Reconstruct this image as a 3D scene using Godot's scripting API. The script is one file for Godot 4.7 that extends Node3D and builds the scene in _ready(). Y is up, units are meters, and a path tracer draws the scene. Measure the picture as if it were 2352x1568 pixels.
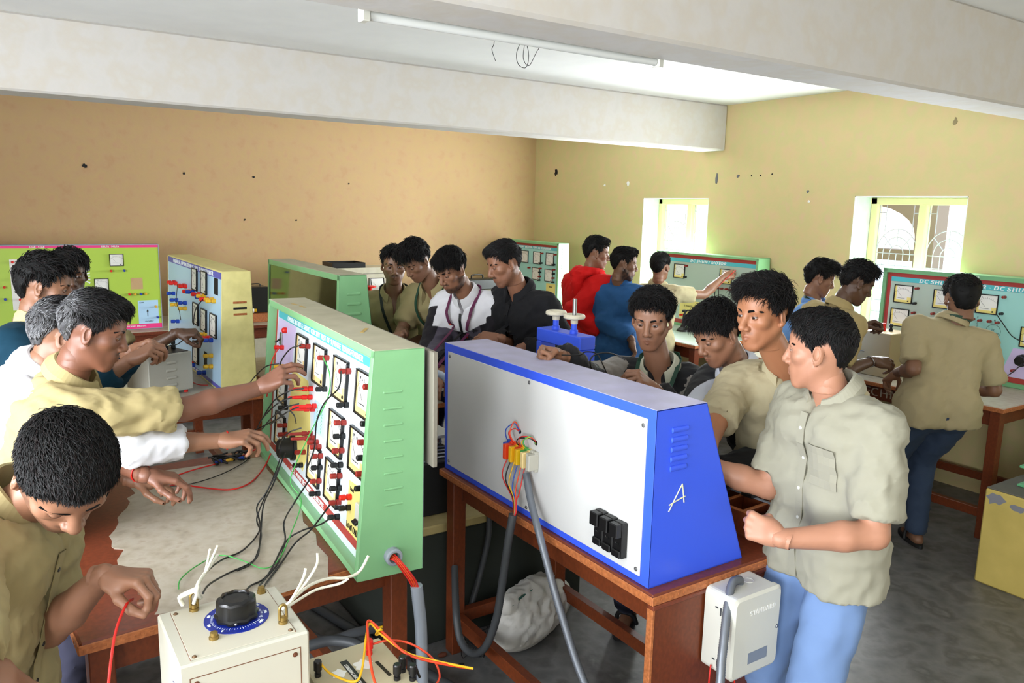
extends Node3D
# A college electrical laboratory: students at transformer and motor test panels.
# x runs along the far orange wall, z along the wall with the windows, y up; metres; the floor is y = 0.

const WX := 5.62      # inner face of the wall with the windows
const WZ := -8.05     # inner face of the far wall
const CY := 2.85      # ceiling
const LX := -2.4      # inner face of the wall to the left, out of view
const FZ := 2.8       # inner face of the wall behind the camera
const TT := 0.82      # worktop height

func _ready() -> void:
	var cam := Camera3D.new()
	cam.name = "camera"
	cam.fov = 47.24
	cam.near = 0.05
	cam.far = 120.0
	cam.transform = Transform3D(Basis(Vector3(0.835683, 0.021947, 0.548773), Vector3(0.074861, 0.985323, -0.153406), Vector3(-0.544086, 0.169281, 0.821775)), Vector3(0, 1.9, 0))
	add_child(cam)
	cam.current = true
	var we := WorldEnvironment.new()
	we.name = "environment"
	var e := Environment.new()
	e.background_mode = Environment.BG_SKY
	var sm := ProceduralSkyMaterial.new()
	sm.sky_top_color = Color(0.80, 0.88, 1.0)
	sm.sky_horizon_color = Color(1.0, 1.0, 1.0)
	sm.ground_bottom_color = Color(0.62, 0.60, 0.55)
	sm.ground_horizon_color = Color(0.80, 0.79, 0.76)
	sm.sky_energy_multiplier = 1.0
	e.sky = Sky.new()
	e.sky.sky_material = sm
	e.background_energy_multiplier = 3.6
	e.tonemap_mode = Environment.TONE_MAPPER_LINEAR
	e.tonemap_exposure = 1.06
	e.sdfgi_enabled = true
	e.ssao_enabled = true
	e.ssil_enabled = true
	we.environment = e
	add_child(we)
	# daylight entering at each opening: a lamp the size of the opening, just inside it
	daylight("daylight_left", Vector3(LX + 0.03, 1.62, -1.55), Vector3(0, -90, 0), Vector2(2.4, 1.5), 27.0)
	daylight("daylight_left_near", Vector3(LX + 0.03, 1.5, 1.2), Vector3(0, -90, 0), Vector2(1.3, 1.4), 14.0)
	daylight("daylight_right_far", Vector3(WX + 0.02, 1.49, -5.645), Vector3(0, 90, 0), Vector2(0.8, 1.0), 16.0)
	daylight("daylight_right", Vector3(WX + 0.02, 1.49, -3.27), Vector3(0, 90, 0), Vector2(0.8, 1.0), 9.0)
	daylight("daylight_right_near", Vector3(WX + 0.02, 1.49, 0.3), Vector3(0, 90, 0), Vector2(1.1, 1.0), 2.0)
	daylight("daylight_behind", Vector3(-0.6, 1.5, FZ - 0.03), Vector3(0, 0, 0), Vector2(2.0, 1.5), 1.5)

	plain_font = SystemFont.new()
	plain_font.font_names = PackedStringArray(["Droid Sans"])
	var bf := SystemFont.new()
	bf.font_names = PackedStringArray(["Droid Sans"])
	bf.font_weight = 700
	bold_font = bf
	materials()
	room()
	furniture()
	people()
	details()

func daylight(called: String, p: Vector3, turn: Vector3, size: Vector2, energy: float) -> void:
	var l := AreaLight3D.new()
	l.name = called
	l.area_size = size
	l.light_energy = energy
	l.light_color = Color(0.96, 0.98, 1.0)
	l.area_range = 30.0
	l.shadow_enabled = true
	l.position = p
	l.rotation_degrees = turn
	add_child(l)

func materials() -> void:
	var R := func(a: Array) -> Array:
		var o := []
		for k in a.size(): o.append([float(k) / (a.size() - 1), a[k]])
		return o
	var plaster := ntex("plaster", 0.02, 5, [], 512, 4)
	M.wall_far = texmat(Color(1, 1, 1), ntex("wallfar", 0.012, 4, R.call([Color(0.73, 0.585, 0.425), Color(0.745, 0.615, 0.455), Color(0.745, 0.625, 0.445), Color(0.75, 0.60, 0.46)]), 1024, 7), 0.45, 0.75, plaster, 0.25)
	M.wall_win = texmat(Color(1, 1, 1), ntex("wallwin", 0.011, 4, R.call([Color(0.81, 0.70, 0.545), Color(0.80, 0.72, 0.53), Color(0.775, 0.73, 0.52), Color(0.81, 0.695, 0.55)]), 1024, 9), 0.45, 0.7, plaster, 0.25)
	M.white_paint = texmat(Color(1, 1, 1), ntex("white", 0.015, 4, R.call([Color(0.86, 0.86, 0.85), Color(0.90, 0.90, 0.89), Color(0.88, 0.87, 0.85)]), 512, 3), 0.6, 0.8, plaster, 0.15)
	M.ceiling = texmat(Color(1, 1, 1), ntex("ceil", 0.012, 3, R.call([Color(0.89, 0.89, 0.88), Color(0.91, 0.91, 0.90)]), 512, 5), 0.6, 0.85)
	M.beam = texmat(Color(1, 1, 1), ntex("beamt", 0.010, 5, R.call([Color(0.76, 0.745, 0.72), Color(0.775, 0.76, 0.74), Color(0.765, 0.74, 0.70), Color(0.78, 0.77, 0.75)]), 1024, 6), 0.5, 0.8, plaster, 0.2)
	M.floor = texmat(Color(1, 1, 1), ntex("floort", 0.008, 6, R.call([Color(0.28, 0.28, 0.275), Color(0.37, 0.37, 0.365), Color(0.43, 0.425, 0.42), Color(0.33, 0.325, 0.315), Color(0.49, 0.49, 0.48)]), 1024, 12), 0.55, 0.42, ntex("floorb", 0.05, 4, [], 512, 2), 0.1)
	M.window_paint = mat(Color(0.85, 0.80, 0.60), 0.5)
	M.steel_bar = mat(Color(0.72, 0.68, 0.72), 0.5, 0.2)
	M.green = texmat(Color(0.52, 0.74, 0.53), ntex("paintg", 0.02, 3, R.call([Color(0.95, 0.95, 0.95), Color(1, 1, 1)]), 256, 3), 1.0, 0.42)
	M.green_dark = mat(Color(0.44, 0.66, 0.48), 0.45)
	M.dust_top = texmat(Color(0.74, 0.72, 0.62), ntex("dust", 0.02, 4, R.call([Color(0.90, 0.90, 0.88), Color(1, 1, 1)]), 256, 8), 1.2, 0.7)
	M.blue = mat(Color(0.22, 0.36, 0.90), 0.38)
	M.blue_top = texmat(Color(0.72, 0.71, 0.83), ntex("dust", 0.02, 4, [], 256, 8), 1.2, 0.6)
	M.yellow = texmat(Color(0.92, 0.88, 0.60), ntex("yel", 0.03, 4, R.call([Color(0.93, 0.93, 0.9), Color(1, 1, 1)]), 256, 18), 1.5, 0.5)
	M.red_band = mat(Color(0.66, 0.22, 0.20), 0.5)
	M.cyan_band = mat(Color(0.30, 0.72, 0.76), 0.5)
	M.board_white = mat(Color(0.84, 0.88, 0.90), 0.35)
	M.board_grey = mat(Color(0.68, 0.75, 0.70), 0.4)
	M.board_teal = mat(Color(0.62, 0.84, 0.82), 0.4)
	M.board_lime = mat(Color(0.68, 0.80, 0.30), 0.4)
	M.board_lilac = mat(Color(0.82, 0.76, 0.92), 0.4)
	M.board_yellow = mat(Color(0.90, 0.84, 0.50), 0.4)
	M.board_sky = mat(Color(0.70, 0.84, 0.95), 0.35)
	M.pink = mat(Color(0.92, 0.22, 0.52), 0.45)
	M.violet = mat(Color(0.36, 0.34, 0.72), 0.45)
	M.aqua_label = mat(Color(0.68, 0.82, 0.90), 0.45)
	M.black = mat(Color(0.035, 0.035, 0.04), 0.4)
	M.rubber = mat(Color(0.06, 0.06, 0.065), 0.6)
	M.black_matt = mat(Color(0.05, 0.05, 0.05), 0.75)
	M.paper = mat(Color(0.90, 0.90, 0.88), 0.35)
	M.ink = mat(Color(0.05, 0.05, 0.06), 0.6)
	M.white_ink = mat(Color(0.92, 0.95, 0.95), 0.5)
	M.mustard = mat(Color(0.86, 0.76, 0.52), 0.4)
	M.post_red = mat(Color(0.55, 0.13, 0.09), 0.35)
	M.post_bright = mat(Color(0.85, 0.12, 0.08), 0.35)
	M.post_blue = mat(Color(0.10, 0.25, 0.65), 0.35)
	M.post_yellow = mat(Color(0.88, 0.68, 0.15), 0.35)
	M.brass = mat(Color(0.62, 0.52, 0.30), 0.35, 0.9)
	M.metal = mat(Color(0.62, 0.62, 0.62), 0.35, 0.9)
	M.conduit = mat(Color(0.44, 0.46, 0.49), 0.35, 0.35)
	M.conduit_dark = mat(Color(0.26, 0.27, 0.28), 0.5, 0.1)
	M.conduit_pale = mat(Color(0.58, 0.61, 0.65), 0.45)
	M.wood = texmat(Color(0.47, 0.22, 0.10), ntex("wood", 0.03, 4, R.call([Color(0.80, 0.80, 0.80), Color(1, 1, 1)]), 512, 21), 2.0, 0.4)
	M.wood.uv1_scale = Vector3(1.0, 0.6, 1.0) * 4.0
	M.wood_edge = texmat(Color(0.78, 0.48, 0.28), ntex("woode", 0.06, 3, R.call([Color(0.75, 0.70, 0.65), Color(1, 1, 1)]), 256, 22), 4.0, 0.5)
	M.wood_red = texmat(Color(0.50, 0.24, 0.15), ntex("wood", 0.03, 4, [], 512, 21), 3.0, 0.35)
	M.laminate = texmat(Color(1, 1, 1), ntex("lamt", 0.012, 6, R.call([Color(0.57, 0.53, 0.47), Color(0.66, 0.62, 0.55), Color(0.70, 0.67, 0.61), Color(0.62, 0.56, 0.49)]), 1024, 24), 1.1, 0.38)
	M.cream = texmat(Color(0.80, 0.78, 0.70), ntex("yel", 0.03, 4, [], 256, 18), 1.5, 0.45)
	M.cream_metal = mat(Color(0.74, 0.73, 0.67), 0.4)
	M.grey_box = mat(Color(0.70, 0.69, 0.64), 0.5)
	M.plastic_white = mat(Color(0.80, 0.80, 0.76), 0.3)
	M.panel_white = mat(Color(0.80, 0.80, 0.79), 0.38)
	M.acrylic = mat(Color(0.025, 0.03, 0.02), 0.06, 0.0, 0.9)
	M.plinth_dark = texmat(Color(0.13, 0.15, 0.12), ntex("dust", 0.02, 4, [], 256, 8), 1.0, 0.8)
	M.plinth_cream = texmat(Color(0.70, 0.63, 0.42), ntex("yel", 0.03, 4, [], 256, 18), 1.5, 0.8)
	M.plinth_yellow = texmat(Color(0.82, 0.73, 0.40), ntex("yel", 0.03, 4, [], 256, 18), 0.8, 0.7)
	M.cement = texmat(Color(0.40, 0.39, 0.36), ntex("dust", 0.02, 4, [], 256, 8), 1.0, 0.85)
	M.sack = mat(Color(0.80, 0.79, 0.76), 0.5)
	M.sea_green = mat(Color(0.42, 0.72, 0.52), 0.4)
	M.wire_black = mat(Color(0.03, 0.03, 0.035), 0.45)
	M.wire_red = mat(Color(0.78, 0.10, 0.06), 0.45)
	M.wire_green = mat(Color(0.25, 0.62, 0.28), 0.45)
	M.wire_white = mat(Color(0.88, 0.87, 0.80), 0.45)
	M.wire_yellow = mat(Color(0.88, 0.68, 0.08), 0.45)
	M.wire_orange = mat(Color(0.85, 0.25, 0.08), 0.45)
	M.wire_blue = mat(Color(0.15, 0.30, 0.65), 0.45)
	M.copper = mat(Color(0.80, 0.50, 0.20), 0.35, 0.8)
	M.skin = mat(Color(1, 1, 1), 0.48)
	M.skin.vertex_color_use_as_albedo = true
	M.hair = mat(Color(1, 1, 1), 0.6, 0.0, 0.3)
	M.hair.vertex_color_use_as_albedo = true
	M.weave = ntex("weave", 0.35, 2, [], 256, 31)

# ---------------------------------------------------------------- mesh building
class G:
	var v := PackedVector3Array()
	var n := PackedVector3Array()
	var c := PackedColorArray()
	var i := PackedInt32Array()
	var uv := PackedVector2Array()
	var col := Color.WHITE
	var colored := false
	func vert(p: Vector3, nn: Vector3) -> int:
		v.append(p); n.append(nn); c.append(col)
		return v.size() - 1
	func tri(a: int, b: int, d: int) -> void:  # counter-clockwise seen from outside
		i.append(a); i.append(d); i.append(b)
	func quad(a: Vector3, b: Vector3, d: Vector3, e: Vector3) -> void:  # counter-clockwise seen from outside
		var nn := (b - a).cross(e - a) + (d - b).cross(d - e) * 0.0
		if nn.length_squared() < 1e-16:
			nn = (d - b).cross(e - b)
		nn = nn.normalized()
		var k := v.size()
		for p: Vector3 in [a, b, d, e]:
			vert(p, nn)
		tri(k, k + 1, k + 2); tri(k, k + 2, k + 3)
	func face3(a: Vector3, b: Vector3, d: Vector3) -> void:
		var nn := (b - a).cross(d - a).normalized()
		var k := v.size()
		vert(a, nn); vert(b, nn); vert(d, nn)
		tri(k, k + 1, k + 2)
	# box with chamfered edges
	func box(s: Vector3, t := Transform3D(), bev := 0.003) -> G:
		var h := s * 0.5
		bev = minf(bev, minf(h.x, minf(h.y, h.z)) * 0.9)
		var ax: Array[Vector3] = [Vector3.RIGHT, Vector3.UP, Vector3.BACK]
		var hs := [h.x, h.y, h.z]
		for a in 3:
			var b := (a + 1) % 3
			var d := (a + 2) % 3
			for sg: float in [-1.0, 1.0]:
				var o: Vector3 = ax[a] * (hs[a] * sg)
				var ub: Vector3 = ax[b] * (hs[b] - bev)
				var ud: Vector3 = ax[d] * (hs[d] - bev) * sg
				quad(t * (o - ub - ud), t * (o + ub - ud), t * (o + ub + ud), t * (o - ub + ud))
		if bev <= 0.0:
			return self
		for a in 3:
			var b := (a + 1) % 3
			var d := (a + 2) % 3
			for sb: float in [-1.0, 1.0]:
				for sd: float in [-1.0, 1.0]:
					var p1: Vector3 = ax[b] * (hs[b] * sb) + ax[d] * ((hs[d] - bev) * sd)
					var p2: Vector3 = ax[b] * ((hs[b] - bev) * sb) + ax[d] * (hs[d] * sd)
					var e: Vector3 = ax[a] * (hs[a] - bev)
					if sb * sd > 0:
						quad(t * (p1 - e), t * (p1 + e) if false else t * (p2 - e), t * (p2 + e), t * (p1 + e))
					else:
						quad(t * (p2 - e), t * (p1 - e), t * (p1 + e), t * (p2 + e))
		for sx: float in [-1.0, 1.0]:
			for sy: float in [-1.0, 1.0]:
				for sz: float in [-1.0, 1.0]:
					var x := Vector3(h.x * sx, (h.y - bev) * sy, (h.z - bev) * sz)
					var y := Vector3((h.x - bev) * sx, h.y * sy, (h.z - bev) * sz)
					var z := Vector3((h.x - bev) * sx, (h.y - bev) * sy, h.z * sz)
					if sx * sy * sz > 0:
						face3(t * x, t * y, t * z)
					else:
						face3(t * x, t * z, t * y)
		return self
	# box between two corners
	func bx(a: Vector3, b: Vector3, bev := 0.003, t := Transform3D()) -> G:
		return box((b - a).abs(), t * Transform3D(Basis(), (a + b) * 0.5), bev)
	# swept tube through points
	func tube(pts: Array, r: float, sides := 8, r2 := -1.0, caps := true) -> G:
		var m := pts.size()
		if r2 < 0: r2 = r
		var dir: Vector3 = (pts[1] - pts[0]).normalized()
		var up := dir.cross(Vector3.UP if absf(dir.y) < 0.9 else Vector3.RIGHT).normalized()
		var first := v.size()
		for k in m:
			var d: Vector3 = ((pts[mini(k + 1, m - 1)] as Vector3) - (pts[maxi(k - 1, 0)] as Vector3)).normalized()
			up = (up - d * up.dot(d)).normalized()
			var w := d.cross(up)
			var rr := lerpf(r, r2, float(k) / (m - 1))
			for s in sides:
				var a := TAU * s / sides
				var nn := up * cos(a) + w * sin(a)
				vert((pts[k] as Vector3) + nn * rr, nn)
		for k in m - 1:
			for s in sides:
				var a := first + k * sides + s
				var b := first + k * sides + (s + 1) % sides
				tri(a, b, b + sides); tri(a, b + sides, a + sides)
		if caps:
			for e in 2:
				var k := 0 if e == 0 else m - 1
				var d: Vector3 = (pts[1] - pts[0]).normalized() * -1.0 if e == 0 else (pts[m - 1] - pts[m - 2]).normalized()
				var cc := vert(pts[k], d)
				var f := v.size()
				for s in sides:
					vert(v[first + k * sides + s], d)
				for s in sides:
					if e == 0: tri(cc, f + (s + 1) % sides, f + s)
					else: tri(cc, f + s, f + (s + 1) % sides)
		return self
	func cyl(a: Vector3, b: Vector3, r: float, sides := 12, r2 := -1.0) -> G:
		return tube([a, b], r, sides, r2)
	# lathe round local y; profile of (radius, height) from bottom to top; sharp corners where the angle is wide
	func lathe(prof: Array, t := Transform3D(), sides := 16, lobes := 0, lobe := 0.0) -> G:
		for k in prof.size() - 1:
			var p: Vector2 = prof[k]
			var q: Vector2 = prof[k + 1]
			var d := (q - p)
			if d.length() < 1e-6: continue
			var nr := Vector2(d.y, -d.x).normalized()
			var f := v.size()
			for s in sides + 1:
				var a := TAU * s / sides
				var sc := 1.0 + (lobe * cos(a * lobes) if lobes > 0 else 0.0)
				var dd := Vector3(cos(a), 0, sin(a))
				var nn := (t.basis * (dd * nr.x + Vector3.UP * nr.y)).normalized()
				vert(t * (dd * p.x * sc + Vector3.UP * p.y), nn)
				vert(t * (dd * q.x * sc + Vector3.UP * q.y), nn)
			for s in sides:
				var a := f + s * 2
				tri(a, a + 1, a + 3); tri(a, a + 3, a + 2)
		return self
	# polygon (counter-clockwise in xy) pushed from z0 to z1
	func prism(poly: PackedVector2Array, z0: float, z1: float, t := Transform3D()) -> G:
		var ix := Geometry2D.triangulate_polygon(poly)
		for e in 2:
			var z := z0 if e == 0 else z1
			for k in range(0, ix.size(), 3):
				var a := poly[ix[k]]; var b := poly[ix[k + 1]]; var d := poly[ix[k + 2]]
				if (b - a).cross(d - a) < 0:
					var w := b; b = d; d = w
				if e == 1: face3(t * Vector3(a.x, a.y, z), t * Vector3(b.x, b.y, z), t * Vector3(d.x, d.y, z))
				else: face3(t * Vector3(a.x, a.y, z), t * Vector3(d.x, d.y, z), t * Vector3(b.x, b.y, z))
		var m := poly.size()
		for k in m:
			var a := poly[k]; var b := poly[(k + 1) % m]
			quad(t * Vector3(a.x, a.y, z0), t * Vector3(b.x, b.y, z0), t * Vector3(b.x, b.y, z1), t * Vector3(a.x, a.y, z1))
		return self
	func ball(ce: Vector3, r: Vector3, rings := 8, sides := 12, b := Basis()) -> G:
		var f := v.size()
		for y in rings + 1:
			var th := PI * y / rings
			for s in sides + 1:
				var a := TAU * s / sides
				var d := Vector3(sin(th) * cos(a), cos(th), sin(th) * sin(a))
				vert(ce + b * (d * r), (b * (d / r)).normalized())
		for y in rings:
			for s in sides:
				var a := f + y * (sides + 1) + s
				tri(a, a + 1, a + sides + 2); tri(a, a + sides + 2, a + sides + 1)
		return self
	func add(o: G, t := Transform3D()) -> G:
		var k := v.size()
		for q in o.v.size():
			v.append(t * o.v[q]); n.append((t.basis * o.n[q]).normalized()); c.append(o.c[q])
		for q in o.i:
			i.append(q + k)
		return self
	func mesh() -> ArrayMesh:
		var a := []
		a.resize(Mesh.ARRAY_MAX)
		a[Mesh.ARRAY_VERTEX] = v; a[Mesh.ARRAY_NORMAL] = n; a[Mesh.ARRAY_INDEX] = i
		if colored: a[Mesh.ARRAY_COLOR] = c
		if uv.size() == v.size(): a[Mesh.ARRAY_TEX_UV] = uv
		var m := ArrayMesh.new()
		m.add_surface_from_arrays(Mesh.PRIMITIVE_TRIANGLES, a)
		return m

func curve(pts: Array, per := 8) -> Array:
	var out := []
	var m := pts.size()
	for k in m - 1:
		var p0: Vector3 = pts[maxi(k - 1, 0)]
		var p1: Vector3 = pts[k]
		var p2: Vector3 = pts[k + 1]
		var p3: Vector3 = pts[mini(k + 2, m - 1)]
		for s in per:
			out.append(p1.cubic_interpolate(p2, p0, p3, float(s) / per))
	out.append(pts[m - 1])
	return out

var taken := {}
func numbered(called: String) -> String:
	var k: int = taken.get(called, 0)
	taken[called] = k + 1
	return called if k == 0 else "%s_%03d" % [called, k]

func thing(called: String, label: String, category: String, at := Vector3.ZERO, turn := 0.0, group := "") -> Node3D:
	var o := Node3D.new()
	o.name = numbered(called)
	add_child(o, true)
	o.position = at
	o.rotation.y = turn
	o.set_meta("label", label); o.set_meta("category", category)
	if group: o.set_meta("group", group)
	return o

func obj(called: String, what: Variant, m: Material, parent: Node3D = self, t := Transform3D()) -> MeshInstance3D:
	var o := MeshInstance3D.new()
	o.name = numbered(called) if parent == self else called
	o.mesh = what.mesh() if what is G else what
	o.material_override = m
	parent.add_child(o, true)
	o.transform = t
	return o

func tag(o: Node3D, label: String, category: String, group := "") -> Node3D:
	o.set_meta("label", label); o.set_meta("category", category)
	if group: o.set_meta("group", group)
	return o

func struct(o: Node3D, label := "") -> Node3D:
	o.set_meta("kind", "structure")
	if label: o.set_meta("label", label)
	return o

func letters(parent: Node3D, text: String, size: float, m: Material, t: Transform3D, called := "lettering", bold := false, slant := 0.0, wide := 1.0, left := false) -> MeshInstance3D:
	var tm := TextMesh.new()
	tm.text = text
	tm.font = bold_font if bold else plain_font
	tm.font_size = 24
	tm.pixel_size = size / 24.0
	tm.depth = 0.0012
	tm.curve_step = 2.0
	tm.horizontal_alignment = HORIZONTAL_ALIGNMENT_LEFT if left else HORIZONTAL_ALIGNMENT_CENTER
	var b := Basis(Vector3(wide, 0, 0), Vector3(slant, 1, 0), Vector3(0, 0, 1))
	return obj(called, tm, m, parent, t * Transform3D(b, Vector3(0, 0, 0.0008)))

func at(p: Vector3, e := Vector3.ZERO) -> Transform3D:
	return Transform3D(Basis.from_euler(e * (PI / 180.0)), p)

var plain_font: Font
var bold_font: Font
var M := {}
var noise_tex := {}

func ntex(key: String, freq: float, oct: int, ramp: Array, size := 512, seedn := 1, kind := FastNoiseLite.TYPE_SIMPLEX_SMOOTH) -> NoiseTexture2D:
	if noise_tex.has(key): return noise_tex[key]
	var t := NoiseTexture2D.new()
	t.width = size; t.height = size; t.seamless = true
	var f := FastNoiseLite.new()
	f.seed = seedn; f.frequency = freq; f.noise_type = kind
	f.fractal_octaves = oct
	t.noise = f
	if ramp.size():
		var g := Gradient.new()
		g.offsets = PackedFloat32Array(ramp.map(func(x): return x[0]))
		g.colors = PackedColorArray(ramp.map(func(x): return x[1]))
		t.color_ramp = g
	noise_tex[key] = t
	return t

func mat(col: Color, rough := 0.6, metal := 0.0, spec := 0.5) -> StandardMaterial3D:
	var m := StandardMaterial3D.new()
	m.albedo_color = col; m.roughness = rough; m.metallic = metal; m.metallic_specular = spec
	return m

func texmat(col: Color, tex: Texture2D, scale: float, rough := 0.6, bump: Texture2D = null, depth := 0.0) -> StandardMaterial3D:
	var m := mat(col, rough)
	m.albedo_texture = tex
	m.uv1_triplanar = true; m.uv1_world_triplanar = true
	m.uv1_scale = Vector3.ONE * scale
	if bump:
		m.heightmap_enabled = true; m.heightmap_texture = bump; m.heightmap_scale = depth
	return m

# ---------------------------------------------------------------- people: fields of tapered capsules, meshed as surface nets
class F:
	var nx: int; var ny: int; var nz: int
	var o: Vector3
	var c: float
	var f := PackedFloat32Array()
	var v := PackedVector3Array()
	var n := PackedVector3Array()
	var i := PackedInt32Array()
	func _init(lo: Vector3, hi: Vector3, cell: float) -> void:
		c = cell
		o = lo - Vector3.ONE * cell * 2.0
		var s := (hi - lo) / cell
		nx = int(s.x) + 6; ny = int(s.y) + 6; nz = int(s.z) + 6
		f.resize(nx * ny * nz)
		f.fill(1.0)
	# capsule joined with a smooth minimum of width k; flat > 0 squeezes it along axis fl
	func cap(a: Vector3, b: Vector3, ra: float, rb: float, k := 0.02) -> void:
		var m := maxf(ra, rb) + k + c * 3.0
		var lo := (a.min(b) - Vector3.ONE * m - o) / c
		var hi := (a.max(b) + Vector3.ONE * m - o) / c
		var x0 := maxi(int(lo.x), 0); var x1 := mini(int(hi.x) + 1, nx - 1)
		var y0 := maxi(int(lo.y), 0); var y1 := mini(int(hi.y) + 1, ny - 1)
		var z0 := maxi(int(lo.z), 0); var z1 := mini(int(hi.z) + 1, nz - 1)
		var ba := b - a
		var inv := 1.0 / maxf(ba.length_squared(), 1e-9)
		var dr := rb - ra
		var reach := c * 3.0 + k
		var ik := 0.25 / k
		for z in range(z0, z1 + 1):
			for y in range(y0, y1 + 1):
				var p := o + Vector3(x0, y, z) * c - a
				var at0 := (z * ny + y) * nx
				for x in range(x0, x1 + 1):
					var h := clampf(p.dot(ba) * inv, 0.0, 1.0)
					var d := (p - ba * h).length() - ra - dr * h
					p.x += c
					if d < reach:
						var q := f[at0 + x]
						var e := k - absf(q - d)
						f[at0 + x] = minf(q, d) - (e * e * ik if e > 0.0 else 0.0)
	func ell(ce: Vector3, r: Vector3, k := 0.02, b := Basis(), carve := false) -> void:
		var mr := maxf(r.x, maxf(r.y, r.z))
		var m := mr + k + c * 3.0
		var lo := (ce - Vector3.ONE * m - o) / c
		var hi := (ce + Vector3.ONE * m - o) / c
		var x0 := maxi(int(lo.x), 0); var x1 := mini(int(hi.x) + 1, nx - 1)
		var y0 := maxi(int(lo.y), 0); var y1 := mini(int(hi.y) + 1, ny - 1)
		var z0 := maxi(int(lo.z), 0); var z1 := mini(int(hi.z) + 1, nz - 1)
		var bi := b.transposed()
		var ir := Vector3.ONE / r
		var ir2 := ir * ir
		var ik := 0.25 / k
		for z in range(z0, z1 + 1):
			for y in range(y0, y1 + 1):
				var at0 := (z * ny + y) * nx
				for x in range(x0, x1 + 1):
					var p := bi * (o + Vector3(x, y, z) * c - ce)
					var k0 := (p * ir).length()
					var k1 := (p * ir2).length()
					var d := k0 * (k0 - 1.0) / maxf(k1, 1e-6) if k0 > 1e-3 else -mr
					var q := f[at0 + x]
					if carve:
						d = -d
						var e := k - absf(q - d)
						f[at0 + x] = maxf(q, d) + (e * e * ik if e > 0.0 else 0.0)
					else:
						var e := k - absf(q - d)
						f[at0 + x] = minf(q, d) - (e * e * ik if e > 0.0 else 0.0)
	# cut away what lies beyond a plane (inside a ball of radius reach round p)
	func cut(p: Vector3, dir: Vector3, reach := 9.0) -> void:
		var lo := (p - Vector3.ONE * reach - o) / c
		var hi := (p + Vector3.ONE * reach - o) / c
		var x0 := clampi(int(lo.x), 0, nx - 1); var x1 := clampi(int(hi.x) + 1, 0, nx - 1)
		for z in range(clampi(int(lo.z), 0, nz - 1), clampi(int(hi.z) + 1, 0, nz - 1) + 1):
			for y in range(clampi(int(lo.y), 0, ny - 1), clampi(int(hi.y) + 1, 0, ny - 1) + 1):
				var q := o + Vector3(x0, y, z) * c - p
				var at0 := (z * ny + y) * nx
				for x in range(x0, x1 + 1):
					var w := f[at0 + x]
					if w < 0.06:
						var d := q.dot(dir)
						if d > w and q.length_squared() < reach * reach:
							f[at0 + x] = d
					q.x += c
	func nets() -> void:
		var idx := PackedInt32Array()
		idx.resize(nx * ny * nz)
		idx.fill(-1)
		var sx := 1
		var sy := nx
		var sz := nx * ny
		var far := c * 2.2
		for z in nz - 1:
			for y in ny - 1:
				var b := (z * ny + y) * nx
				for x in nx - 1:
					var v0 := f[b + x]
					if v0 > far or v0 < -far: continue
					var k := b + x
					var v1 := f[k + 1]; var v2 := f[k + sy]; var v3 := f[k + sy + 1]
					var v4 := f[k + sz]; var v5 := f[k + sz + 1]; var v6 := f[k + sz + sy]; var v7 := f[k + sz + sy + 1]
					var neg := int(v0 < 0) + int(v1 < 0) + int(v2 < 0) + int(v3 < 0) + int(v4 < 0) + int(v5 < 0) + int(v6 < 0) + int(v7 < 0)
					if neg == 0 or neg == 8: continue
					var s := Vector3.ZERO
					var m := 0
					if (v0 < 0) != (v1 < 0): s += Vector3(v0 / (v0 - v1), 0, 0); m += 1
					if (v2 < 0) != (v3 < 0): s += Vector3(v2 / (v2 - v3), 1, 0); m += 1
					if (v4 < 0) != (v5 < 0): s += Vector3(v4 / (v4 - v5), 0, 1); m += 1
					if (v6 < 0) != (v7 < 0): s += Vector3(v6 / (v6 - v7), 1, 1); m += 1
					if (v0 < 0) != (v2 < 0): s += Vector3(0, v0 / (v0 - v2), 0); m += 1
					if (v1 < 0) != (v3 < 0): s += Vector3(1, v1 / (v1 - v3), 0); m += 1
					if (v4 < 0) != (v6 < 0): s += Vector3(0, v4 / (v4 - v6), 1); m += 1
					if (v5 < 0) != (v7 < 0): s += Vector3(1, v5 / (v5 - v7), 1); m += 1
					if (v0 < 0) != (v4 < 0): s += Vector3(0, 0, v0 / (v0 - v4)); m += 1
					if (v1 < 0) != (v5 < 0): s += Vector3(1, 0, v1 / (v1 - v5)); m += 1
					if (v2 < 0) != (v6 < 0): s += Vector3(0, 1, v2 / (v2 - v6)); m += 1
					if (v3 < 0) != (v7 < 0): s += Vector3(1, 1, v3 / (v3 - v7)); m += 1
					idx[k] = v.size()
					v.append(o + (Vector3(x, y, z) + s / m) * c)
					n.append(Vector3(v1 + v3 + v5 + v7 - v0 - v2 - v4 - v6, v2 + v3 + v6 + v7 - v0 - v1 - v4 - v5, v4 + v5 + v6 + v7 - v0 - v1 - v2 - v3).normalized())
		for z in range(1, nz - 1):
			for y in range(1, ny - 1):
				var b := (z * ny + y) * nx
				for x in range(1, nx - 1):
					var k := b + x
					if idx[k] < 0: continue
					var s0 := f[k] < 0
					if s0 != (f[k + 1] < 0):
						q4(idx[k], idx[k - sy], idx[k - sy - sz], idx[k - sz], s0)
					if s0 != (f[k + sy] < 0):
						q4(idx[k], idx[k - sz], idx[k - sx - sz], idx[k - sx], s0)
					if s0 != (f[k + sz] < 0):
						q4(idx[k], idx[k - sx], idx[k - sx - sy], idx[k - sy], s0)
	func q4(a: int, b: int, d: int, e: int, s: bool) -> void:
		if a < 0 or b < 0 or d < 0 or e < 0: return
		if s:
			i.append(a); i.append(d); i.append(b); i.append(a); i.append(e); i.append(d)
		else:
			i.append(a); i.append(b); i.append(d); i.append(a); i.append(d); i.append(e)
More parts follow.
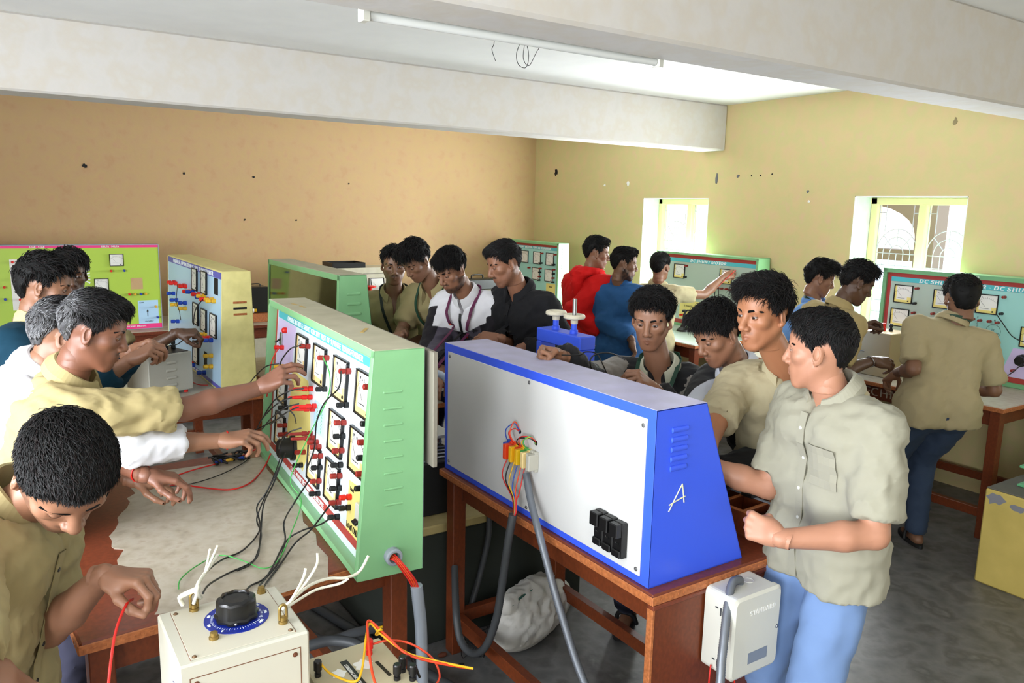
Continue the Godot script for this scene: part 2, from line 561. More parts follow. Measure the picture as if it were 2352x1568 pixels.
	func g(col := Color.WHITE) -> G:
		var r := G.new()
		r.v = v; r.n = n; r.i = i
		r.c.resize(v.size()); r.c.fill(col)
		r.colored = true
		return r

static func lin(r: float, g: float, b: float) -> Color:
	return Color(r, g, b).srgb_to_linear()

static func renormal(g: G) -> void:
	var nn := PackedVector3Array()
	nn.resize(g.v.size())
	for k in range(0, g.i.size(), 3):
		var a := g.i[k]; var b := g.i[k + 1]; var d := g.i[k + 2]
		var w := (g.v[d] - g.v[a]).cross(g.v[b] - g.v[a])
		nn[a] += w; nn[b] += w; nn[d] += w
	for k in nn.size():
		nn[k] = nn[k].normalized()
	g.n = nn

# head in its own axes: z to the face, y up, x to its left; centre between crown and chin
static func head_shape(cell: float) -> G:
	var h := F.new(Vector3(-0.1, -0.2, -0.13), Vector3(0.1, 0.13, 0.13), cell)
	h.ell(Vector3(0, 0.032, -0.014), Vector3(0.0735, 0.078, 0.095), 0.02)
	h.ell(Vector3(0, 0.045, 0.035), Vector3(0.060, 0.048, 0.046), 0.03)
	h.ell(Vector3(0, -0.035, 0.022), Vector3(0.057, 0.078, 0.064), 0.03)
	for s: float in [-1.0, 1.0]:
		h.cap(Vector3(0.052 * s, -0.042, -0.005), Vector3(0.02 * s, -0.098, 0.056), 0.018, 0.016, 0.025)
		h.ell(Vector3(0.043 * s, -0.014, 0.050), Vector3(0.021, 0.018, 0.022), 0.02)
	h.ell(Vector3(0, -0.098, 0.062), Vector3(0.021, 0.018, 0.019), 0.02)
	h.cap(Vector3(-0.036, 0.024, 0.070), Vector3(0.036, 0.024, 0.070), 0.011, 0.011, 0.018)
	for s: float in [-1.0, 1.0]:
		h.ell(Vector3(0.0315 * s, 0.006, 0.090), Vector3(0.019, 0.0125, 0.014), 0.012, Basis(), true)
	h.ell(Vector3(0, -0.062, 0.066), Vector3(0.034, 0.030, 0.022), 0.015)
	h.cap(Vector3(0, 0.018, 0.080), Vector3(0, -0.024, 0.1), 0.0085, 0.0115, 0.012)
	h.ell(Vector3(0, -0.031, 0.101), Vector3(0.0125, 0.0115, 0.012), 0.008)
	for s: float in [-1.0, 1.0]:
		h.ell(Vector3(0.0135 * s, -0.035, 0.091), Vector3(0.0085, 0.0085, 0.011), 0.006)
		h.cap(Vector3(0, -0.0595, 0.0885), Vector3(0.021 * s, -0.0635, 0.0775), 0.0058, 0.0035, 0.004)
		h.cap(Vector3(0, -0.0715, 0.0865), Vector3(0.018 * s, -0.0670, 0.0775), 0.0066, 0.0035, 0.004)
		h.ell(Vector3(0.0065 * s, -0.042, 0.1), Vector3(0.004, 0.004, 0.006), 0.003, Basis(), true)
		var eb := Basis.from_euler(Vector3(-0.12, 0.45 * s, 0.12 * s))
		h.ell(Vector3(0.078 * s, -0.002, -0.012), Vector3(0.0075, 0.031, 0.0185), 0.006, eb)
		h.ell(Vector3(0.0845 * s, 0.002, -0.008), Vector3(0.006, 0.019, 0.0105), 0.004, eb, true)
		h.ell(Vector3(0.076 * s, -0.028, -0.005), Vector3(0.006, 0.009, 0.008), 0.004, eb)
	h.cap(Vector3(0, -0.05, -0.022), Vector3(0, -0.115, -0.030), 0.050, 0.050, 0.03)
	h.cut(Vector3(0, -0.125, -0.03), Vector3(0, -1, 0))
	h.nets()
	return h.g()

# hand in its own axes: fingers along y, palm looks along z, thumb on the +x side; wrist at the origin
static func hand_shape(pose: String, cell: float) -> G:
	var h := F.new(Vector3(-0.065, -0.03, -0.035), Vector3(0.085, 0.19, 0.1), cell)
	var kx := [0.031, 0.0105, -0.0105, -0.0295]
	var ky := [0.088, 0.092, 0.087, 0.077]
	var ln := [[0.040, 0.025, 0.020], [0.045, 0.029, 0.021], [0.041, 0.027, 0.021], [0.033, 0.020, 0.018]]
	var curl := {"relaxed": [[25, 30, 15], [32, 36, 18], [38, 40, 20], [42, 42, 22]], "pinch": [[48, 52, 25], [54, 62, 32], [62, 68, 40], [66, 70, 40]],
		"grip": [[66, 84, 45], [70, 88, 50], [74, 90, 50], [76, 90, 50]], "reach": [[22, 30, 16], [30, 38, 20], [42, 50, 25], [52, 55, 30]]}
	var th := {"relaxed": [Vector3(0.040, 0.030, 0.020), Vector3(0.018, 0.034, 0.012), Vector3(0.006, 0.026, 0.006)], "pinch": [Vector3(0.024, 0.034, 0.026), Vector3(0.002, 0.029, 0.022), Vector3(-0.004, 0.024, 0.012)],
		"grip": [Vector3(0.020, 0.030, 0.030), Vector3(-0.014, 0.026, 0.022), Vector3(-0.022, 0.012, 0.004)], "reach": [Vector3(0.028, 0.034, 0.026), Vector3(0.004, 0.031, 0.020), Vector3(0.0, 0.025, 0.008)]}
	h.cap(Vector3(0, -0.03, 0), Vector3(0, 0.015, 0), 0.025, 0.025, 0.015)
	for k in 4:
		h.cap(Vector3(kx[k] * 0.55, 0.012, 0), Vector3(kx[k], ky[k], 0), 0.0155, 0.0115, 0.014)
	h.ell(Vector3(0.026, 0.035, 0.012), Vector3(0.017, 0.03, 0.015), 0.012)
	h.ell(Vector3(-0.022, 0.035, 0.009), Vector3(0.014, 0.03, 0.013), 0.012)
	for k in 4:
		var p := Vector3(kx[k], ky[k], 0)
		var a := 0.0
		var spread: float = [0.06, 0.02, -0.03, -0.09][k] * (0.4 if pose == "grip" else 1.0)
		var r := [0.0098, 0.0092, 0.0084, 0.0074]
		if k == 3: r = [0.0086, 0.008, 0.0073, 0.0064]
		for j in 3:
			a += deg_to_rad(curl[pose][k][j])
			var d := Vector3(spread * cos(a), cos(a), sin(a)).normalized()
			var q: Vector3 = p + d * ln[k][j]
			h.cap(p, q, r[j], r[j + 1], 0.004)
			p = q
	var p := Vector3(0.020, 0.020, 0.006)
	var rt := [0.0135, 0.0112, 0.0102, 0.0082]
	for j in 3:
		var q: Vector3 = p + th[pose][j]
		h.cap(p, q, rt[j], rt[j + 1], 0.006)
		p = q
	h.nets()
	return h.g()

# two-bone reach: the elbow
static func elbow(s: Vector3, w: Vector3, pole: Vector3, a: float, b: float) -> Vector3:
	var d := w - s
	var l := clampf(d.length(), 0.05, a + b - 0.002)
	var x := (a * a - b * b + l * l) / (2.0 * l)
	var y := sqrt(maxf(a * a - x * x, 0.0))
	d = d.normalized()
	return s + d * x + (pole - d * pole.dot(d)).normalized() * y

static func smooth(a: float, b: float, x: float) -> float:
	return smoothstep(a, b, x)

# everything of one person that takes time, as arrays (runs in a worker thread)
static func person_arrays(s: Dictionary, heads: Array, hands: Dictionary) -> Dictionary:
	var rng := RandomNumberGenerator.new()
	rng.seed = s.seed
	var near: bool = s.get("near", false)
	var cell := 0.0125 if near else 0.018
	var sc: float = s.get("size", 1.0)
	var fa := deg_to_rad(s.face)
	var fwd := Vector3(sin(fa), 0, cos(fa))
	var hip: Vector3 = s.hip
	var neck: Vector3 = s.neck
	var head: Vector3 = s.head
	var spine := (neck - hip).normalized()
	var right := fwd.cross(Vector3.UP)
	right = (right - spine * right.dot(spine)).normalized()
	var front := spine.cross(right) * 1.0   # forward, square to the spine
	if front.dot(fwd) < 0: front = -front
	var ha := deg_to_rad(s.get("hipface", s.face))
	var hfwd := Vector3(sin(ha), 0, cos(ha))
	var hright := hfwd.cross(Vector3.UP)
	var wide: float = s.get("wide", 1.0) * sc
	# arms
	var arms := []
	var sh_drop: Array = s.get("shrug", [0.0, 0.0])
	for k in 2:
		var sg := 1.0 if k == 0 else -1.0   # 0 right, 1 left
		var shp: Vector3 = neck + right * (sg * 0.17 * wide) - spine * (0.065 * sc - sh_drop[k]) + front * 0.005
		var wr: Vector3 = s.wrists[k]
		var reach_dir: Vector3 = (wr - shp).normalized()
		shp += reach_dir * maxf(0.0, (wr - shp).length() - 0.50 * sc) * 0.5
		var ua := 0.285 * sc
		var fo := 0.252 * sc
		if (wr - shp).length() > ua + fo - 0.004:
			wr = shp + reach_dir * (ua + fo - 0.004)
		arms.append([shp, elbow(shp, wr, s.poles[k], ua, fo), wr])
	# legs
	var legs := []
	for k in 2:
		var sg := 1.0 if k == 0 else -1.0
		var foot: Vector3 = s.feet[k] if s.has("feet") else Vector3(hip.x, 0, hip.z) + hright * (sg * 0.11) + hfwd * (0.02 * sg)
		foot.y = 0.075
		var hj := hip + hright * (sg * 0.088 * wide) - Vector3.UP * 0.03
		var th := maxf(0.42 * sc, (foot - hj).length() * 0.5 + 0.002)
		legs.append([hj, elbow(hj, foot, hfwd, th, th), foot])
	# body
	var lo := head
	var hi := head
	for l: Array in arms + legs:
		for p: Vector3 in l:
			lo = lo.min(p); hi = hi.max(p)
	lo = lo.min(hip); hi = hi.max(neck)
	lo -= Vector3.ONE * 0.19; hi += Vector3.ONE * 0.19
	lo.y = -0.02
	hi.y = maxf(neck.y, maxf(arms[0][2].y, arms[1][2].y)) + 0.16
	var lookv: Vector3 = s.look.normalized()
	var upv: Vector3 = s.get("up", Vector3.UP)
	upv = (upv - lookv * upv.dot(lookv)).normalized()
	var hb := Basis(upv.cross(lookv), upv, lookv)
	var hs: Vector3 = s.get("head_size", Vector3(0.95, 0.96, 0.91)) * sc
	var base := head + hb * Vector3(0, -0.085, -0.026) * sc
	var chest := hip.lerp(neck, 0.76) + front * 0.012
	var waist := hip.lerp(neck, 0.38) + front * 0.012
	var fat: float = s.get("fat", 1.0)
	var b := F.new(lo, hi, cell)
	torso(b, hip, waist, chest, neck, right, hright, spine, front, wide, -0.012, fat)
	b.cap(neck - spine * 0.03 + front * 0.012, base, 0.056 * sc, 0.05 * sc, 0.02)
	for a: Array in arms:
		arm(b, a, sc, 0.0, true)
	for l: Array in legs:
		b.cap(l[0], l[1], 0.076, 0.052, 0.03)
		b.cap(l[1], l[2], 0.050, 0.034, 0.02)
	for l: Array in legs:
		b.cap(l[2] + hfwd * -0.035 - Vector3.UP * 0.035, l[2] + hfwd * 0.14 - Vector3.UP * 0.05, 0.034, 0.026, 0.02)
	b.nets()
	var tone: Color = s.skin
	var bg := b.g(tone)
	# head
	var hg: G = heads[0 if near else 1]
	var jaw: float = s.get("jaw", 1.0)
	var lip := Color(tone.r * 0.78, tone.g * 0.60, tone.b * 0.62)
	var stub: float = s.get("stubble", 0.0)
	var dark := Color(0.012, 0.010, 0.009)
	var fn := FastNoiseLite.new()
	fn.seed = s.seed; fn.frequency = 40.0
	var hm := G.new()
	hm.colored = true
	hm.v.resize(hg.v.size()); hm.n.resize(hg.v.size()); hm.c.resize(hg.v.size())
	hm.i = hg.i
	var nose: float = s.get("nose", 1.0)
	for k in hg.v.size():
		var p := hg.v[k]
		var col := tone
		var low := smooth(-0.01, -0.09, p.y)
		var nz := exp(-(p.x * p.x) / 0.0003 - (p.y + 0.02) * (p.y + 0.02) / 0.0012) * smooth(0.085, 0.1, p.z)
		var q := Vector3(p.x * lerpf(1.0, jaw, low), p.y, p.z + nz * (nose - 1.0) * 0.02)
		if p.z > 0.07 and absf(p.x) < 0.024 and p.y < -0.052 and p.y > -0.079:
			var u := 1.0 - smooth(0.6, 1.0, Vector2(p.x / 0.023, (p.y + 0.0655) / 0.0125).length())
			col = col.lerp(lip, u)
			if absf(p.y + 0.0655) < 0.0012: col = col.darkened(0.4 * u)
		if p.z > 0.02 and p.y < 0.0:
			var ch := smooth(-0.02, -0.045, p.y)
			col = col.lerp(Color(tone.r * 0.93, tone.g * 0.9, tone.b * 0.9), ch * 0.5)
		if stub > 0.0:
			var m := 0.0
			if p.y < -0.02:
				var side := smooth(-0.02, 0.0, -p.z + 0.045 - 0.35 * absf(p.x)) * smooth(0.035, 0.05, absf(p.x))
				var jawm := smooth(-0.066, -0.082, p.y - 0.12 * maxf(0.0, 0.05 - p.z)) * smooth(-0.145, -0.12, p.y)
				var mous := smooth(-0.056, -0.052, p.y) * smooth(-0.043, -0.047, p.y) * smooth(0.032, 0.024, absf(p.x)) * smooth(0.07, 0.08, p.z)
				m = maxf(maxf(jawm, side * smooth(-0.02, -0.04, p.y)), mous * 0.9) * smooth(-0.035, -0.01, p.z)
			if m > 0.0:
				col = col.lerp(dark, clampf(m * stub * (0.75 + 0.5 * fn.get_noise_3d(p.x, p.y, p.z)), 0.0, 0.95))
		if s.get("moustache", 0.0) > 0.0 and p.z > 0.07:
			var mo := smooth(-0.057, -0.053, p.y) * smooth(-0.043, -0.047, p.y) * smooth(0.032, 0.022, absf(p.x))
			col = col.lerp(dark, mo * s.moustache)
		hm.v[k] = head + hb * (q * hs)
		hm.n[k] = hb * hg.n[k]
		hm.c[k] = col
	bg.add(hm)
	# eyes and lids
	for sg: float in [-1.0, 1.0]:
		var ce := Vector3(0.0312 * sg, 0.0065, 0.0705)
		var gaze := (Vector3(0.0, s.get("gaze", -0.25), 1.0)).normalized()
		bg.add(eye(ce, gaze, tone, s.get("lid", 0.6), 14 if near else 8), Transform3D(hb.scaled_local(hs), head))
	for k in 2:
		var hd: Array = s.hands[k]
		var y := (hd[1] as Vector3).normalized()
		var z: Vector3 = hd[2]
		z = (z - y * z.dot(y)).normalized()
		var x := y.cross(z)
		if k == 1: x = -x
		# right hand: fingers y, palm z -> thumb on y x z for the right hand
		var hbs := Basis(x, y, z).scaled_local(Vector3.ONE * sc * 0.97)
		var src: G = hands[hd[0]][0 if near else 1]
		var hx := G.new()
		var t := Transform3D(hbs, arms[k][2] + y * 0.012)
		hx.v = t * src.v
		hx.n = PackedVector3Array()
		hx.n.resize(src.n.size())
		for q in src.n.size(): hx.n[q] = (hbs * src.n[q]).normalized()
		hx.c.resize(src.v.size())
		for q in src.v.size():
			var pz := src.v[q]
			hx.c[q] = tone.lerp(Color(tone.r * 1.35 + 0.02, tone.g * 1.3 + 0.01, tone.b * 1.3), 0.45 * smooth(0.2, 0.9, src.n[q].z))
		hx.i = src.i
		if k == 1:
			hx.i = src.i.duplicate()
			for q in range(0, hx.i.size(), 3):
				var w := hx.i[q]; hx.i[q] = hx.i[q + 1]; hx.i[q + 1] = w
		bg.add(hx)
	# shirt or jacket
	var long: bool = s.get("long", false)
	var thick: float = s.get("thick", 0.008)
	var hem: float = s.get("hem", -0.10)
	var flo := lo
	flo.y = hip.y + hem - 0.06
	var sh := F.new(flo, hi, cell)
	var slv: float = s.get("sleeve", 0.78)
	for a: Array in arms:
		if long:
			var wd: Vector3 = (a[2] - a[1]).normalized()
			var we: Vector3 = a[2] - wd * s.get("cuff", 0.015)
			arm(sh, [a[0], a[1], we], sc, thick + 0.009, false)
			sh.cut(we, wd, 0.13)
		else:
			var d: Vector3 = a[1] - a[0]
			sh.cap(a[0], a[0] + d * (slv + 0.15), 0.062 * sc + thick, 0.062 * sc + thick, 0.04)
			sh.cut(a[0] + d * slv, d.normalized(), 0.14)
	torso(sh, hip, waist, chest, neck, right, hright, spine, front, wide, thick, fat)
	var hemp := hip + Vector3.UP * hem
	sh.cap(hip + hright * 0.075 * wide, hemp + hright * 0.082 * wide, 0.112 * fat + thick, 0.116 * fat + thick, 0.04)
	sh.cap(hip - hright * 0.075 * wide, hemp - hright * 0.082 * wide, 0.112 * fat + thick, 0.116 * fat + thick, 0.04)
	sh.cut(hemp, Vector3.DOWN)
	# neckline
	var nd := (base - neck).normalized()
	nd = (nd * 0.45 + spine * 0.55).normalized()
	var nc := neck + front * 0.018
	sh.cut(nc + nd * 0.012, nd, 0.095)
	var vn: float = s.get("vneck", 0.06)
	for q in 6:
		var u := q / 5.0
		sh.ell(nc + front * (0.05 + 0.03 * u) + nd * (0.02 - (vn + 0.03) * u), Vector3(0.030 * (1.0 - u * 0.75), 0.02, 0.045), 0.004, Basis(right, spine, right.cross(spine)), true)
	sh.nets()
	var sg2 := sh.g(s.cloth)
	var fo := FastNoiseLite.new()
	fo.seed = s.seed + 7
	fo.frequency = 1.0
	fo.fractal_octaves = 2
	var amp: float = s.get("fold", 0.010)
	for k in sg2.v.size():
		var p := sg2.v[k] - hip
		var q := Vector3(p.dot(right), p.dot(spine), p.dot(front))
		var n1 := 1.0 - absf(fo.get_noise_3d(q.x * 5.0 + q.y * 4.0, q.y * 8.0, q.z * 5.0 - q.y * 2.0)) * 2.4
		var n2 := 1.0 - absf(fo.get_noise_3d(q.x * 14.0 + 9.0, q.y * 9.0 - q.x * 6.0, q.z * 14.0)) * 2.4
		sg2.v[k] += sg2.n[k] * (amp * (n1 * 0.75 + n2 * 0.45) - amp * 0.35)
		if s.has("style"):
			sg2.uv.append(style_uv(s, q, (neck - hip).length(), arms, sg2.v[k]))
	renormal(sg2)
	# trousers
	var tlo := lo
	var thi := hi
	thi.y = hip.y + 0.1
	tlo = tlo.max(hip - Vector3(0.5, 2, 0.5)); thi = thi.min(hip + Vector3(0.5, 0.12, 0.5))
	var tr := F.new(tlo, thi, cell * 1.15)
	tr.cap(hip + hright * 0.07 * wide, hip - hright * 0.07 * wide, 0.112 * fat, 0.112 * fat, 0.03)
	for l: Array in legs:
		tr.cap(l[0], l[1], 0.092 * fat, 0.070, 0.03)
		var an: Vector3 = l[2] + Vector3.UP * 0.0
		tr.cap(l[1], an, 0.070, 0.056, 0.02)
	tr.cut(hip + Vector3.UP * 0.07, Vector3.UP)
	for l: Array in legs:
		tr.cut(l[2] + Vector3.UP * 0.0, Vector3.DOWN, 0.2)
	tr.nets()
	var tg := tr.g()
	for k in tg.v.size():
		var q := tg.v[k] - hip
		var low := smooth(-0.45, -0.8, q.y)
		var n1 := 1.0 - absf(fo.get_noise_3d(q.x * 6.0, q.y * lerpf(5.0, 12.0, low), q.z * 6.0)) * 2.4
		tg.v[k] += tg.n[k] * (0.008 * n1)
	renormal(tg)
	# sandals
	var sole := G.new()
	for l: Array in legs:
		var f0: Vector3 = l[2]
		f0.y = 0.012
		var pts := []
		for q in 9:
			pts.append(f0 + hfwd * (-0.075 + 0.0315 * q))
		var ft := Transform3D(Basis(hright, Vector3.UP, -hfwd), Vector3(f0.x, 0, f0.z))
		var poly := PackedVector2Array()
		for q in 20:
			var a := TAU * q / 20.0
			poly.append(Vector2(cos(a) * (0.042 + 0.006 * sin(a)), -0.05 - sin(a) * -0.138))
		sole.prism(poly, 0.0, 0.022, ft * Transform3D(Basis(Vector3.RIGHT, -PI / 2), Vector3(0, 0.002, -0.1)))
		sole.tube(curve_s([f0 + hfwd * 0.03 + hright * 0.048 + Vector3.UP * 0.005, f0 + hfwd * 0.05 + hright * 0.03 + Vector3.UP * 0.055, f0 + hfwd * 0.05 - hright * 0.03 + Vector3.UP * 0.055, f0 + hfwd * 0.03 - hright * 0.048 + Vector3.UP * 0.005]), 0.011, 6)
	var out := {"body": bg, "shirt": sg2, "trousers": tg, "sandals": sole}
	# collar
	if s.get("collar", "fold") == "fold":
		out.collar = collar(nc, nd, front, right, sc, s.get("collar_open", 0.3))
	elif s.collar == "stand":
		out.collar = stand(nc, nd, front, right, sc)
	elif s.collar == "hood":
		out.hood = hood(neck, nd, front, right, spine)
	out.hair = hair(s, hb, head, hs, rng, near)
	out.frame = {"neck": neck, "hip": hip, "right": right, "front": front, "spine": spine, "arms": arms, "chest": chest, "base": base, "nd": nd, "hb": hb, "head": head, "wide": wide, "fat": fat}
	return out

static func curve_s(pts: Array) -> Array:
	var out := []
	var m := pts.size()
	for k in m - 1:
		for s in 6:
			out.append((pts[k] as Vector3).cubic_interpolate(pts[k + 1], pts[maxi(k - 1, 0)], pts[mini(k + 2, m - 1)], s / 6.0))
	out.append(pts[m - 1])
	return out

static func torso(b: F, hip: Vector3, waist: Vector3, chest: Vector3, neck: Vector3, right: Vector3, hright: Vector3, spine: Vector3, front: Vector3, w: float, e: float, fat: float) -> void:
	b.cap(hip + hright * 0.078 * w, hip - hright * 0.078 * w, 0.108 * fat + e, 0.108 * fat + e, 0.03)
	for s: float in [-1.0, 1.0]:
		b.cap(hip + hright * (0.062 * w * s), waist + right * (0.062 * w * s), 0.100 * fat + e, 0.092 * fat + e, 0.04)
		b.cap(waist + right * (0.062 * w * s), chest + right * (0.078 * w * s), 0.092 * fat + e, 0.100 + e, 0.04)
		b.cap(chest + right * (0.07 * w * s), neck - spine * 0.07 + right * (0.12 * w * s), 0.098 + e, 0.058 + e, 0.04)
		b.cap(neck - spine * 0.04 + right * (0.03 * s), neck - spine * 0.068 + right * (0.15 * w * s), 0.047 + e, 0.050 + e, 0.03)
	b.cap(chest + right * 0.078 * w, chest - right * 0.078 * w, 0.1 + e, 0.1 + e, 0.03)

static func arm(b: F, a: Array, sc: float, e: float, bare: bool) -> void:
	var s: Vector3 = a[0]; var el: Vector3 = a[1]; var w: Vector3 = a[2]
	if bare:
		b.cap(s, s.lerp(el, 0.5), 0.050 * sc, 0.046 * sc, 0.02)
		b.cap(s.lerp(el, 0.5), el, 0.046 * sc, 0.0375 * sc, 0.015)
		b.cap(el, el.lerp(w, 0.35), 0.0375 * sc, 0.041 * sc, 0.015)
		b.cap(el.lerp(w, 0.35), w, 0.041 * sc, 0.026 * sc, 0.015)
		b.cap(w, w + (w - el).normalized() * 0.015, 0.026 * sc, 0.024 * sc, 0.01)
	else:
		b.cap(s, el, 0.056 * sc + e, 0.050 * sc + e, 0.03)
		b.cap(el, w + (w - el).normalized() * 0.05, 0.050 * sc + e, 0.034 * sc + e, 0.02)

# where a garment changes colour: u and v pass 0.5 at its seams
static func style_uv(s: Dictionary, q: Vector3, h: float, arms: Array, at: Vector3) -> Vector2:
	var t := q.y / h
	var down := -1.0   # how far below the shoulder seam, metres along the arm
	var fore := -1.0
	for a: Array in arms:
		var d: Vector3 = at - a[0]
		var al := d.dot((a[1] - a[0]).normalized())
		if absf(q.x) > 0.10 and (d - (a[1] - a[0]).normalized() * al).length() < 0.10:
			down = maxf(down, minf(al, absf(q.x) - 0.10))
		var e: Vector3 = at - a[1]
		var wd: Vector3 = (a[2] - a[1]).normalized()
		var fl := e.dot(wd)
		if fl > -0.06 and (e - wd * fl).length() < 0.10: fore = maxf(fore, fl)
	if s.style == "yoke":
		var line := 0.77 - 0.11 * smooth(0.15, 0.0, absf(q.x))
		var u := minf(t - line, (0.055 - down) * 2.0)
		var v := minf(minf(absf(q.x) - 0.03, 0.12 - absf(q.x)), q.z)
		return Vector2(clampf(0.5 + u * 2.0, 0.01, 0.99), clampf(0.5 + v * 4.0, 0.01, 0.99))
	if s.style == "panels":
		var u := maxf(t - 0.93, minf(minf(0.11 - absf(q.x), absf(q.x) - 0.012), q.z))
		u = maxf(u, fore - 0.02)
		if down > 0.03 and fore < 0.0: u = -0.1
		return Vector2(clampf(0.5 + u * 4.0, 0.01, 0.99), 0.25)
	var o := minf(0.012 + 0.055 * smooth(0.5, 1.0, t) - absf(q.x), q.z - 0.03)
	return Vector2(clampf(0.5 + o * 6.0, 0.01, 0.99), 0.25)

static func eye(ce: Vector3, gaze: Vector3, tone: Color, lid: float, seg: int) -> G:
	var g := G.new()
	g.colored = true
	var r := 0.0122
	# ball: rings round the gaze
	var b := Basis()
	b.z = gaze
	b.x = Vector3.UP.cross(gaze).normalized()
	b.y = gaze.cross(b.x)
	var angs := [0.0, 0.18, 0.2, 0.5, 0.53, 0.9, 1.3, 1.57]
	var cols := [Color(0.005, 0.004, 0.004), Color(0.005, 0.004, 0.004), Color(0.03, 0.015, 0.008), Color(0.025, 0.012, 0.007), Color(0.34, 0.31, 0.29), Color(0.34, 0.31, 0.29), Color(0.30, 0.25, 0.23), Color(0.26, 0.2, 0.18)]
	for k in angs.size():
		g.col = cols[k]
		for s in seg + 1:
			var a := TAU * s / seg
			var d := b * Vector3(sin(angs[k]) * cos(a), sin(angs[k]) * sin(a), cos(angs[k]))
			g.vert(ce + d * r, d)
	for k in angs.size() - 1:
		for s in seg:
			var a := k * (seg + 1) + s
			g.tri(a, a + seg + 1, a + seg + 2); g.tri(a, a + seg + 2, a + 1)
	# lids: bands of a slightly larger ball, upper one lower for a lowered look
	for up in 2:
		var e0 := deg_to_rad(lerpf(26.0, -16.0, lid)) if up == 0 else deg_to_rad(-24.0)
		var e1 := deg_to_rad(82.0) if up == 0 else deg_to_rad(-75.0)
		var f := g.v.size()
		var m := 6
		for k in m + 1:
			for s in 13:
				var az := deg_to_rad(lerpf(-80.0, 80.0, s / 12.0))
				var edge := e0 * cos(az * 1.05) 
				var el := lerpf(edge, e1, float(k) / m)
				var d := Vector3(sin(az) * cos(el), sin(el), cos(az) * cos(el))
				g.col = tone.darkened(0.85) if k == 0 and up == 0 else tone.darkened(0.12)
				g.vert(ce + d * (r * (1.09 + (0.06 if k == 0 else 0.0))), d)
		for k in m:
			for s in 12:
				var a := f + k * 13 + s
				if up == 0:
					g.tri(a, a + 1, a + 14); g.tri(a, a + 14, a + 13)
				else:
					g.tri(a, a + 14, a + 1); g.tri(a, a + 13, a + 14)
	return g

# folded shirt collar
static func collar(nc: Vector3, nd: Vector3, front: Vector3, right: Vector3, sc: float, open: float) -> G:
	var g := G.new()
	var fx := (front - nd * front.dot(nd)).normalized()
	var rx := fx.cross(nd)
	var m := 40
	var lim := PI - 0.12 - open * 0.38
	var rows := []
	for k in m + 1:
		var a := lerpf(-lim, lim, float(k) / m)   # 0 at the nape
		var d := -fx * cos(a) + rx * sin(a)
		var fr := smooth(1.0, PI - 0.2, absf(a))   # 1 at the front
		var tip := smooth(lim - 0.6, lim - 0.02, absf(a))
		var up := lerpf(0.056, 0.026 - 0.012 * open, fr) * sc
		var r := lerpf(0.062, 0.064 + 0.008 * open, fr) * sc
		var top := nc + d * r + nd * up
		var fold := nc + d * (r + 0.007) + nd * (up - 0.001)
		var low := nc + d * (lerpf(0.090, 0.100, fr) * sc) + nd * (lerpf(0.006, -0.030, fr) * sc - 0.034 * tip) + fx * (0.016 * tip)
		var ins := nc + d * (r - 0.002) + nd * lerpf(-0.02, -0.045, fr)
		rows.append([ins, top, fold, fold.lerp(low, 0.5) + d * 0.007, low, low - d * 0.008 - nd * 0.003])
	for k in m:
		for j in 5:
			g.quad(rows[k][j], rows[k + 1][j], rows[k + 1][j + 1], rows[k][j + 1])
	for k in [0, m]:
		var w: Array = rows[k]
		g.quad(w[0], w[1], w[2], w[3]); g.quad(w[0], w[3], w[4], w[5])
	return g

static func stand(neck: Vector3, nd: Vector3, front: Vector3, right: Vector3, sc: float) -> G:
	var g := G.new()
	var fx := (front - nd * front.dot(nd)).normalized()
	var rx := fx.cross(nd)
	var rows := []
	var m := 30
	for k in m + 1:
		var a := lerpf(-PI + 0.12, PI - 0.12, float(k) / m)
		var d := -fx * cos(a) + rx * sin(a)
		var fr := smooth(1.2, PI - 0.2, absf(a))
		var c0 := neck + fx * 0.014
		var base := c0 + d * (0.086 * sc) - nd * lerpf(0.0, 0.04, fr)
		var top := c0 + d * (0.070 * sc) + nd * lerpf(0.062, 0.03, fr) + fx * 0.01 * fr
		rows.append([c0 + d * (0.064 * sc) - nd * lerpf(0.0, 0.04, fr), top - d * 0.008, top, base.lerp(top, 0.5) + d * 0.003, base])
	for k in m:
		for j in 4:
			g.quad(rows[k][j], rows[k + 1][j], rows[k + 1][j + 1], rows[k][j + 1])
	return g

static func hood(neck: Vector3, nd: Vector3, front: Vector3, right: Vector3, spine: Vector3) -> G:
	var f := F.new(neck - Vector3.ONE * 0.2, neck + Vector3.ONE * 0.2, 0.012)
	var pts := []
	for k in 15:
		var a := lerpf(-2.5, 2.5, k / 14.0)
		pts.append(neck + front * 0.01 + right * sin(a) * 0.095 - front * cos(a) * 0.085 + spine * (0.035 - 0.035 * smooth(1.3, 2.5, absf(a))))
	for k in 14:
		f.cap(pts[k], pts[k + 1], 0.027, 0.027, 0.02)
	f.cap(neck - front * 0.10 + spine * 0.02 + right * 0.05, neck - front * 0.10 + spine * 0.02 - right * 0.05, 0.035, 0.035, 0.03)
	f.cap(neck - front * 0.115 - spine * 0.05, neck - front * 0.12 - spine * 0.12, 0.05, 0.03, 0.04)
	f.nets()
	var g := f.g()
	var fo := FastNoiseLite.new()
	fo.seed = 3; fo.frequency = 14.0
	for k in g.v.size():
		g.v[k] += g.n[k] * 0.012 * fo.get_noise_3d(g.v[k].x, g.v[k].y * 2.0, g.v[k].z)
	renormal(g)
	return g

static func piece(t: Array, x: float) -> float:
	for k in t.size() - 1:
		if x <= t[k + 1][0]:
			var u: float = (x - t[k][0]) / (t[k + 1][0] - t[k][0])
			return lerpf(t[k][1], t[k + 1][1], u)
	return t[t.size() - 1][1]

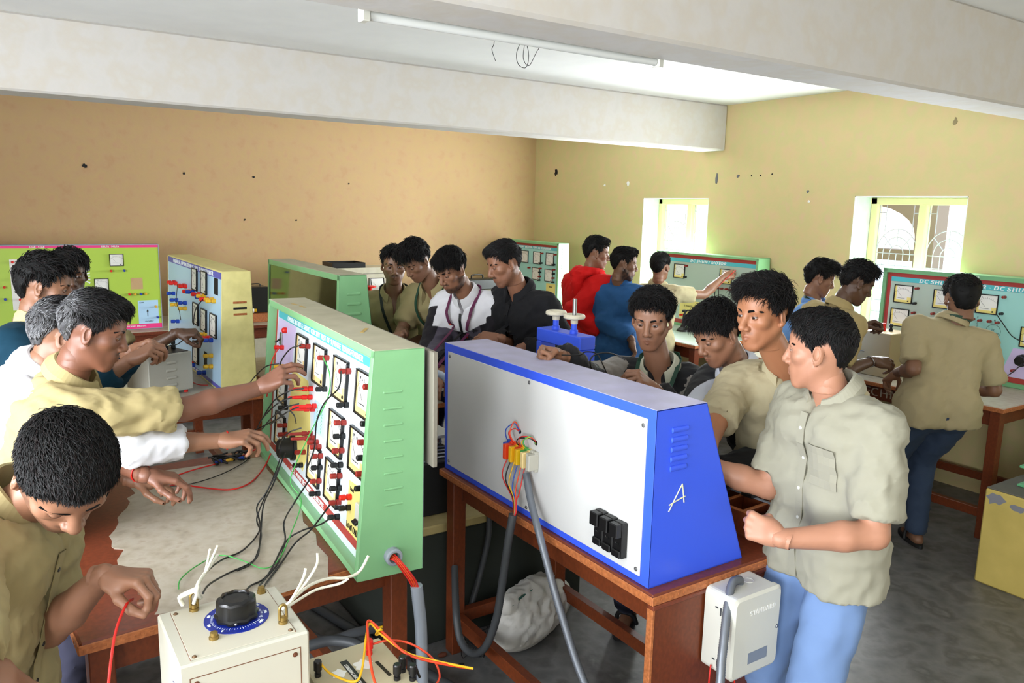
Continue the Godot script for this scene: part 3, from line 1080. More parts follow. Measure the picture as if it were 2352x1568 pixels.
# hair: a cap over the skull with a hairline, and tapered locks that grow from it; eyebrows belong to it
static func hair(s: Dictionary, hb: Basis, head: Vector3, hs: Vector3, rng: RandomNumberGenerator, near: bool) -> G:
	var st: Dictionary = s.hair
	var g := G.new()
	g.colored = true
	var col: Color = st.get("color", Color(0.007, 0.006, 0.006))
	var grey: float = st.get("grey", 0.0)
	var ce := Vector3(0, 0.030, -0.013)
	var er := Vector3(0.076, 0.082, 0.098)
	var shift: float = st.get("line", 0.0)
	var line := [[0.0, 36.0 + shift], [35.0, 35.0 + shift], [50.0, 24.0 + shift * 0.5], [64.0, 2.0], [78.0, -16.0], [90.0, 4.0], [104.0, 10.0], [116.0, -14.0], [135.0, -44.0 - st.get("nape", 0.0)], [180.0, -50.0 - st.get("nape", 0.0)]]
	var top: float = st.get("top", 0.026) * 0.72
	var side: float = st.get("side", 0.010) * 0.75
	var back: float = st.get("back", side / 0.75) * 0.75
	var quiff: float = st.get("front", 0.0)
	var part: float = st.get("part", 0.0)
	var fz := FastNoiseLite.new()
	fz.seed = s.seed + 3; fz.frequency = st.get("bump", 30.0)
	var na := 56 if near else 36
	var ne := 22 if near else 14
	var thick := func(az: float, el: float, e0: float) -> float:
		var f := smooth(0.0, 16.0, el - e0)
		var hgt := smooth(0.0, 50.0, el)
		var aa := absf(az)
		var low := lerpf(side, back, smooth(100.0, 150.0, aa))
		var t := lerpf(low, top, hgt)
		t += quiff * smooth(85.0, 20.0, aa) * smooth(85.0, 45.0, el)
		return t * (0.1 + 0.9 * f) - (1.0 - f) * 0.003
	var pos := func(az: float, el: float, t: float) -> Vector3:
		var dip := maxf(0.0, -36.0 - el)
		var a := deg_to_rad(az); var e := deg_to_rad(maxf(el, -36.0))
		var d := Vector3(sin(a) * cos(e), sin(e), cos(a) * cos(e))
		return ce + d * er + (d / er).normalized() * t + Vector3(0, -0.0021, 0.0006) * dip
	for k in ne + 1:
		for q in na + 1:
			var az := lerpf(-180.0, 180.0, float(q) / na)
			var e0 := piece(line, absf(az))
			var el := lerpf(e0, 90.0, pow(float(k) / ne, 0.85))
			var t: float = thick.call(az, el, e0)
			var p: Vector3 = pos.call(az, el, t)
			p += (p - ce).normalized() * t * 0.4 * fz.get_noise_3d(p.x, p.y, p.z)
			var gc := col
			if grey > 0.0:
				var m := clampf(grey * smooth(0.0, -0.075, p.z + 0.8 * (p.y - 0.03)) * (0.6 + 1.2 * fz.get_noise_3d(p.x * 3.0, p.y * 3.0, p.z * 3.0)), 0.0, 0.8)
				gc = col.lerp(Color(0.10, 0.10, 0.105), m)
			g.c.append(gc); g.v.append(head + hb * (p * hs)); g.n.append(Vector3.UP)
	for k in ne:
		for q in na:
			var a := k * (na + 1) + q
			g.tri(a, a + 1, a + na + 2); g.tri(a, a + na + 2, a + na + 1)
	renormal(g)
	var count: int = st.get("locks", 500) * 3
	if not near: count = count / 2
	var lift: float = st.get("lift", 0.5) * 0.6
	var length: float = st.get("len", 0.035)
	var comb: Vector3 = st.get("comb", Vector3(0.3, 0, 1))
	var curl: float = st.get("curl", 0.3)
	var lw: float = st.get("lock", 0.0032) * (0.42 if near else 0.62)
	for q in count:
		var az := rng.randf_range(-180.0, 180.0)
		var e0 := piece(line, absf(az))
		var el := rad_to_deg(asin(lerpf(sin(deg_to_rad(maxf(e0, -36.0))), 1.0, rng.randf()))) if rng.randf() < 0.8 else rng.randf_range(e0, e0 + 25.0)
		var t: float = thick.call(az, el, e0)
		var p: Vector3 = pos.call(az, el, t * 0.8)
		var nn := (p - ce) / (er * er)
		nn = nn.normalized()
		var jit := Vector3(rng.randf_range(-1, 1), rng.randf_range(-1, 1), rng.randf_range(-1, 1))
		var cm := comb
		if el < 35.0: cm = cm.lerp(Vector3(0, -1.0, -0.4), smooth(35.0, 5.0, el))
		if part != 0.0: cm.x *= signf(p.x - part)
		var d := (cm + jit * curl)
		d = (d - nn * d.dot(nn)).normalized()
		var hgt := smooth(-10.0, 50.0, el)
		var ln := length * 1.15 * lerpf(0.35, 1.0, hgt) * rng.randf_range(0.6, 1.25)
		if absf(az) < 50.0: ln *= st.get("fringe", 1.0)
		var up := nn * lift * lerpf(0.25, 1.0, hgt)
		var d0 := (d * 0.6 + up * 1.1).normalized()
		var d1 := (d + up * 0.25 + jit * curl * 0.4).normalized()
		var d2 := (d - nn * 0.45 + jit * curl * 0.7 + Vector3(0, -0.25, 0)).normalized()
		var pts := [p, p + d0 * ln * 0.4, p + d0 * ln * 0.4 + d1 * ln * 0.35, p + d0 * ln * 0.4 + d1 * ln * 0.35 + d2 * ln * 0.35]
		var gc := col.lightened(rng.randf() * 0.012)
		if grey > 0.0:
			var m := clampf(grey * (0.05 + smooth(0.0, -0.075, p.z + 0.8 * (p.y - 0.03))) * rng.randf_range(-0.3, 1.4), 0.0, 1.0)
			gc = gc.lerp(Color(0.22, 0.22, 0.23), m)
		lock(g, pts, lw * rng.randf_range(0.7, 1.3), gc, head, hb, hs)
	# eyebrows
	for sg: float in [-1.0, 1.0]:
		for q in (16 if near else 8):
			var u := q / (15.0 if near else 7.0)
			var p := Vector3(sg * lerpf(0.014, 0.051, u), 0.0255 + 0.006 * sin(u * 2.4) - 0.003 * u, 0.0875 - 0.021 * u * u)
			var d := Vector3(sg * 0.9, 0.35 - 0.7 * u, -0.45 * u).normalized() * 0.011
			lock(g, [p - Vector3(0, 0.003, 0), p + d * 0.5, p + d * 0.8, p + d], 0.0034, col, head, hb, hs)
	return g

static func lock(g: G, pts: Array, w: float, col: Color, head: Vector3, hb: Basis, hs: Vector3) -> void:
	var f := g.v.size()
	var ws := [w, w * 1.05, w * 0.75, w * 0.1]
	for k in 4:
		var d: Vector3 = (pts[mini(k + 1, 3)] - pts[maxi(k - 1, 0)]).normalized()
		var x := d.cross(Vector3(0.31, 0.77, 0.55)).normalized()
		var y := d.cross(x)
		for s in 3:
			var a := TAU * s / 3.0
			var nn := x * cos(a) + y * sin(a)
			g.v.append(head + hb * ((pts[k] + nn * ws[k]) * hs)); g.n.append(hb * nn); g.c.append(col)
	for k in 3:
		for s in 3:
			var a := f + k * 3 + s
			var b := f + k * 3 + (s + 1) % 3
			g.tri(a, b, b + 3); g.tri(a, b + 3, a + 3)

func ribbon(pts: Array, side: Array, w: float, th := 0.002) -> G:
	var g := G.new()
	for k in pts.size() - 1:
		var a0: Vector3 = pts[k] - side[k] * w * 0.5; var a1: Vector3 = pts[k] + side[k] * w * 0.5
		var b0: Vector3 = pts[k + 1] - side[k + 1] * w * 0.5; var b1: Vector3 = pts[k + 1] + side[k + 1] * w * 0.5
		var nn := (a1 - a0).cross(b0 - a0).normalized() * th
		g.quad(a0 + nn, a1 + nn, b1 + nn, b0 + nn)
		g.quad(a1 - nn, a0 - nn, b0 - nn, b1 - nn)
		g.quad(a0 - nn, a0 + nn, b0 + nn, b0 - nn)
		g.quad(a1 + nn, a1 - nn, b1 - nn, b1 + nn)
	return g

func crowd() -> Array:
	return [
		{"label": "young man in pale khaki and light blue trousers at the blue cabinet's near end", "seed": 11, "near": true, "head": Vector3(2.004, 1.503, -1.390), "neck": Vector3(2.064, 1.374, -1.349), "hip": Vector3(2.064, 0.919, -1.349), "look": Vector3(-0.433, -0.060, -0.886), "face": -102.3, "wrists": [Vector3(1.814, 1.113, -1.679), Vector3(1.730, 1.030, -1.255)], "poles": [Vector3(-0.110, -1.000, 0.167), Vector3(-0.018, -0.173, 0.057)], "hands": [["relaxed", Vector3(-0.889, 0.100, -0.469), Vector3(0.000, -1.000, 0.000)], ["grip", Vector3(-0.363, 0.150, -0.900), Vector3(0.705, -0.350, -0.612)]], "skin": lin(0.67, 0.48, 0.38), "cloth": lin(0.575, 0.565, 0.50), "trouser": lin(0.42, 0.52, 0.68), "collar_open": 0.6, "vneck": 0.03, "sleeve": 0.86, "gaze": -0.1, "jaw": 1.0, "hem": -0.12, "hair": {"top": 0.026, "side": 0.006, "back": 0.010, "front": 0.012, "locks": 1700, "len": 0.030, "lift": 0.45, "curl": 0.28, "comb": Vector3(0.75, 0, 0.5), "lock": 0.0026, "nape": 2.0}},
		{"label": "tall young man with swept-up fringe and open khaki collar, looking over the blue cabinet", "seed": 12, "near": true, "head": Vector3(2.185, 1.557, -1.744), "neck": Vector3(2.347, 1.359, -1.742), "hip": Vector3(2.455, 0.904, -1.814), "look": Vector3(-0.985, -0.120, -0.052), "face": -54.1, "wrists": [Vector3(1.775, 1.099, -1.641), Vector3(2.261, 1.035, -1.428)], "poles": [Vector3(-0.417, -1.000, -0.276), Vector3(0.191, -0.007, 0.017)], "hands": [["relaxed", Vector3(-0.999, -0.300, -0.302), Vector3(0.000, -1.000, 0.000)], ["relaxed", Vector3(-0.416, -0.900, 0.085), Vector3(-0.834, 0.000, -0.552)]], "skin": lin(0.64, 0.43, 0.31), "cloth": lin(0.68, 0.64, 0.52), "trouser": lin(0.25, 0.28, 0.36), "collar_open": 1.0, "vneck": 0.10, "moustache": 0.25, "head_size": Vector3(0.98, 1.0, 0.96), "nose": 1.25, "lid": 0.4, "gaze": -0.2, "jaw": 0.96, "hair": {"top": 0.030, "side": 0.012, "front": 0.022, "locks": 1700, "len": 0.042, "lift": 0.8, "curl": 0.6, "comb": Vector3(-0.5, 0, 0.6), "lock": 0.0028, "nape": 4.0}},
		{"label": "young man in a black blazer over a white shirt, head bowed behind the blue cabinet", "seed": 13, "near": true, "head": Vector3(2.256, 1.444, -2.002), "neck": Vector3(2.407, 1.299, -2.006), "hip": Vector3(2.671, 0.844, -1.951), "look": Vector3(-0.860, -0.450, -0.150), "face": -87.3, "wrists": [Vector3(1.962, 1.106, -1.884), Vector3(2.093, 0.971, -1.830)], "poles": [Vector3(0.110, -1.000, -0.167), Vector3(0.417, -1.000, 0.276)], "hands": [["reach", Vector3(-0.999, -0.200, -0.302), Vector3(0.000, -1.000, 0.000)], ["reach", Vector3(-0.916, -0.300, -0.247), Vector3(0.000, -1.000, 0.000)]], "skin": lin(0.54, 0.38, 0.29), "cloth": lin(0.13, 0.13, 0.14), "trouser": lin(0.12, 0.12, 0.14), "long": true, "thick": 0.014, "style": "open", "vneck": 0.10, "moustache": 0.4, "lid": 0.85, "gaze": -0.6, "fold": 0.006, "hair": {"top": 0.034, "side": 0.014, "front": 0.014, "locks": 1500, "len": 0.036, "lift": 0.7, "curl": 0.6, "fringe": 1.3, "comb": Vector3(0.1, 0, 1), "lock": 0.003}},
		{"label": "curly-haired young man in a grey and black jacket holding up a black wire", "seed": 14, "near": true, "head": Vector3(2.226, 1.454, -2.328), "neck": Vector3(2.314, 1.250, -2.350), "hip": Vector3(2.421, 0.795, -2.423), "look": Vector3(-0.814, -0.200, 0.541), "face": -57.5, "wrists": [Vector3(1.760, 1.346, -2.310), Vector3(2.047, 1.225, -2.095)], "poles": [Vector3(-0.167, -1.000, -0.110), Vector3(0.361, -1.000, -0.001)], "hands": [["grip", Vector3(-0.930, 0.150, -0.136), Vector3(-0.247, -0.300, 0.916)], ["pinch", Vector3(-0.666, 0.600, -0.261), Vector3(-0.293, -0.600, -0.554)]], "skin": lin(0.54, 0.38, 0.29), "cloth": lin(0.42, 0.40, 0.39), "trouser": lin(0.2, 0.22, 0.3), "long": true, "thick": 0.016, "style": "panels", "vneck": 0.12, "collar_open": 1.0, "moustache": 0.3, "lid": 0.45, "gaze": -0.25, "size": 1.0, "fold": 0.012, "hair": {"top": 0.044, "side": 0.022, "front": 0.006, "locks": 2200, "len": 0.032, "lift": 0.8, "curl": 1.2, "comb": Vector3(0.2, 0, 0.4), "bump": 45.0, "lock": 0.0028}},
		{"label": "young man in a red hooded sweatshirt standing beside the blue-jacketed student", "seed": 15, "near": false, "head": Vector3(3.665, 1.581, -4.444), "neck": Vector3(3.637, 1.419, -4.490), "hip": Vector3(3.637, 0.920, -4.490), "look": Vector3(0.778, -0.120, 0.455), "face": 95.2, "wrists": [Vector3(3.598, 1.040, -4.255), Vector3(3.725, 0.994, -4.405)], "poles": [Vector3(-0.444, -1.000, -0.054), Vector3(-0.334, -1.000, -0.221)], "hands": [["relaxed", Vector3(-0.110, -1.000, 0.167), Vector3(-0.834, 0.000, -0.552)], ["relaxed", Vector3(-0.110, -1.000, 0.167), Vector3(0.834, 0.000, 0.552)]], "skin": lin(0.54, 0.38, 0.29), "cloth": lin(0.80, 0.10, 0.10), "trouser": lin(0.42, 0.47, 0.6), "long": true, "thick": 0.02, "collar": "hood", "hem": -0.06, "nose": 1.2, "hair": {"top": 0.026, "side": 0.010, "front": 0.018, "locks": 900, "len": 0.034, "lift": 0.6, "curl": 0.5, "comb": Vector3(0.2, 0, 1)}},
		{"label": "bearded young man in a blue zip jacket between the red hoodie and shunt motor board", "seed": 16, "near": false, "head": Vector3(3.694, 1.521, -4.169), "neck": Vector3(3.681, 1.371, -4.208), "hip": Vector3(3.681, 0.916, -4.208), "look": Vector3(0.778, -0.100, 0.455), "face": 105.9, "wrists": [Vector3(3.629, 1.016, -3.987), Vector3(3.789, 0.984, -4.117)], "poles": [Vector3(-0.444, -1.000, -0.054), Vector3(-0.334, -1.000, -0.221)], "hands": [["relaxed", Vector3(0.140, -1.000, 0.332), Vector3(-0.834, 0.000, -0.552)], ["relaxed", Vector3(0.140, -1.000, 0.332), Vector3(0.834, 0.000, 0.552)]], "skin": lin(0.47, 0.33, 0.25), "cloth": lin(0.17, 0.34, 0.54), "trouser": lin(0.2, 0.22, 0.3), "long": true, "thick": 0.02, "collar": "stand", "hem": -0.16, "stubble": 0.95, "hair": {"top": 0.022, "side": 0.006, "front": 0.024, "locks": 900, "len": 0.030, "lift": 0.6, "curl": 0.3, "comb": Vector3(0, 0, 1)}},
		{"label": "young man in khaki seen from behind, arm stretched to the shunt motor board's meter", "seed": 17, "near": false, "head": Vector3(4.687, 1.431, -4.831), "neck": Vector3(4.689, 1.273, -4.858), "hip": Vector3(4.592, 0.818, -4.803), "look": Vector3(0.914, 0.020, -0.294), "face": 112.0, "wrists": [Vector3(5.237, 1.343, -4.632), Vector3(4.516, 0.804, -4.694)], "poles": [Vector3(0.112, -1.000, 0.194), Vector3(-0.526, -0.600, 0.251)], "hands": [["reach", Vector3(0.999, 0.350, 0.302), Vector3(0.719, -0.600, -0.723)], ["relaxed", Vector3(0.000, -1.000, 0.000), Vector3(0.834, 0.000, 0.552)]], "skin": lin(0.54, 0.38, 0.29), "cloth": lin(0.70, 0.66, 0.52), "trouser": lin(0.3, 0.35, 0.48), "sleeve": 0.6, "hair": {"top": 0.028, "side": 0.010, "back": 0.014, "locks": 900, "len": 0.026, "lift": 0.6, "curl": 0.7}},
		{"label": "curly-haired man in a khaki shirt with moustache and dark lanyard, facing the room", "seed": 18, "near": false, "head": Vector3(2.083, 1.523, -4.506), "neck": Vector3(2.112, 1.345, -4.572), "hip": Vector3(2.167, 0.890, -4.655), "look": Vector3(-0.358, -0.140, 0.903), "face": -24.5, "wrists": [Vector3(1.904, 1.094, -4.354), Vector3(2.028, 1.075, -4.207)], "poles": [Vector3(-0.723, -0.600, -0.719), Vector3(0.944, -0.600, 0.385)], "hands": [["reach", Vector3(-0.275, -0.500, 0.777), Vector3(0.221, -0.800, -0.334)], ["reach", Vector3(-0.608, -0.500, 0.557), Vector3(0.221, -0.800, -0.334)]], "skin": lin(0.47, 0.33, 0.25), "cloth": lin(0.58, 0.53, 0.38), "trouser": lin(0.2, 0.2, 0.26), "collar_open": 0.9, "vneck": 0.09, "moustache": 0.65, "lid": 0.4, "hair": {"top": 0.026, "side": 0.008, "front": 0.010, "locks": 900, "len": 0.034, "lift": 0.7, "curl": 0.8, "comb": Vector3(-0.5, 0, 0.6)}},
		{"label": "young man in khaki bowing beside the moustached man, white card on his lanyard", "seed": 19, "near": false, "head": Vector3(2.042, 1.578, -4.118), "neck": Vector3(2.187, 1.427, -4.149), "hip": Vector3(2.354, 0.920, -4.219), "look": Vector3(-0.748, -0.600, 0.224), "face": -64.0, "wrists": [Vector3(1.882, 1.180, -3.960), Vector3(2.000, 1.118, -3.869)], "poles": [Vector3(-0.223, -1.000, -0.388), Vector3(0.944, -0.600, 0.385)], "hands": [["reach", Vector3(-0.833, -0.300, -0.192), Vector3(0.221, -0.800, -0.334)], ["reach", Vector3(-0.833, -0.400, -0.192), Vector3(0.221, -0.800, -0.334)]], "skin": lin(0.47, 0.33, 0.25), "cloth": lin(0.58, 0.53, 0.38), "trouser": lin(0.2, 0.2, 0.26), "collar_open": 0.8, "lid": 0.8, "gaze": -0.5, "hair": {"top": 0.036, "side": 0.016, "front": 0.016, "locks": 1200, "len": 0.042, "lift": 0.7, "curl": 0.5, "fringe": 1.3, "comb": Vector3(0.2, 0, 1)}},
		{"label": "bearded young man in a white-topped black sports jacket with a purple lanyard", "seed": 20, "near": true, "head": Vector3(2.064, 1.556, -3.734), "neck": Vector3(2.203, 1.413, -3.771), "hip": Vector3(2.336, 0.920, -3.827), "look": Vector3(-0.817, -0.480, 0.238), "face": -60.6, "wrists": [Vector3(1.929, 1.039, -3.595), Vector3(2.049, 1.019, -3.512)], "poles": [Vector3(-0.390, -1.000, -0.498), Vector3(0.777, -0.800, 0.275)], "hands": [["reach", Vector3(-0.608, -0.600, 0.557), Vector3(0.221, -0.800, -0.334)], ["reach", Vector3(-0.692, -0.600, 0.501), Vector3(0.221, -0.800, -0.334)]], "skin": lin(0.54, 0.38, 0.29), "cloth": lin(0.13, 0.12, 0.15), "trouser": lin(0.12, 0.12, 0.16), "long": true, "thick": 0.018, "collar": "stand", "style": "yoke", "stubble": 0.9, "lid": 0.85, "gaze": -0.6, "nose": 1.15, "fold": 0.008, "hair": {"top": 0.024, "side": 0.008, "front": 0.010, "locks": 1400, "len": 0.040, "lift": 0.5, "curl": 0.35, "fringe": 1.3, "comb": Vector3(0.3, 0, 1), "lock": 0.003}},
		{"label": "man in a plain black shirt with swept-back greying hair, looking down", "seed": 21, "near": true, "head": Vector3(2.227, 1.606, -3.454), "neck": Vector3(2.353, 1.460, -3.463), "hip": Vector3(2.422, 0.920, -3.477), "look": Vector3(-0.902, -0.350, -0.177), "face": -80.6, "wrists": [Vector3(2.140, 1.231, -3.338), Vector3(2.218, 1.189, -3.252)], "poles": [Vector3(0.416, -1.000, -0.085), Vector3(0.667, -0.800, 0.442)], "hands": [["reach", Vector3(-0.944, 0.100, -0.385), Vector3(0.331, -0.600, -0.500)], ["relaxed", Vector3(-0.749, -0.500, -0.136), Vector3(0.221, -0.800, -0.334)]], "skin": lin(0.55, 0.38, 0.29), "cloth": lin(0.115, 0.115, 0.125), "trouser": lin(0.1, 0.1, 0.12), "long": true, "thick": 0.012, "collar_open": 0.6, "moustache": 0.75, "stubble": 0.3, "lid": 0.8, "gaze": -0.5, "nose": 1.2, "hair": {"top": 0.022, "side": 0.007, "front": 0.016, "locks": 1400, "len": 0.034, "lift": 0.5, "curl": 0.3, "comb": Vector3(-0.3, 0, 1), "lock": 0.003, "grey": 0.12}},
		{"label": "young man with mop hair in a light blue shirt and green lanyard near the window", "seed": 22, "near": false, "head": Vector3(4.576, 1.476, -3.210), "neck": Vector3(4.564, 1.312, -3.246), "hip": Vector3(4.564, 0.857, -3.246), "look": Vector3(0.626, -0.250, 0.594), "face": 22.8, "wrists": [Vector3(4.445, 1.036, -3.085), Vector3(4.653, 1.022, -3.066)], "poles": [Vector3(-0.417, -1.000, -0.276), Vector3(0.276, -1.000, -0.417)], "hands": [["relaxed", Vector3(0.085, -0.600, 0.416), Vector3(0.000, -1.000, 0.000)], ["relaxed", Vector3(0.085, -0.600, 0.416), Vector3(0.000, -1.000, 0.000)]], "skin": lin(0.54, 0.38, 0.29), "cloth": lin(0.42, 0.58, 0.80), "trouser": lin(0.2, 0.22, 0.3), "collar_open": 0.6, "long": true, "hair": {"top": 0.034, "side": 0.018, "back": 0.022, "front": 0.016, "locks": 1000, "len": 0.050, "lift": 0.5, "curl": 0.5, "fringe": 1.3, "comb": Vector3(0.3, 0, 1), "nape": 6.0}},
		{"label": "dark-skinned man in tan khaki shirt in profile, hands at the cream load box", "seed": 23, "near": false, "head": Vector3(4.043, 1.519, -2.599), "neck": Vector3(3.956, 1.377, -2.652), "hip": Vector3(3.831, 0.920, -2.735), "look": Vector3(0.739, -0.400, 0.514), "face": 75.9, "wrists": [Vector3(3.993, 1.112, -2.426), Vector3(4.161, 1.254, -2.649)], "poles": [Vector3(-0.416, -1.000, 0.085), Vector3(0.221, -1.000, -0.334)], "hands": [["reach", Vector3(0.847, -0.150, 0.441), Vector3(0.331, -0.700, -0.500)], ["pinch", Vector3(0.612, 0.300, 0.525), Vector3(0.029, -0.800, 0.499)]], "skin": lin(0.33, 0.22, 0.16), "cloth": lin(0.64, 0.57, 0.40), "trouser": lin(0.2, 0.2, 0.26), "collar_open": 0.3, "sleeve": 0.8, "lid": 0.8, "nose": 1.1, "hair": {"top": 0.030, "side": 0.012, "front": 0.014, "locks": 1200, "len": 0.040, "lift": 0.8, "curl": 0.9, "comb": Vector3(0.2, 0, 1)}},
		{"label": "broad man in khaki and sandals seen from behind at the motor generator board", "seed": 24, "near": false, "head": Vector3(4.528, 1.443, -2.262), "neck": Vector3(4.457, 1.314, -2.258), "hip": Vector3(4.307, 0.859, -2.214), "look": Vector3(0.680, -0.350, -0.629), "face": 143.6, "wrists": [Vector3(4.761, 0.901, -2.300), Vector3(4.289, 1.011, -2.453)], "poles": [Vector3(0.126, -1.000, 0.443), Vector3(-0.471, -1.000, 0.168)], "hands": [["reach", Vector3(0.580, -0.400, -0.695), Vector3(0.000, -1.000, 0.000)], ["reach", Vector3(0.261, -0.600, -0.666), Vector3(0.056, -0.900, 0.277)]], "feet": [Vector3(4.396, 0.000, -2.297), Vector3(4.414, 0.000, -2.551)], "skin": lin(0.47, 0.33, 0.25), "cloth": lin(0.62, 0.57, 0.44), "trouser": lin(0.20, 0.25, 0.33), "head_size": Vector3(1.04, 1.02, 1.0), "fat": 1.14, "wide": 1.12, "sleeve": 0.86, "stubble": 0.9, "collar_open": 0.0, "hair": {"top": 0.032, "side": 0.012, "back": 0.030, "nape": 14.0, "locks": 1300, "len": 0.030, "lift": 0.7, "curl": 0.9, "comb": Vector3(0, 0, 0.6)}},
		{"label": "young man with cropped black hair bowed over a red wire beside the white variac", "seed": 25, "near": true, "head": Vector3(0.085, 1.340, -1.775), "neck": Vector3(-0.021, 1.246, -1.948), "hip": Vector3(-0.115, 0.791, -1.950), "look": Vector3(0.102, -0.780, 0.607), "face": 62.2, "wrists": [Vector3(-0.008, 0.922, -1.690), Vector3(0.139, 1.097, -1.787)], "poles": [Vector3(-0.003, -0.010, 0.053), Vector3(-0.085, -0.174, -0.111)], "hands": [["relaxed", Vector3(0.723, -0.200, 0.719), Vector3(0.000, -1.000, 0.000)], ["pinch", Vector3(0.779, 0.050, 0.635), Vector3(0.028, -0.900, 0.139)]], "skin": lin(0.54, 0.38, 0.29), "cloth": lin(0.58, 0.53, 0.38), "trouser": lin(0.10, 0.12, 0.2), "head_size": Vector3(1.06, 1.06, 1.05), "collar_open": 0.7, "vneck": 0.06, "stubble": 0.5, "lid": 0.9, "sleeve": 0.9, "hair": {"top": 0.022, "side": 0.012, "back": 0.014, "front": 0.006, "locks": 4600, "len": 0.026, "lift": 0.5, "curl": 0.45, "comb": Vector3(0.1, 0, 1), "lock": 0.0023, "line": -4.0, "bump": 18.0}},
		{"label": "man with grey-streaked hair in khaki stretching his arm to the open circuit board", "seed": 26, "near": true, "head": Vector3(0.236, 1.495, -2.680), "neck": Vector3(0.152, 1.354, -2.744), "hip": Vector3(-0.015, 0.899, -2.854), "look": Vector3(0.883, -0.300, 0.225), "face": 87.5, "wrists": [Vector3(0.763, 1.266, -2.674), Vector3(0.343, 1.031, -2.636)], "poles": [Vector3(0.028, -1.000, 0.139), Vector3(0.166, -1.000, -0.250)], "hands": [["reach", Vector3(0.764, 0.500, 0.386), Vector3(0.678, -0.600, -0.390)], ["relaxed", Vector3(0.833, -0.200, 0.192), Vector3(0.000, -1.000, 0.000)]], "skin": lin(0.47, 0.31, 0.23), "cloth": lin(0.66, 0.60, 0.43), "trouser": lin(0.2, 0.2, 0.26), "collar_open": 0.3, "sleeve": 0.9, "fold": 0.014, "lid": 0.6, "moustache": 0.4, "hair": {"top": 0.028, "side": 0.012, "back": 0.014, "front": 0.012, "locks": 2000, "len": 0.034, "lift": 0.5, "curl": 0.35, "comb": Vector3(0.2, 0, 1), "lock": 0.0025, "grey": 1.0}},
		{"label": "grey-haired man in a white long-sleeved shirt with a red wrist thread", "seed": 27, "near": true, "head": Vector3(0.157, 1.460, -2.848), "neck": Vector3(0.082, 1.355, -2.876), "hip": Vector3(-0.084, 0.900, -2.986), "look": Vector3(0.929, -0.300, -0.045), "face": 90.2, "wrists": [Vector3(0.575, 1.107, -2.644), Vector3(0.331, 0.945, -2.870)], "poles": [Vector3(-0.110, -1.000, 0.167), Vector3(0.166, -1.000, -0.250)], "hands": [["reach", Vector3(0.917, 0.120, 0.427), Vector3(0.249, -0.900, -0.195)], ["relaxed", Vector3(0.833, -0.200, 0.192), Vector3(0.000, -1.000, 0.000)]], "skin": lin(0.54, 0.38, 0.29), "cloth": lin(0.82, 0.82, 0.84), "trouser": lin(0.2, 0.2, 0.26), "long": true, "cuff": 0.10, "fold": 0.012, "collar_open": 0.2, "hair": {"top": 0.024, "side": 0.010, "locks": 1500, "len": 0.030, "lift": 0.5, "curl": 0.35, "comb": Vector3(0.2, 0, 1), "lock": 0.0026, "grey": 1.2}},
		{"label": "young man in a dark teal sweater over a cream collar, hands at a grey box", "seed": 28, "near": false, "head": Vector3(0.149, 1.559, -3.482), "neck": Vector3(0.109, 1.425, -3.505), "hip": Vector3(0.009, 0.920, -3.571), "look": Vector3(0.816, -0.200, 0.180), "face": 63.2, "wrists": [Vector3(0.388, 1.294, -3.208), Vector3(0.419, 1.316, -3.314)], "poles": [Vector3(-0.332, -1.000, 0.140), Vector3(0.221, -1.000, -0.334)], "hands": [["pinch", Vector3(0.681, 0.450, 0.331), Vector3(0.471, -0.700, -0.168)], ["pinch", Vector3(0.654, 0.300, 0.553), Vector3(-0.109, -0.800, 0.527)]], "skin": lin(0.54, 0.38, 0.29), "cloth": lin(0.06, 0.20, 0.27), "trouser": lin(0.2, 0.2, 0.26), "long": true, "thick": 0.012, "cuff": 0.06, "collar_open": 0.0, "hair": {"top": 0.032, "side": 0.018, "back": 0.022, "front": 0.012, "locks": 1200, "len": 0.040, "lift": 0.6, "curl": 0.6, "comb": Vector3(0.2, 0, 1), "nape": 8.0}},
		{"label": "dark young man peering past the teal sweater, arm stretched to the parallel operation board", "seed": 29, "near": false, "head": Vector3(0.289, 1.527, -4.356), "neck": Vector3(0.252, 1.365, -4.408), "hip": Vector3(0.210, 0.910, -4.436), "look": Vector3(0.086, -0.100, 0.957), "face": 34.7, "wrists": [Vector3(0.345, 1.118, -3.991), Vector3(0.751, 1.218, -4.290)], "poles": [Vector3(-0.332, -1.000, 0.140), Vector3(0.222, -1.000, 0.027)], "hands": [["relaxed", Vector3(0.195, -0.900, 0.249), Vector3(0.834, 0.000, 0.552)], ["pinch", Vector3(0.889, 0.050, 0.469), Vector3(0.332, -0.900, -0.140)]], "skin": lin(0.33, 0.22, 0.16), "cloth": lin(0.58, 0.53, 0.38), "trouser": lin(0.2, 0.2, 0.26), "moustache": 0.4, "hair": {"top": 0.034, "side": 0.014, "front": 0.016, "locks": 900, "len": 0.040, "lift": 0.6, "curl": 0.5, "comb": Vector3(0.5, 0, 0.8), "line": -4.0}},
	]

var crowd_list := []
var crowd_out := []
var heads := []
var hands := {}

func _work(k: int) -> void:
	crowd_out[k] = person_arrays(crowd_list[k], heads, hands)

func _shapes(k: int) -> void:
	var poses := ["relaxed", "pinch", "grip", "reach"]
	if k < 2: heads[k] = head_shape(0.003 if k == 0 else 0.0048)
	else: hands[poses[(k - 2) / 2]][k % 2] = hand_shape(poses[(k - 2) / 2], 0.0032 if k % 2 == 0 else 0.0045)

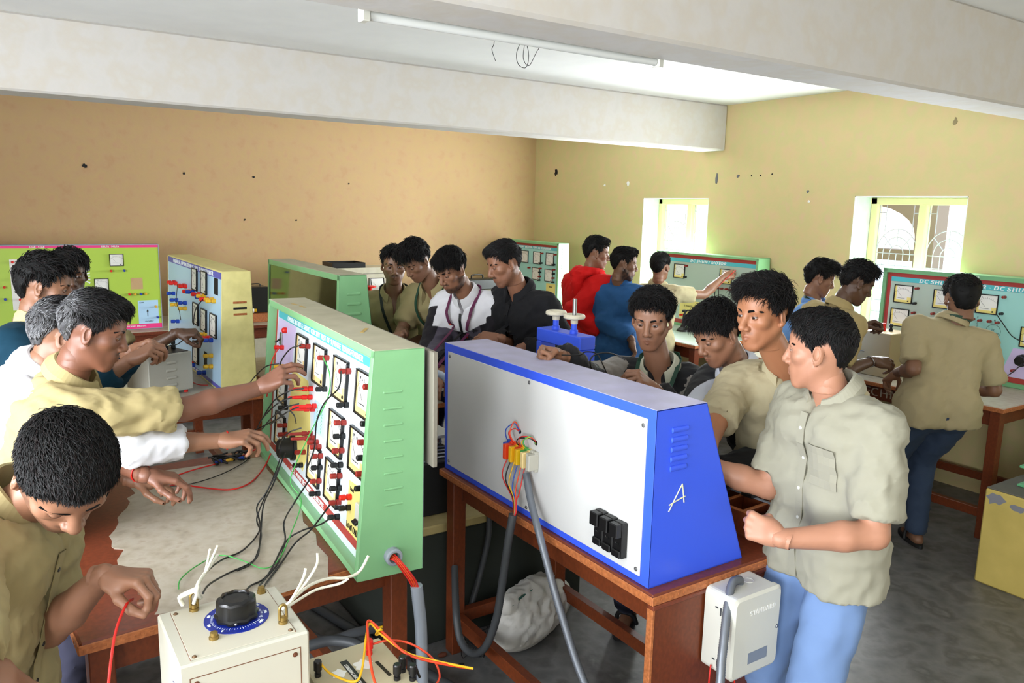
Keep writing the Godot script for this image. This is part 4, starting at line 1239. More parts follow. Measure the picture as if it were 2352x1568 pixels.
func people() -> void:
	crowd_list = crowd()
	heads = [null, null]
	for p: String in ["relaxed", "pinch", "grip", "reach"]: hands[p] = [null, null]
	crowd_out.resize(crowd_list.size())
	var id := WorkerThreadPool.add_group_task(_shapes, 10)
	WorkerThreadPool.wait_for_group_task_completion(id)
	id = WorkerThreadPool.add_group_task(_work, crowd_list.size())
	WorkerThreadPool.wait_for_group_task_completion(id)
	for k in crowd_list.size():
		dress(crowd_list[k], crowd_out[k])

func cloth_mat(c: Color) -> StandardMaterial3D:
	var m := mat(c.linear_to_srgb(), 0.85, 0.0, 0.3)
	m.rim_enabled = true
	m.rim = 0.2
	m.rim_tint = 0.6
	return m

# cloth of several colours: u and v of 0.5 are the seams
func seam_mat(low: Color, high: Color, low2: Color) -> StandardMaterial3D:
	var im := Image.create(64, 64, false, Image.FORMAT_RGB8)
	im.fill_rect(Rect2i(0, 0, 32, 32), low)
	im.fill_rect(Rect2i(0, 32, 32, 32), low2)
	im.fill_rect(Rect2i(32, 0, 32, 64), high)
	var m := cloth_mat(Color.WHITE)
	m.albedo_texture = ImageTexture.create_from_image(im)
	return m

func dress(s: Dictionary, a: Dictionary) -> void:
	var base: Vector3 = Vector3(s.hip.x, 0, s.hip.z)
	var t := thing("person", s.label, "person", base)
	var back := at(-base)
	obj("body", a.body, M.skin, t, back)
	var cm := cloth_mat(s.cloth)
	match s.get("style", ""):
		"yoke": cm = seam_mat(Color(0.13, 0.12, 0.14), Color(0.86, 0.86, 0.88), Color(0.33, 0.31, 0.36))
		"panels": cm = seam_mat(Color(0.54, 0.52, 0.50), Color(0.13, 0.13, 0.14), Color(0.54, 0.52, 0.50))
		"open": cm = seam_mat(Color(0.13, 0.13, 0.14), Color(0.80, 0.82, 0.86), Color(0.13, 0.13, 0.14))
	var long: bool = s.get("long", false)
	var sh := obj("jacket" if s.has("style") or s.get("collar", "") != "" else "shirt", a.shirt, cm, t, back)
	obj("trousers", a.trousers, cloth_mat(s.trouser), t, back)
	obj("sandals", a.sandals, M.rubber, t, back)
	obj("hair", a.hair, M.hair, t, back)
	if a.has("collar"):
		var cc: Color = s.cloth
		if s.has("style"): cc = lin(0.70, 0.70, 0.62) if s.style == "panels" else lin(0.85, 0.85, 0.86) if s.style != "open" else lin(0.82, 0.84, 0.88)
		if s.seed == 28: cc = lin(0.70, 0.66, 0.50)
		obj("collar", a.collar, cloth_mat(cc), sh)
	if a.has("hood"):
		obj("hood", a.hood, cm, sh)
	extras(s, a, t, sh, back)

# the outermost point of a garment's front (or back) at x, y of the wearer's own axes
func surf(g: G, f: Dictionary, x: float, y: float, side := 1.0) -> Vector3:
	var best := -9.0
	var out: Vector3 = f.hip + f.right * x + f.spine * y + f.front * 0.12 * side
	for k in g.v.size():
		var p: Vector3 = g.v[k] - f.hip
		if absf(p.dot(f.spine) - y) < 0.014 and absf(p.dot(f.right) - x) < 0.014:
			var z := p.dot(f.front) * side
			if z > best:
				best = z
				out = f.hip + f.right * x + f.spine * y + f.front * z * side
	return out

func lanyard(t: Node3D, back: Transform3D, a: Dictionary, m: Material, low: float, card: Material, spots: Material = null) -> void:
	var f: Dictionary = a.frame
	var h: float = (f.neck - f.hip).length()
	var g := G.new()
	var end: Vector3 = surf(a.shirt, f, 0.0, h * low) + f.front * 0.006
	for sg: float in [-1.0, 1.0]:
		var pts := []
		var sd := []
		pts.append(f.neck - f.front * 0.055 + f.nd * 0.035 + f.right * 0.02 * sg)
		pts.append(f.neck - f.front * 0.01 + f.nd * 0.04 + f.right * 0.082 * sg)
		for k in 7:
			var u := k / 6.0
			var y := lerpf(h - 0.035, h * low + 0.02, u)
			pts.append(surf(a.shirt, f, sg * lerpf(0.078, 0.006, pow(u, 1.2)), y) + f.front * lerpf(0.013, 0.010, u))
		var c := curve(pts, 4)
		for k in c.size():
			var d: Vector3 = (c[mini(k + 1, c.size() - 1)] - c[maxi(k - 1, 0)]).normalized()
			var w: Vector3 = d.cross(f.front)
			sd.append(w.normalized() if w.length() > 0.2 else f.right)
		g.add(ribbon(c, sd, 0.017, 0.0012))
	var ln := obj("lanyard", g, m, t, back)
	if spots:
		var sp := G.new()
		for sg: float in [-1.0, 1.0]:
			for u: float in [0.35, 0.7]:
				sp.box(Vector3(0.012, 0.02, 0.003), Transform3D(Basis(f.right, f.spine, f.front), surf(a.shirt, f, sg * lerpf(0.078, 0.006, pow(u, 1.2)), lerpf(h - 0.035, h * low + 0.02, u)) + f.front * 0.010), 0.0005)
		obj("printed_mark", sp, spots, ln)
	var b := Basis(f.right, f.spine, f.front)
	obj("clip", G.new().box(Vector3(0.012, 0.03, 0.006), Transform3D(b, end - f.spine * 0.012), 0.001), M.wire_orange if spots else M.metal, ln)
	if card:
		obj("identity_card", G.new().box(Vector3(0.05, 0.08, 0.003), Transform3D(b, end - f.spine * 0.07 + f.front * 0.004), 0.0008), card, ln)
		obj("card_print", G.new().box(Vector3(0.02, 0.05, 0.001), Transform3D(b, end - f.spine * 0.065 - f.right * 0.012 + f.front * 0.006), 0.0), M.red_band, ln)

func front_strip(a: Dictionary, sh: Node3D, m: Material, buttons: Material, lo := -0.1, hi := 0.9) -> void:
	var f: Dictionary = a.frame
	var h: float = (f.neck - f.hip).length()
	var pts := []
	var sd := []
	for k in 12:
		pts.append(surf(a.shirt, f, 0.0, lerpf(h * hi, lo, k / 11.0)) + f.front * 0.0012)
		sd.append(f.right)
	obj("placket", ribbon(pts, sd, 0.028, 0.0012), m, sh)
	for k in 5:
		var p: Vector3 = pts[1 + k * 2]
		obj("button", G.new().lathe([Vector2(0, 0), Vector2(0.0055, 0), Vector2(0.005, 0.002), Vector2(0, 0.0022)], Transform3D(Basis(f.right, f.front, f.spine), p + f.front * 0.001), 10), buttons, sh)

func pocket(a: Dictionary, sh: Node3D, m: Material, side := -1.0) -> void:
	var f: Dictionary = a.frame
	var h: float = (f.neck - f.hip).length()
	var g := G.new()
	var n := 5
	for i in n:
		for j in n:
			var q := []
			for o: Vector2 in [Vector2(i, j), Vector2(i + 1, j), Vector2(i + 1, j + 1), Vector2(i, j + 1)]:
				q.append(surf(a.shirt, f, side * 0.035 + side * 0.095 * o.x / n, h * 0.72 - 0.12 * o.y / n) + f.front * 0.002)
			g.quad(q[0], q[1], q[2], q[3])
	obj("pocket", g, m, sh)

func thread(t: Node3D, back: Transform3D, a: Dictionary, k: int, m: Material, along := 0.02) -> void:
	var ar: Array = a.frame.arms[k]
	var d: Vector3 = (ar[2] - ar[1]).normalized()
	var x := d.cross(Vector3.UP).normalized()
	var y := x.cross(d)
	var c: Vector3 = ar[2] - d * along
	var pts := []
	for q in 17:
		pts.append(c + x * cos(TAU * q / 16.0) * 0.0305 + y * sin(TAU * q / 16.0) * 0.0305)
	obj("wrist_thread", G.new().tube(pts, 0.0028, 6), m, t, back)

func extras(s: Dictionary, a: Dictionary, t: Node3D, sh: Node3D, back: Transform3D) -> void:
	var own := cloth_mat(s.cloth)
	var green := mat(Color(0.05, 0.22, 0.15), 0.6)
	match s.seed:
		11:
			front_strip(a, sh, own, M.plastic_white)
			pocket(a, sh, own)
		12:
			front_strip(a, sh, own, M.plastic_white, -0.1, 0.82)
			pocket(a, sh, own)
			obj("neck_chain", G.new().tube(curve([a.frame.neck + a.frame.right * 0.055 + a.frame.nd * 0.03, a.frame.neck + a.frame.front * 0.075 + a.frame.right * 0.03 - a.frame.spine * 0.03, a.frame.neck + a.frame.front * 0.10 - a.frame.spine * 0.09, a.frame.neck + a.frame.front * 0.075 - a.frame.right * 0.03 - a.frame.spine * 0.03, a.frame.neck - a.frame.right * 0.055 + a.frame.nd * 0.03], 6), 0.0016, 5), M.black, t, back)
		13:
			var f: Dictionary = a.frame
			var c: Vector3 = surf(a.shirt, f, -0.12, 0.22) + f.front * 0.003
			var b := Basis(f.right, f.spine, f.front)
			var em := obj("crest", G.new().lathe([Vector2(0, 0), Vector2(0.036, 0), Vector2(0.036, 0.002), Vector2(0, 0.002)], Transform3D(Basis(f.right, f.front, f.spine), c), 24), M.black, sh)
			var g := G.new()
			for k in 12:
				g.box(Vector3(0.003, 0.024, 0.0015), Transform3D(b * Basis(Vector3.BACK, TAU * k / 12.0), c + b * (Basis(Vector3.BACK, TAU * k / 12.0) * Vector3(0, 0.019, 0.003))), 0)
			var rp := []
			for k in 25: rp.append(c + b * Vector3(cos(TAU * k / 24.0) * 0.034, sin(TAU * k / 24.0) * 0.034, 0.003))
			g.tube(rp, 0.0015, 4)
			obj("crest_wheel", g, mat(Color(0.75, 0.55, 0.25), 0.4, 0.4), em)
		14:
			lanyard(t, back, a, green, 0.42, null, M.paper)
		18: lanyard(t, back, a, mat(Color(0.10, 0.14, 0.12), 0.7), 0.35, null)
		19: lanyard(t, back, a, green, 0.42, M.paper, M.wire_orange)
		20:
			lanyard(t, back, a, mat(Color(0.36, 0.10, 0.26), 0.6), 0.46, M.paper, M.wire_orange)
			var f: Dictionary = a.frame
			var zp := []
			var zs := []
			for k in 8:
				zp.append(surf(a.shirt, f, 0.0, lerpf(0.45, 0.20, k / 7.0)) + f.front * 0.002)
				zs.append(f.right)
			obj("zip", ribbon(zp, zs, 0.014, 0.0012), M.black, sh)
			var c: Vector3 = surf(a.shirt, f, -0.085, 0.36) + f.front * 0.004
			obj("emblem", G.new().prism(PackedVector2Array([Vector2(-0.016, 0.012), Vector2(-0.006, 0.010), Vector2(0.004, 0.016), Vector2(0.002, 0.006), Vector2(0.012, -0.004), Vector2(0.004, -0.002), Vector2(0.0, -0.014), Vector2(-0.004, -0.002), Vector2(-0.012, 0.002)]), 0, 0.0015, Transform3D(Basis(f.right, f.spine, f.front), c)), M.ink, sh)
		21:
			front_strip(a, sh, own, M.black)
			var f: Dictionary = a.frame
			var c: Vector3 = surf(a.shirt, f, 0.085, 0.33)
			obj("pocket_pen", G.new().tube([c + f.front * 0.004, c + f.front * 0.007 - f.spine * 0.03, c + f.front * 0.006 - f.spine * 0.06], 0.008, 6, 0.003), mat(Color(0.92, 0.72, 0.72), 0.5), sh)
		22: lanyard(t, back, a, green, 0.45, null)
		23: thread(t, back, a, 0, M.metal)
		24:
			var f: Dictionary = a.frame
			var pts := []
			for k in 13:
				var u := lerpf(-1.9, 1.9, k / 12.0)
				pts.append(f.neck + f.front * 0.018 + f.nd * 0.028 - f.front * cos(u) * 0.086 + f.right * sin(u) * 0.086)
			var sd := []
			for k in 13: sd.append(f.nd)
			obj("lanyard", ribbon(pts, sd, 0.018, 0.0012), green, t, back)
		25: front_strip(a, sh, own, M.black, -0.1, 0.8)
		26: thread(t, back, a, 1, M.wire_red)
		27: thread(t, back, a, 0, M.wire_red, -0.03)

# ---------------------------------------------------------------- the room
func csg_wall(called: String, lo: Vector3, hi: Vector3, holes: Array, m: Material) -> void:
	var w := CSGBox3D.new()
	w.name = called
	w.size = hi - lo
	w.position = (lo + hi) * 0.5
	w.material = m
	add_child(w)
	struct(w)
	for h: Array in holes:
		var c := CSGBox3D.new()
		c.name = "opening"
		c.operation = CSGShape3D.OPERATION_SUBTRACTION
		c.size = h[1] - h[0]
		c.position = (h[0] + h[1]) * 0.5 - w.position
		c.material = M.white_paint
		w.add_child(c, true)

func slab(called: String, lo: Vector3, hi: Vector3, m: Material) -> MeshInstance3D:
	var o := obj(called, G.new().box(hi - lo, Transform3D(), 0.0), m, self, at((lo + hi) * 0.5))
	struct(o)
	return o

func room() -> void:
	var t := 0.30
	slab("floor", Vector3(LX - t, -0.15, WZ - t), Vector3(WX + t, 0, FZ + t), M.floor)
	slab("ceiling", Vector3(LX - t, CY, WZ - t), Vector3(WX + t, CY + 0.15, FZ + t), M.ceiling)
	slab("wall_far", Vector3(LX - t, 0, WZ - t), Vector3(WX + t, CY, WZ), M.wall_far)
	csg_wall("wall_right", Vector3(WX, 0, WZ), Vector3(WX + t, CY, FZ), [
		[Vector3(WX - 0.1, 0.98, -6.09), Vector3(WX + 0.5, 2.025, -5.20)],
		[Vector3(WX - 0.1, 0.98, -3.70), Vector3(WX + 0.5, 2.045, -2.84)],
		[Vector3(WX - 0.1, 0.98, -0.25), Vector3(WX + 0.5, 2.045, 0.9)]], M.wall_win)
	csg_wall("wall_left", Vector3(LX - t, 0, WZ), Vector3(LX, CY, FZ), [
		[Vector3(LX - 0.5, 0.85, -2.8), Vector3(LX + 0.1, 2.4, -0.3)],
		[Vector3(LX - 0.5, 0.85, 0.5), Vector3(LX + 0.1, 2.3, 1.9)]], M.wall_far)
	csg_wall("wall_behind", Vector3(LX, 0, FZ), Vector3(WX, CY, FZ + t), [
		[Vector3(-1.6, 0.75, FZ - 0.1), Vector3(0.4, 2.3, FZ + 0.5)]], M.wall_win)
	struct(obj("beam", G.new().box(Vector3(WX - LX, CY - 2.45, 0.265), Transform3D(), 0.012), M.beam, self, at(Vector3((WX + LX) * 0.5, (CY + 2.45) * 0.5, -5.175))))
	struct(obj("beam", G.new().box(Vector3(WX - LX, CY - 2.45, 0.245), Transform3D(), 0.012), M.beam, self, at(Vector3((WX + LX) * 0.5, (CY + 2.45) * 0.5, -2.115))))
	slab("ground_outside", Vector3(-30, -0.35, -30), Vector3(40, -0.16, 30), mat(Color(0.92, 0.91, 0.88), 0.9))
	window("window_1", -6.09, -5.20, 0.98, 2.025, false)
	window("window_2", -3.70, -2.84, 0.98, 2.045, true)
	# the veranda outside the second window: a low beige wall with an arched opening
	var poly := PackedVector2Array([Vector2(0, 0), Vector2(0.32, 0), Vector2(0.32, 1.70)])
	for k in 13:
		var a := PI - PI * k / 12.0
		poly.append(Vector2(0.83 + cos(a) * 0.50, 1.72 + sin(a) * 0.28))
	poly.append_array(PackedVector2Array([Vector2(1.34, 0), Vector2(1.5, 0), Vector2(1.5, 2.5), Vector2(0, 2.5)]))
	var g := G.new()
	g.prism(poly, -0.1, 0.1)
	g.bx(Vector3(0.2, 1.50, -0.08), Vector3(1.4, 1.60, 0.08))
	g.bx(Vector3(0.80, 0, -0.06), Vector3(0.90, 1.50, 0.06))
	var vw := obj("veranda_arch", g, mat(Color(0.55, 0.48, 0.40), 0.8), self, Transform3D(Basis(Vector3.UP, -PI / 2), Vector3(WX + 1.3, 0.0, -5.2)))
	struct(vw, "beige veranda wall with an arched opening outside the barred window")
	# marks knocked into the plaster
	var rng := RandomNumberGenerator.new()
	rng.seed = 5
	var marks := [[-1, 0.72, 2.18, 0.02], [-1, 1.55, 2.15, 0.012], [-1, 2.2, 2.14, 0.012], [-1, 3.2, 2.11, 0.01], [-1, 2.1, 1.72, 0.01], [-1, 2.62, 1.72, 0.01]]
	for k: Array in marks:
		chip(Vector3(k[1], k[2], WZ + 0.002), Basis(), k[3], k[3], M.black_matt, rng)
	var rb := Basis(Vector3.UP, -PI / 2)
	for k: Array in [[-7.62, 2.32, 0.028, 0.04, 0], [-6.72, 2.16, 0.018, 0.012, 1], [-6.34, 2.17, 0.02, 0.025, 1], [-5.12, 2.20, 0.016, 0.055, 2], [-4.87, 2.22, 0.02, 0.016, 2], [-4.72, 2.22, 0.007, 0.007, 0], [-4.62, 2.22, 0.007, 0.007, 0], [-4.5, 2.23, 0.007, 0.007, 0], [-4.13, 2.08, 0.014, 0.012, 2], [-4.11, 2.0, 0.012, 0.012, 1], [-2.99, 2.55, 0.016, 0.03, 3]]:
		chip(Vector3(WX - 0.002, k[1], k[0]), rb, k[2], k[3], [M.black_matt, M.white_paint, M.conduit, mat(Color(0.55, 0.50, 0.36), 0.8)][k[4]], rng)

func chip(p: Vector3, b: Basis, w: float, h: float, m: Material, rng: RandomNumberGenerator) -> void:
	var poly := PackedVector2Array()
	for k in 11:
		var a := TAU * k / 11.0
		var r := rng.randf_range(0.55, 1.15)
		poly.append(Vector2(cos(a) * w * r, sin(a) * h * r))
	var host: Node3D = get_node("wall_far" if b == Basis() else "wall_right")
	var o := obj("plaster_chip", G.new().prism(poly, -0.002, 0.003), m, host, Transform3D())
	o.transform = host.transform.affine_inverse() * Transform3D(b, p)

func window(called: String, z0: float, z1: float, y0: float, y1: float, grille: bool) -> void:
	var w := Node3D.new()
	w.name = called
	add_child(w)
	struct(w)
	var d := 0.30
	var x0 := WX + d - 0.09
	# white reveals
	obj("reveal", G.new().bx(Vector3(WX + 0.001, y0, z0), Vector3(WX + d, y1, z0 + 0.006), 0), M.white_paint, w)
	obj("reveal", G.new().bx(Vector3(WX + 0.001, y0, z1 - 0.006), Vector3(WX + d, y1, z1), 0), M.white_paint, w)
	obj("reveal", G.new().bx(Vector3(WX + 0.001, y1 - 0.006, z0), Vector3(WX + d, y1, z1), 0), M.white_paint, w)
	obj("window_sill", G.new().bx(Vector3(WX - 0.02, y0 - 0.02, z0), Vector3(WX + d, y0 + 0.012, z1), 0.003), M.white_paint, w)
	var fr := 0.055
	for z: float in [z0 + 0.008, z1 - fr - 0.008]:
		obj("jamb", G.new().bx(Vector3(x0, y0, z), Vector3(x0 + 0.075, y1 - 0.006, z + fr), 0.006), M.window_paint, w)
	obj("head_rail", G.new().bx(Vector3(x0, y1 - 0.006 - fr, z0), Vector3(x0 + 0.075, y1 - 0.006, z1), 0.006), M.window_paint, w)
	obj("bottom_rail", G.new().bx(Vector3(x0, y0 + 0.012, z0), Vector3(x0 + 0.075, y0 + 0.012 + fr, z1), 0.006), M.window_paint, w)
	var zm := (z0 + z1) * 0.5
	obj("mullion", G.new().bx(Vector3(x0, y0 + fr, zm - 0.032), Vector3(x0 + 0.075, y1 - fr, zm + 0.032), 0.006), M.window_paint, w)
	for s in 2:
		var a := z0 + fr + 0.01 if s == 0 else zm + 0.034
		var b := zm - 0.034 if s == 0 else z1 - fr - 0.01
		var yb := y0 + 0.07
		var yt := y1 - fr - 0.008
		var g := G.new()
		var xg := x0 + 0.045
		var wd := b - a
		var ys := lerpf(yb, yt, 0.60)
		var r := 0.0035
		for k in 7:
			var z := a + wd * k / 6.0
			g.cyl(Vector3(xg, yb, z), Vector3(xg, ys if k > 0 and k < 6 else yt, z), r, 5)
		var ny := 6
		for k in ny + 1:
			var y := lerpf(yb, ys, float(k) / ny)
			g.cyl(Vector3(xg, y, a), Vector3(xg, y, b), r, 5)
		var zc := (a + b) * 0.5
		for k in 3:
			var rad := wd * (k + 1) / 6.0
			var pts := []
			for q in 17:
				var an := PI * q / 16.0
				pts.append(Vector3(xg, ys + sin(an) * rad * 1.15, zc + cos(an) * rad))
			g.tube(pts, r, 5)
		for an: float in [0.8, 1.57, 2.34]:
			g.cyl(Vector3(xg, ys + sin(an) * wd * 0.19, zc + cos(an) * wd / 6.0), Vector3(xg, ys + sin(an) * wd * 0.575, zc + cos(an) * wd * 0.5), r, 5)
		for z: float in [a + wd / 6.0, b - wd / 6.0]:
			g.cyl(Vector3(xg, ys + wd * 0.5, z), Vector3(xg, yt, z), r, 5)
		g.cyl(Vector3(xg, yt - 0.06, a), Vector3(xg, yt - 0.06, a + wd / 6.0), r, 5)
		g.cyl(Vector3(xg, yt - 0.06, b), Vector3(xg, yt - 0.06, b - wd / 6.0), r, 5)
		obj("grille", g, M.steel_bar, w)
		if not grille and s == 1:
			# the shutter of the far window stands open inwards against its reveal
			obj("shutter", G.new().bx(Vector3(x0 - 0.17, y0 + 0.03, z1 - 0.05), Vector3(x0, y1 - 0.05, z1 - 0.02), 0.004), M.white_paint, w)

# ---------------------------------------------------------------- tables and test cabinets
# table standing on the floor: origin at one corner of its top, x along its first edge, -z along the second
func table(called: String, label: String, o: Vector3, turn: float, w: float, l: float, h: float, top: Material, frame: Material, edge: Material, skip: Array = [], end_panel := false) -> Node3D:
	var t := thing(called, label, "table", Vector3(o.x, 0, o.z), turn, "worktables of the laboratory")
	obj("tabletop", G.new().bx(Vector3(0, h - 0.028, -l), Vector3(w, h, 0), 0.006), top, t)
	var e := G.new()
	e.bx(Vector3(-0.004, h - 0.030, -l - 0.004), Vector3(w + 0.004, h - 0.004, -l), 0.002)
	e.bx(Vector3(-0.004, h - 0.030, 0), Vector3(w + 0.004, h - 0.004, 0.005), 0.002)
	e.bx(Vector3(-0.005, h - 0.030, -l), Vector3(0, h - 0.004, 0), 0.002)
	e.bx(Vector3(w, h - 0.030, -l), Vector3(w + 0.005, h - 0.004, 0), 0.002)
	# the beading nailed round the edge
	for k in int(w / 0.022):
		e.box(Vector3(0.009, 0.007, 0.002), at(Vector3(0.011 + k * 0.022, h - 0.017, 0.0055)), 0.0008)
	for k in int(l / 0.022):
		e.box(Vector3(0.002, 0.007, 0.009), at(Vector3(-0.0055, h - 0.017, -0.011 - k * 0.022)), 0.0008)
	obj("edge_strip", e, edge, t)
	var i := 0.06
	obj("apron", G.new().bx(Vector3(i, h - 0.13, -i - 0.022), Vector3(w - i, h - 0.029, -i), 0.002), frame, t)
	obj("apron", G.new().bx(Vector3(i, h - 0.13, -l + i), Vector3(w - i, h - 0.029, -l + i + 0.022), 0.002), frame, t)
	obj("apron", G.new().bx(Vector3(i, h - 0.13, -l + i + 0.022), Vector3(i + 0.022, h - 0.029, -i - 0.022), 0.002), frame, t)
	obj("apron", G.new().bx(Vector3(w - i - 0.022, h - 0.13, -l + i + 0.022), Vector3(w - i, h - 0.029, -i - 0.022), 0.002), frame, t)
	for k in 4:
		var x := 0.02 if k % 2 == 0 else w - 0.08
		var z := -0.02 if k < 2 else -l + 0.08
		if skip.has(k): continue
		obj("leg", G.new().bx(Vector3(x, 0, z - 0.06), Vector3(x + 0.06, h - 0.029, z), 0.003), frame, t)
	obj("stretcher", G.new().bx(Vector3(0.08, 0.13, -l + 0.03), Vector3(w - 0.08, 0.185, -l + 0.07), 0.003), frame, t)
	obj("stretcher", G.new().bx(Vector3(0.03, 0.13, -l + 0.08), Vector3(0.07, 0.185, -0.08), 0.003), frame, t)
	obj("stretcher", G.new().bx(Vector3(w - 0.07, 0.13, -l + 0.08), Vector3(w - 0.03, 0.185, -0.08), 0.003), frame, t)
	if end_panel:
		obj("end_panel", G.new().bx(Vector3(0.01, 0.02, -0.018), Vector3(w - 0.01, h - 0.046, 0.0), 0.002), frame, t)
		obj("panel_edge", G.new().bx(Vector3(-0.002, 0.02, -0.020), Vector3(0.010, h - 0.044, 0.004), 0.002), edge, t)
		obj("panel_edge", G.new().bx(Vector3(w - 0.010, 0.02, -0.020), Vector3(w + 0.002, h - 0.044, 0.004), 0.002), edge, t)
		obj("bead_moulding", G.new().bx(Vector3(0.0, h - 0.046, -0.02), Vector3(w, h - 0.031, 0.006), 0.003), M.wood_red, t)
	return t

var meter_parts := {}
var post_mesh := {}
var louver_mesh: ArrayMesh
var screw_mesh: ArrayMesh

func fittings() -> void:
	var w := 0.145; var h := 0.138
	var g := G.new()
	g.bx(Vector3(-w / 2, -h / 2, 0), Vector3(w / 2, -h / 2 + 0.006, 0.012), 0.0015)
	g.bx(Vector3(-w / 2, h / 2 - 0.006, 0), Vector3(w / 2, h / 2, 0.012), 0.0015)
	g.bx(Vector3(-w / 2, -h / 2 + 0.006, 0), Vector3(-w / 2 + 0.006, h / 2 - 0.006, 0.012), 0.0015)
	g.bx(Vector3(w / 2 - 0.006, -h / 2 + 0.006, 0), Vector3(w / 2, h / 2 - 0.006, 0.012), 0.0015)
	g.bx(Vector3(-w / 2 + 0.006, -h / 2 + 0.006, 0), Vector3(w / 2 - 0.006, h / 2 - 0.006, 0.004), 0.0)
	meter_parts.bezel = g.mesh()
	meter_parts.face = G.new().bx(Vector3(-w / 2 + 0.007, -h / 2 + 0.02, 0.004), Vector3(w / 2 - 0.007, h / 2 - 0.007, 0.0066), 0.0005).mesh()
	meter_parts.plate = G.new().bx(Vector3(-w / 2 + 0.007, -h / 2 + 0.007, 0.004), Vector3(w / 2 - 0.007, -h / 2 + 0.026, 0.0072), 0.0005).bx(Vector3(-w / 2 + 0.007, -h / 2 + 0.026, 0.004), Vector3(-w / 2 + 0.022, h / 2 - 0.007, 0.0072), 0.0005).bx(Vector3(w / 2 - 0.04, -h / 2 + 0.026, 0.004), Vector3(w / 2 - 0.007, -h / 2 + 0.048, 0.0072), 0.0005).mesh()
	var s := G.new()
	for k in 11:
		var a := deg_to_rad(135.0 - 9.0 * k)
		var d := Vector3(cos(a), sin(a), 0)
		var p := Vector3(0, -0.045, 0.0074)
		s.box(Vector3(0.0014, 0.009 if k % 5 == 0 else 0.005, 0.0006), Transform3D(Basis(Vector3.BACK, a - PI / 2), p + d * 0.088), 0)
	for k in 20:
		var a := deg_to_rad(135.0 - 4.5 * (k + 0.5))
		s.box(Vector3(0.0072, 0.0007, 0.0006), Transform3D(Basis(Vector3.BACK, a - PI / 2), Vector3(0, -0.045, 0.0074) + Vector3(cos(a), sin(a), 0) * 0.083), 0)
	s.box(Vector3(0.055, 0.002, 0.0008), at(Vector3(-0.012, -0.031, 0.0076)), 0)
	meter_parts.scale = s.mesh()
	meter_parts.needle = G.new().box(Vector3(0.0012, 0.052, 0.0006), Transform3D(Basis(Vector3.BACK, 0.72), Vector3(-0.028, 0.002, 0.0078)), 0).mesh()
	meter_parts.screw = G.new().lathe([Vector2(0, 0.0), Vector2(0.006, 0.0), Vector2(0.005, 0.003), Vector2(0, 0.003)], Transform3D(Basis(Vector3.RIGHT, PI / 2), Vector3(0.042, -0.050, 0.0072)), 10).mesh()
	var pr := [Vector2(0, 0.038), Vector2(0.0052, 0.038), Vector2(0.0088, 0.036), Vector2(0.0092, 0.020), Vector2(0.0062, 0.019), Vector2(0.0062, 0.015), Vector2(0.0098, 0.014), Vector2(0.0098, 0.0), Vector2(0, 0.0)]
	pr.reverse()
	post_mesh.post = G.new().lathe(pr, Transform3D(Basis(Vector3.RIGHT, PI / 2), Vector3.ZERO), 10).mesh()
	# a stackable plug pushed in the post
	var pl := [Vector2(0, 0.0), Vector2(0.0062, 0.0), Vector2(0.0062, 0.028), Vector2(0.0052, 0.032), Vector2(0.0052, 0.048), Vector2(0.003, 0.052), Vector2(0, 0.052)]
	post_mesh.plug = G.new().lathe(pl, Transform3D(Basis(Vector3.RIGHT, PI / 2), Vector3.ZERO), 10).mesh()
	var lv := G.new()
	for k in 8:
		var a0 := PI * k / 8.0; var a1 := PI * (k + 1) / 8.0
		lv.quad(Vector3(-0.5, cos(a0) * 0.006, sin(a0) * 0.004), Vector3(-0.5, cos(a1) * 0.006, sin(a1) * 0.004), Vector3(0.5, cos(a1) * 0.006, sin(a1) * 0.004), Vector3(0.5, cos(a0) * 0.006, sin(a0) * 0.004))
	for e: float in [-0.5, 0.5]:
		for k in 8:
			var a0 := PI * k / 8.0; var a1 := PI * (k + 1) / 8.0
			var p := Vector3(e * 1.06, 0, 0)
			if e > 0: lv.face3(p, Vector3(e, cos(a0) * 0.006, sin(a0) * 0.004), Vector3(e, cos(a1) * 0.006, sin(a1) * 0.004))
			else: lv.face3(p, Vector3(e, cos(a1) * 0.006, sin(a1) * 0.004), Vector3(e, cos(a0) * 0.006, sin(a0) * 0.004))
	louver_mesh = lv.mesh()
	screw_mesh = G.new().lathe([Vector2(0, 0.0), Vector2(0.007, 0.0), Vector2(0.007, 0.0012), Vector2(0.0045, 0.0016), Vector2(0.004, 0.0040), Vector2(0.0, 0.0045)], Transform3D(Basis(Vector3.RIGHT, PI / 2), Vector3.ZERO), 10).mesh()

# a sloped-front cabinet: its axes are x to the reader's right, y up, z towards the reader; origin at the front bottom left
class Cab:
	var t: Node3D
	var ft: Transform3D   # on the board's surface: x right, y up the slope, z out
	var bd: Transform3D
	var length: float
	var height: float

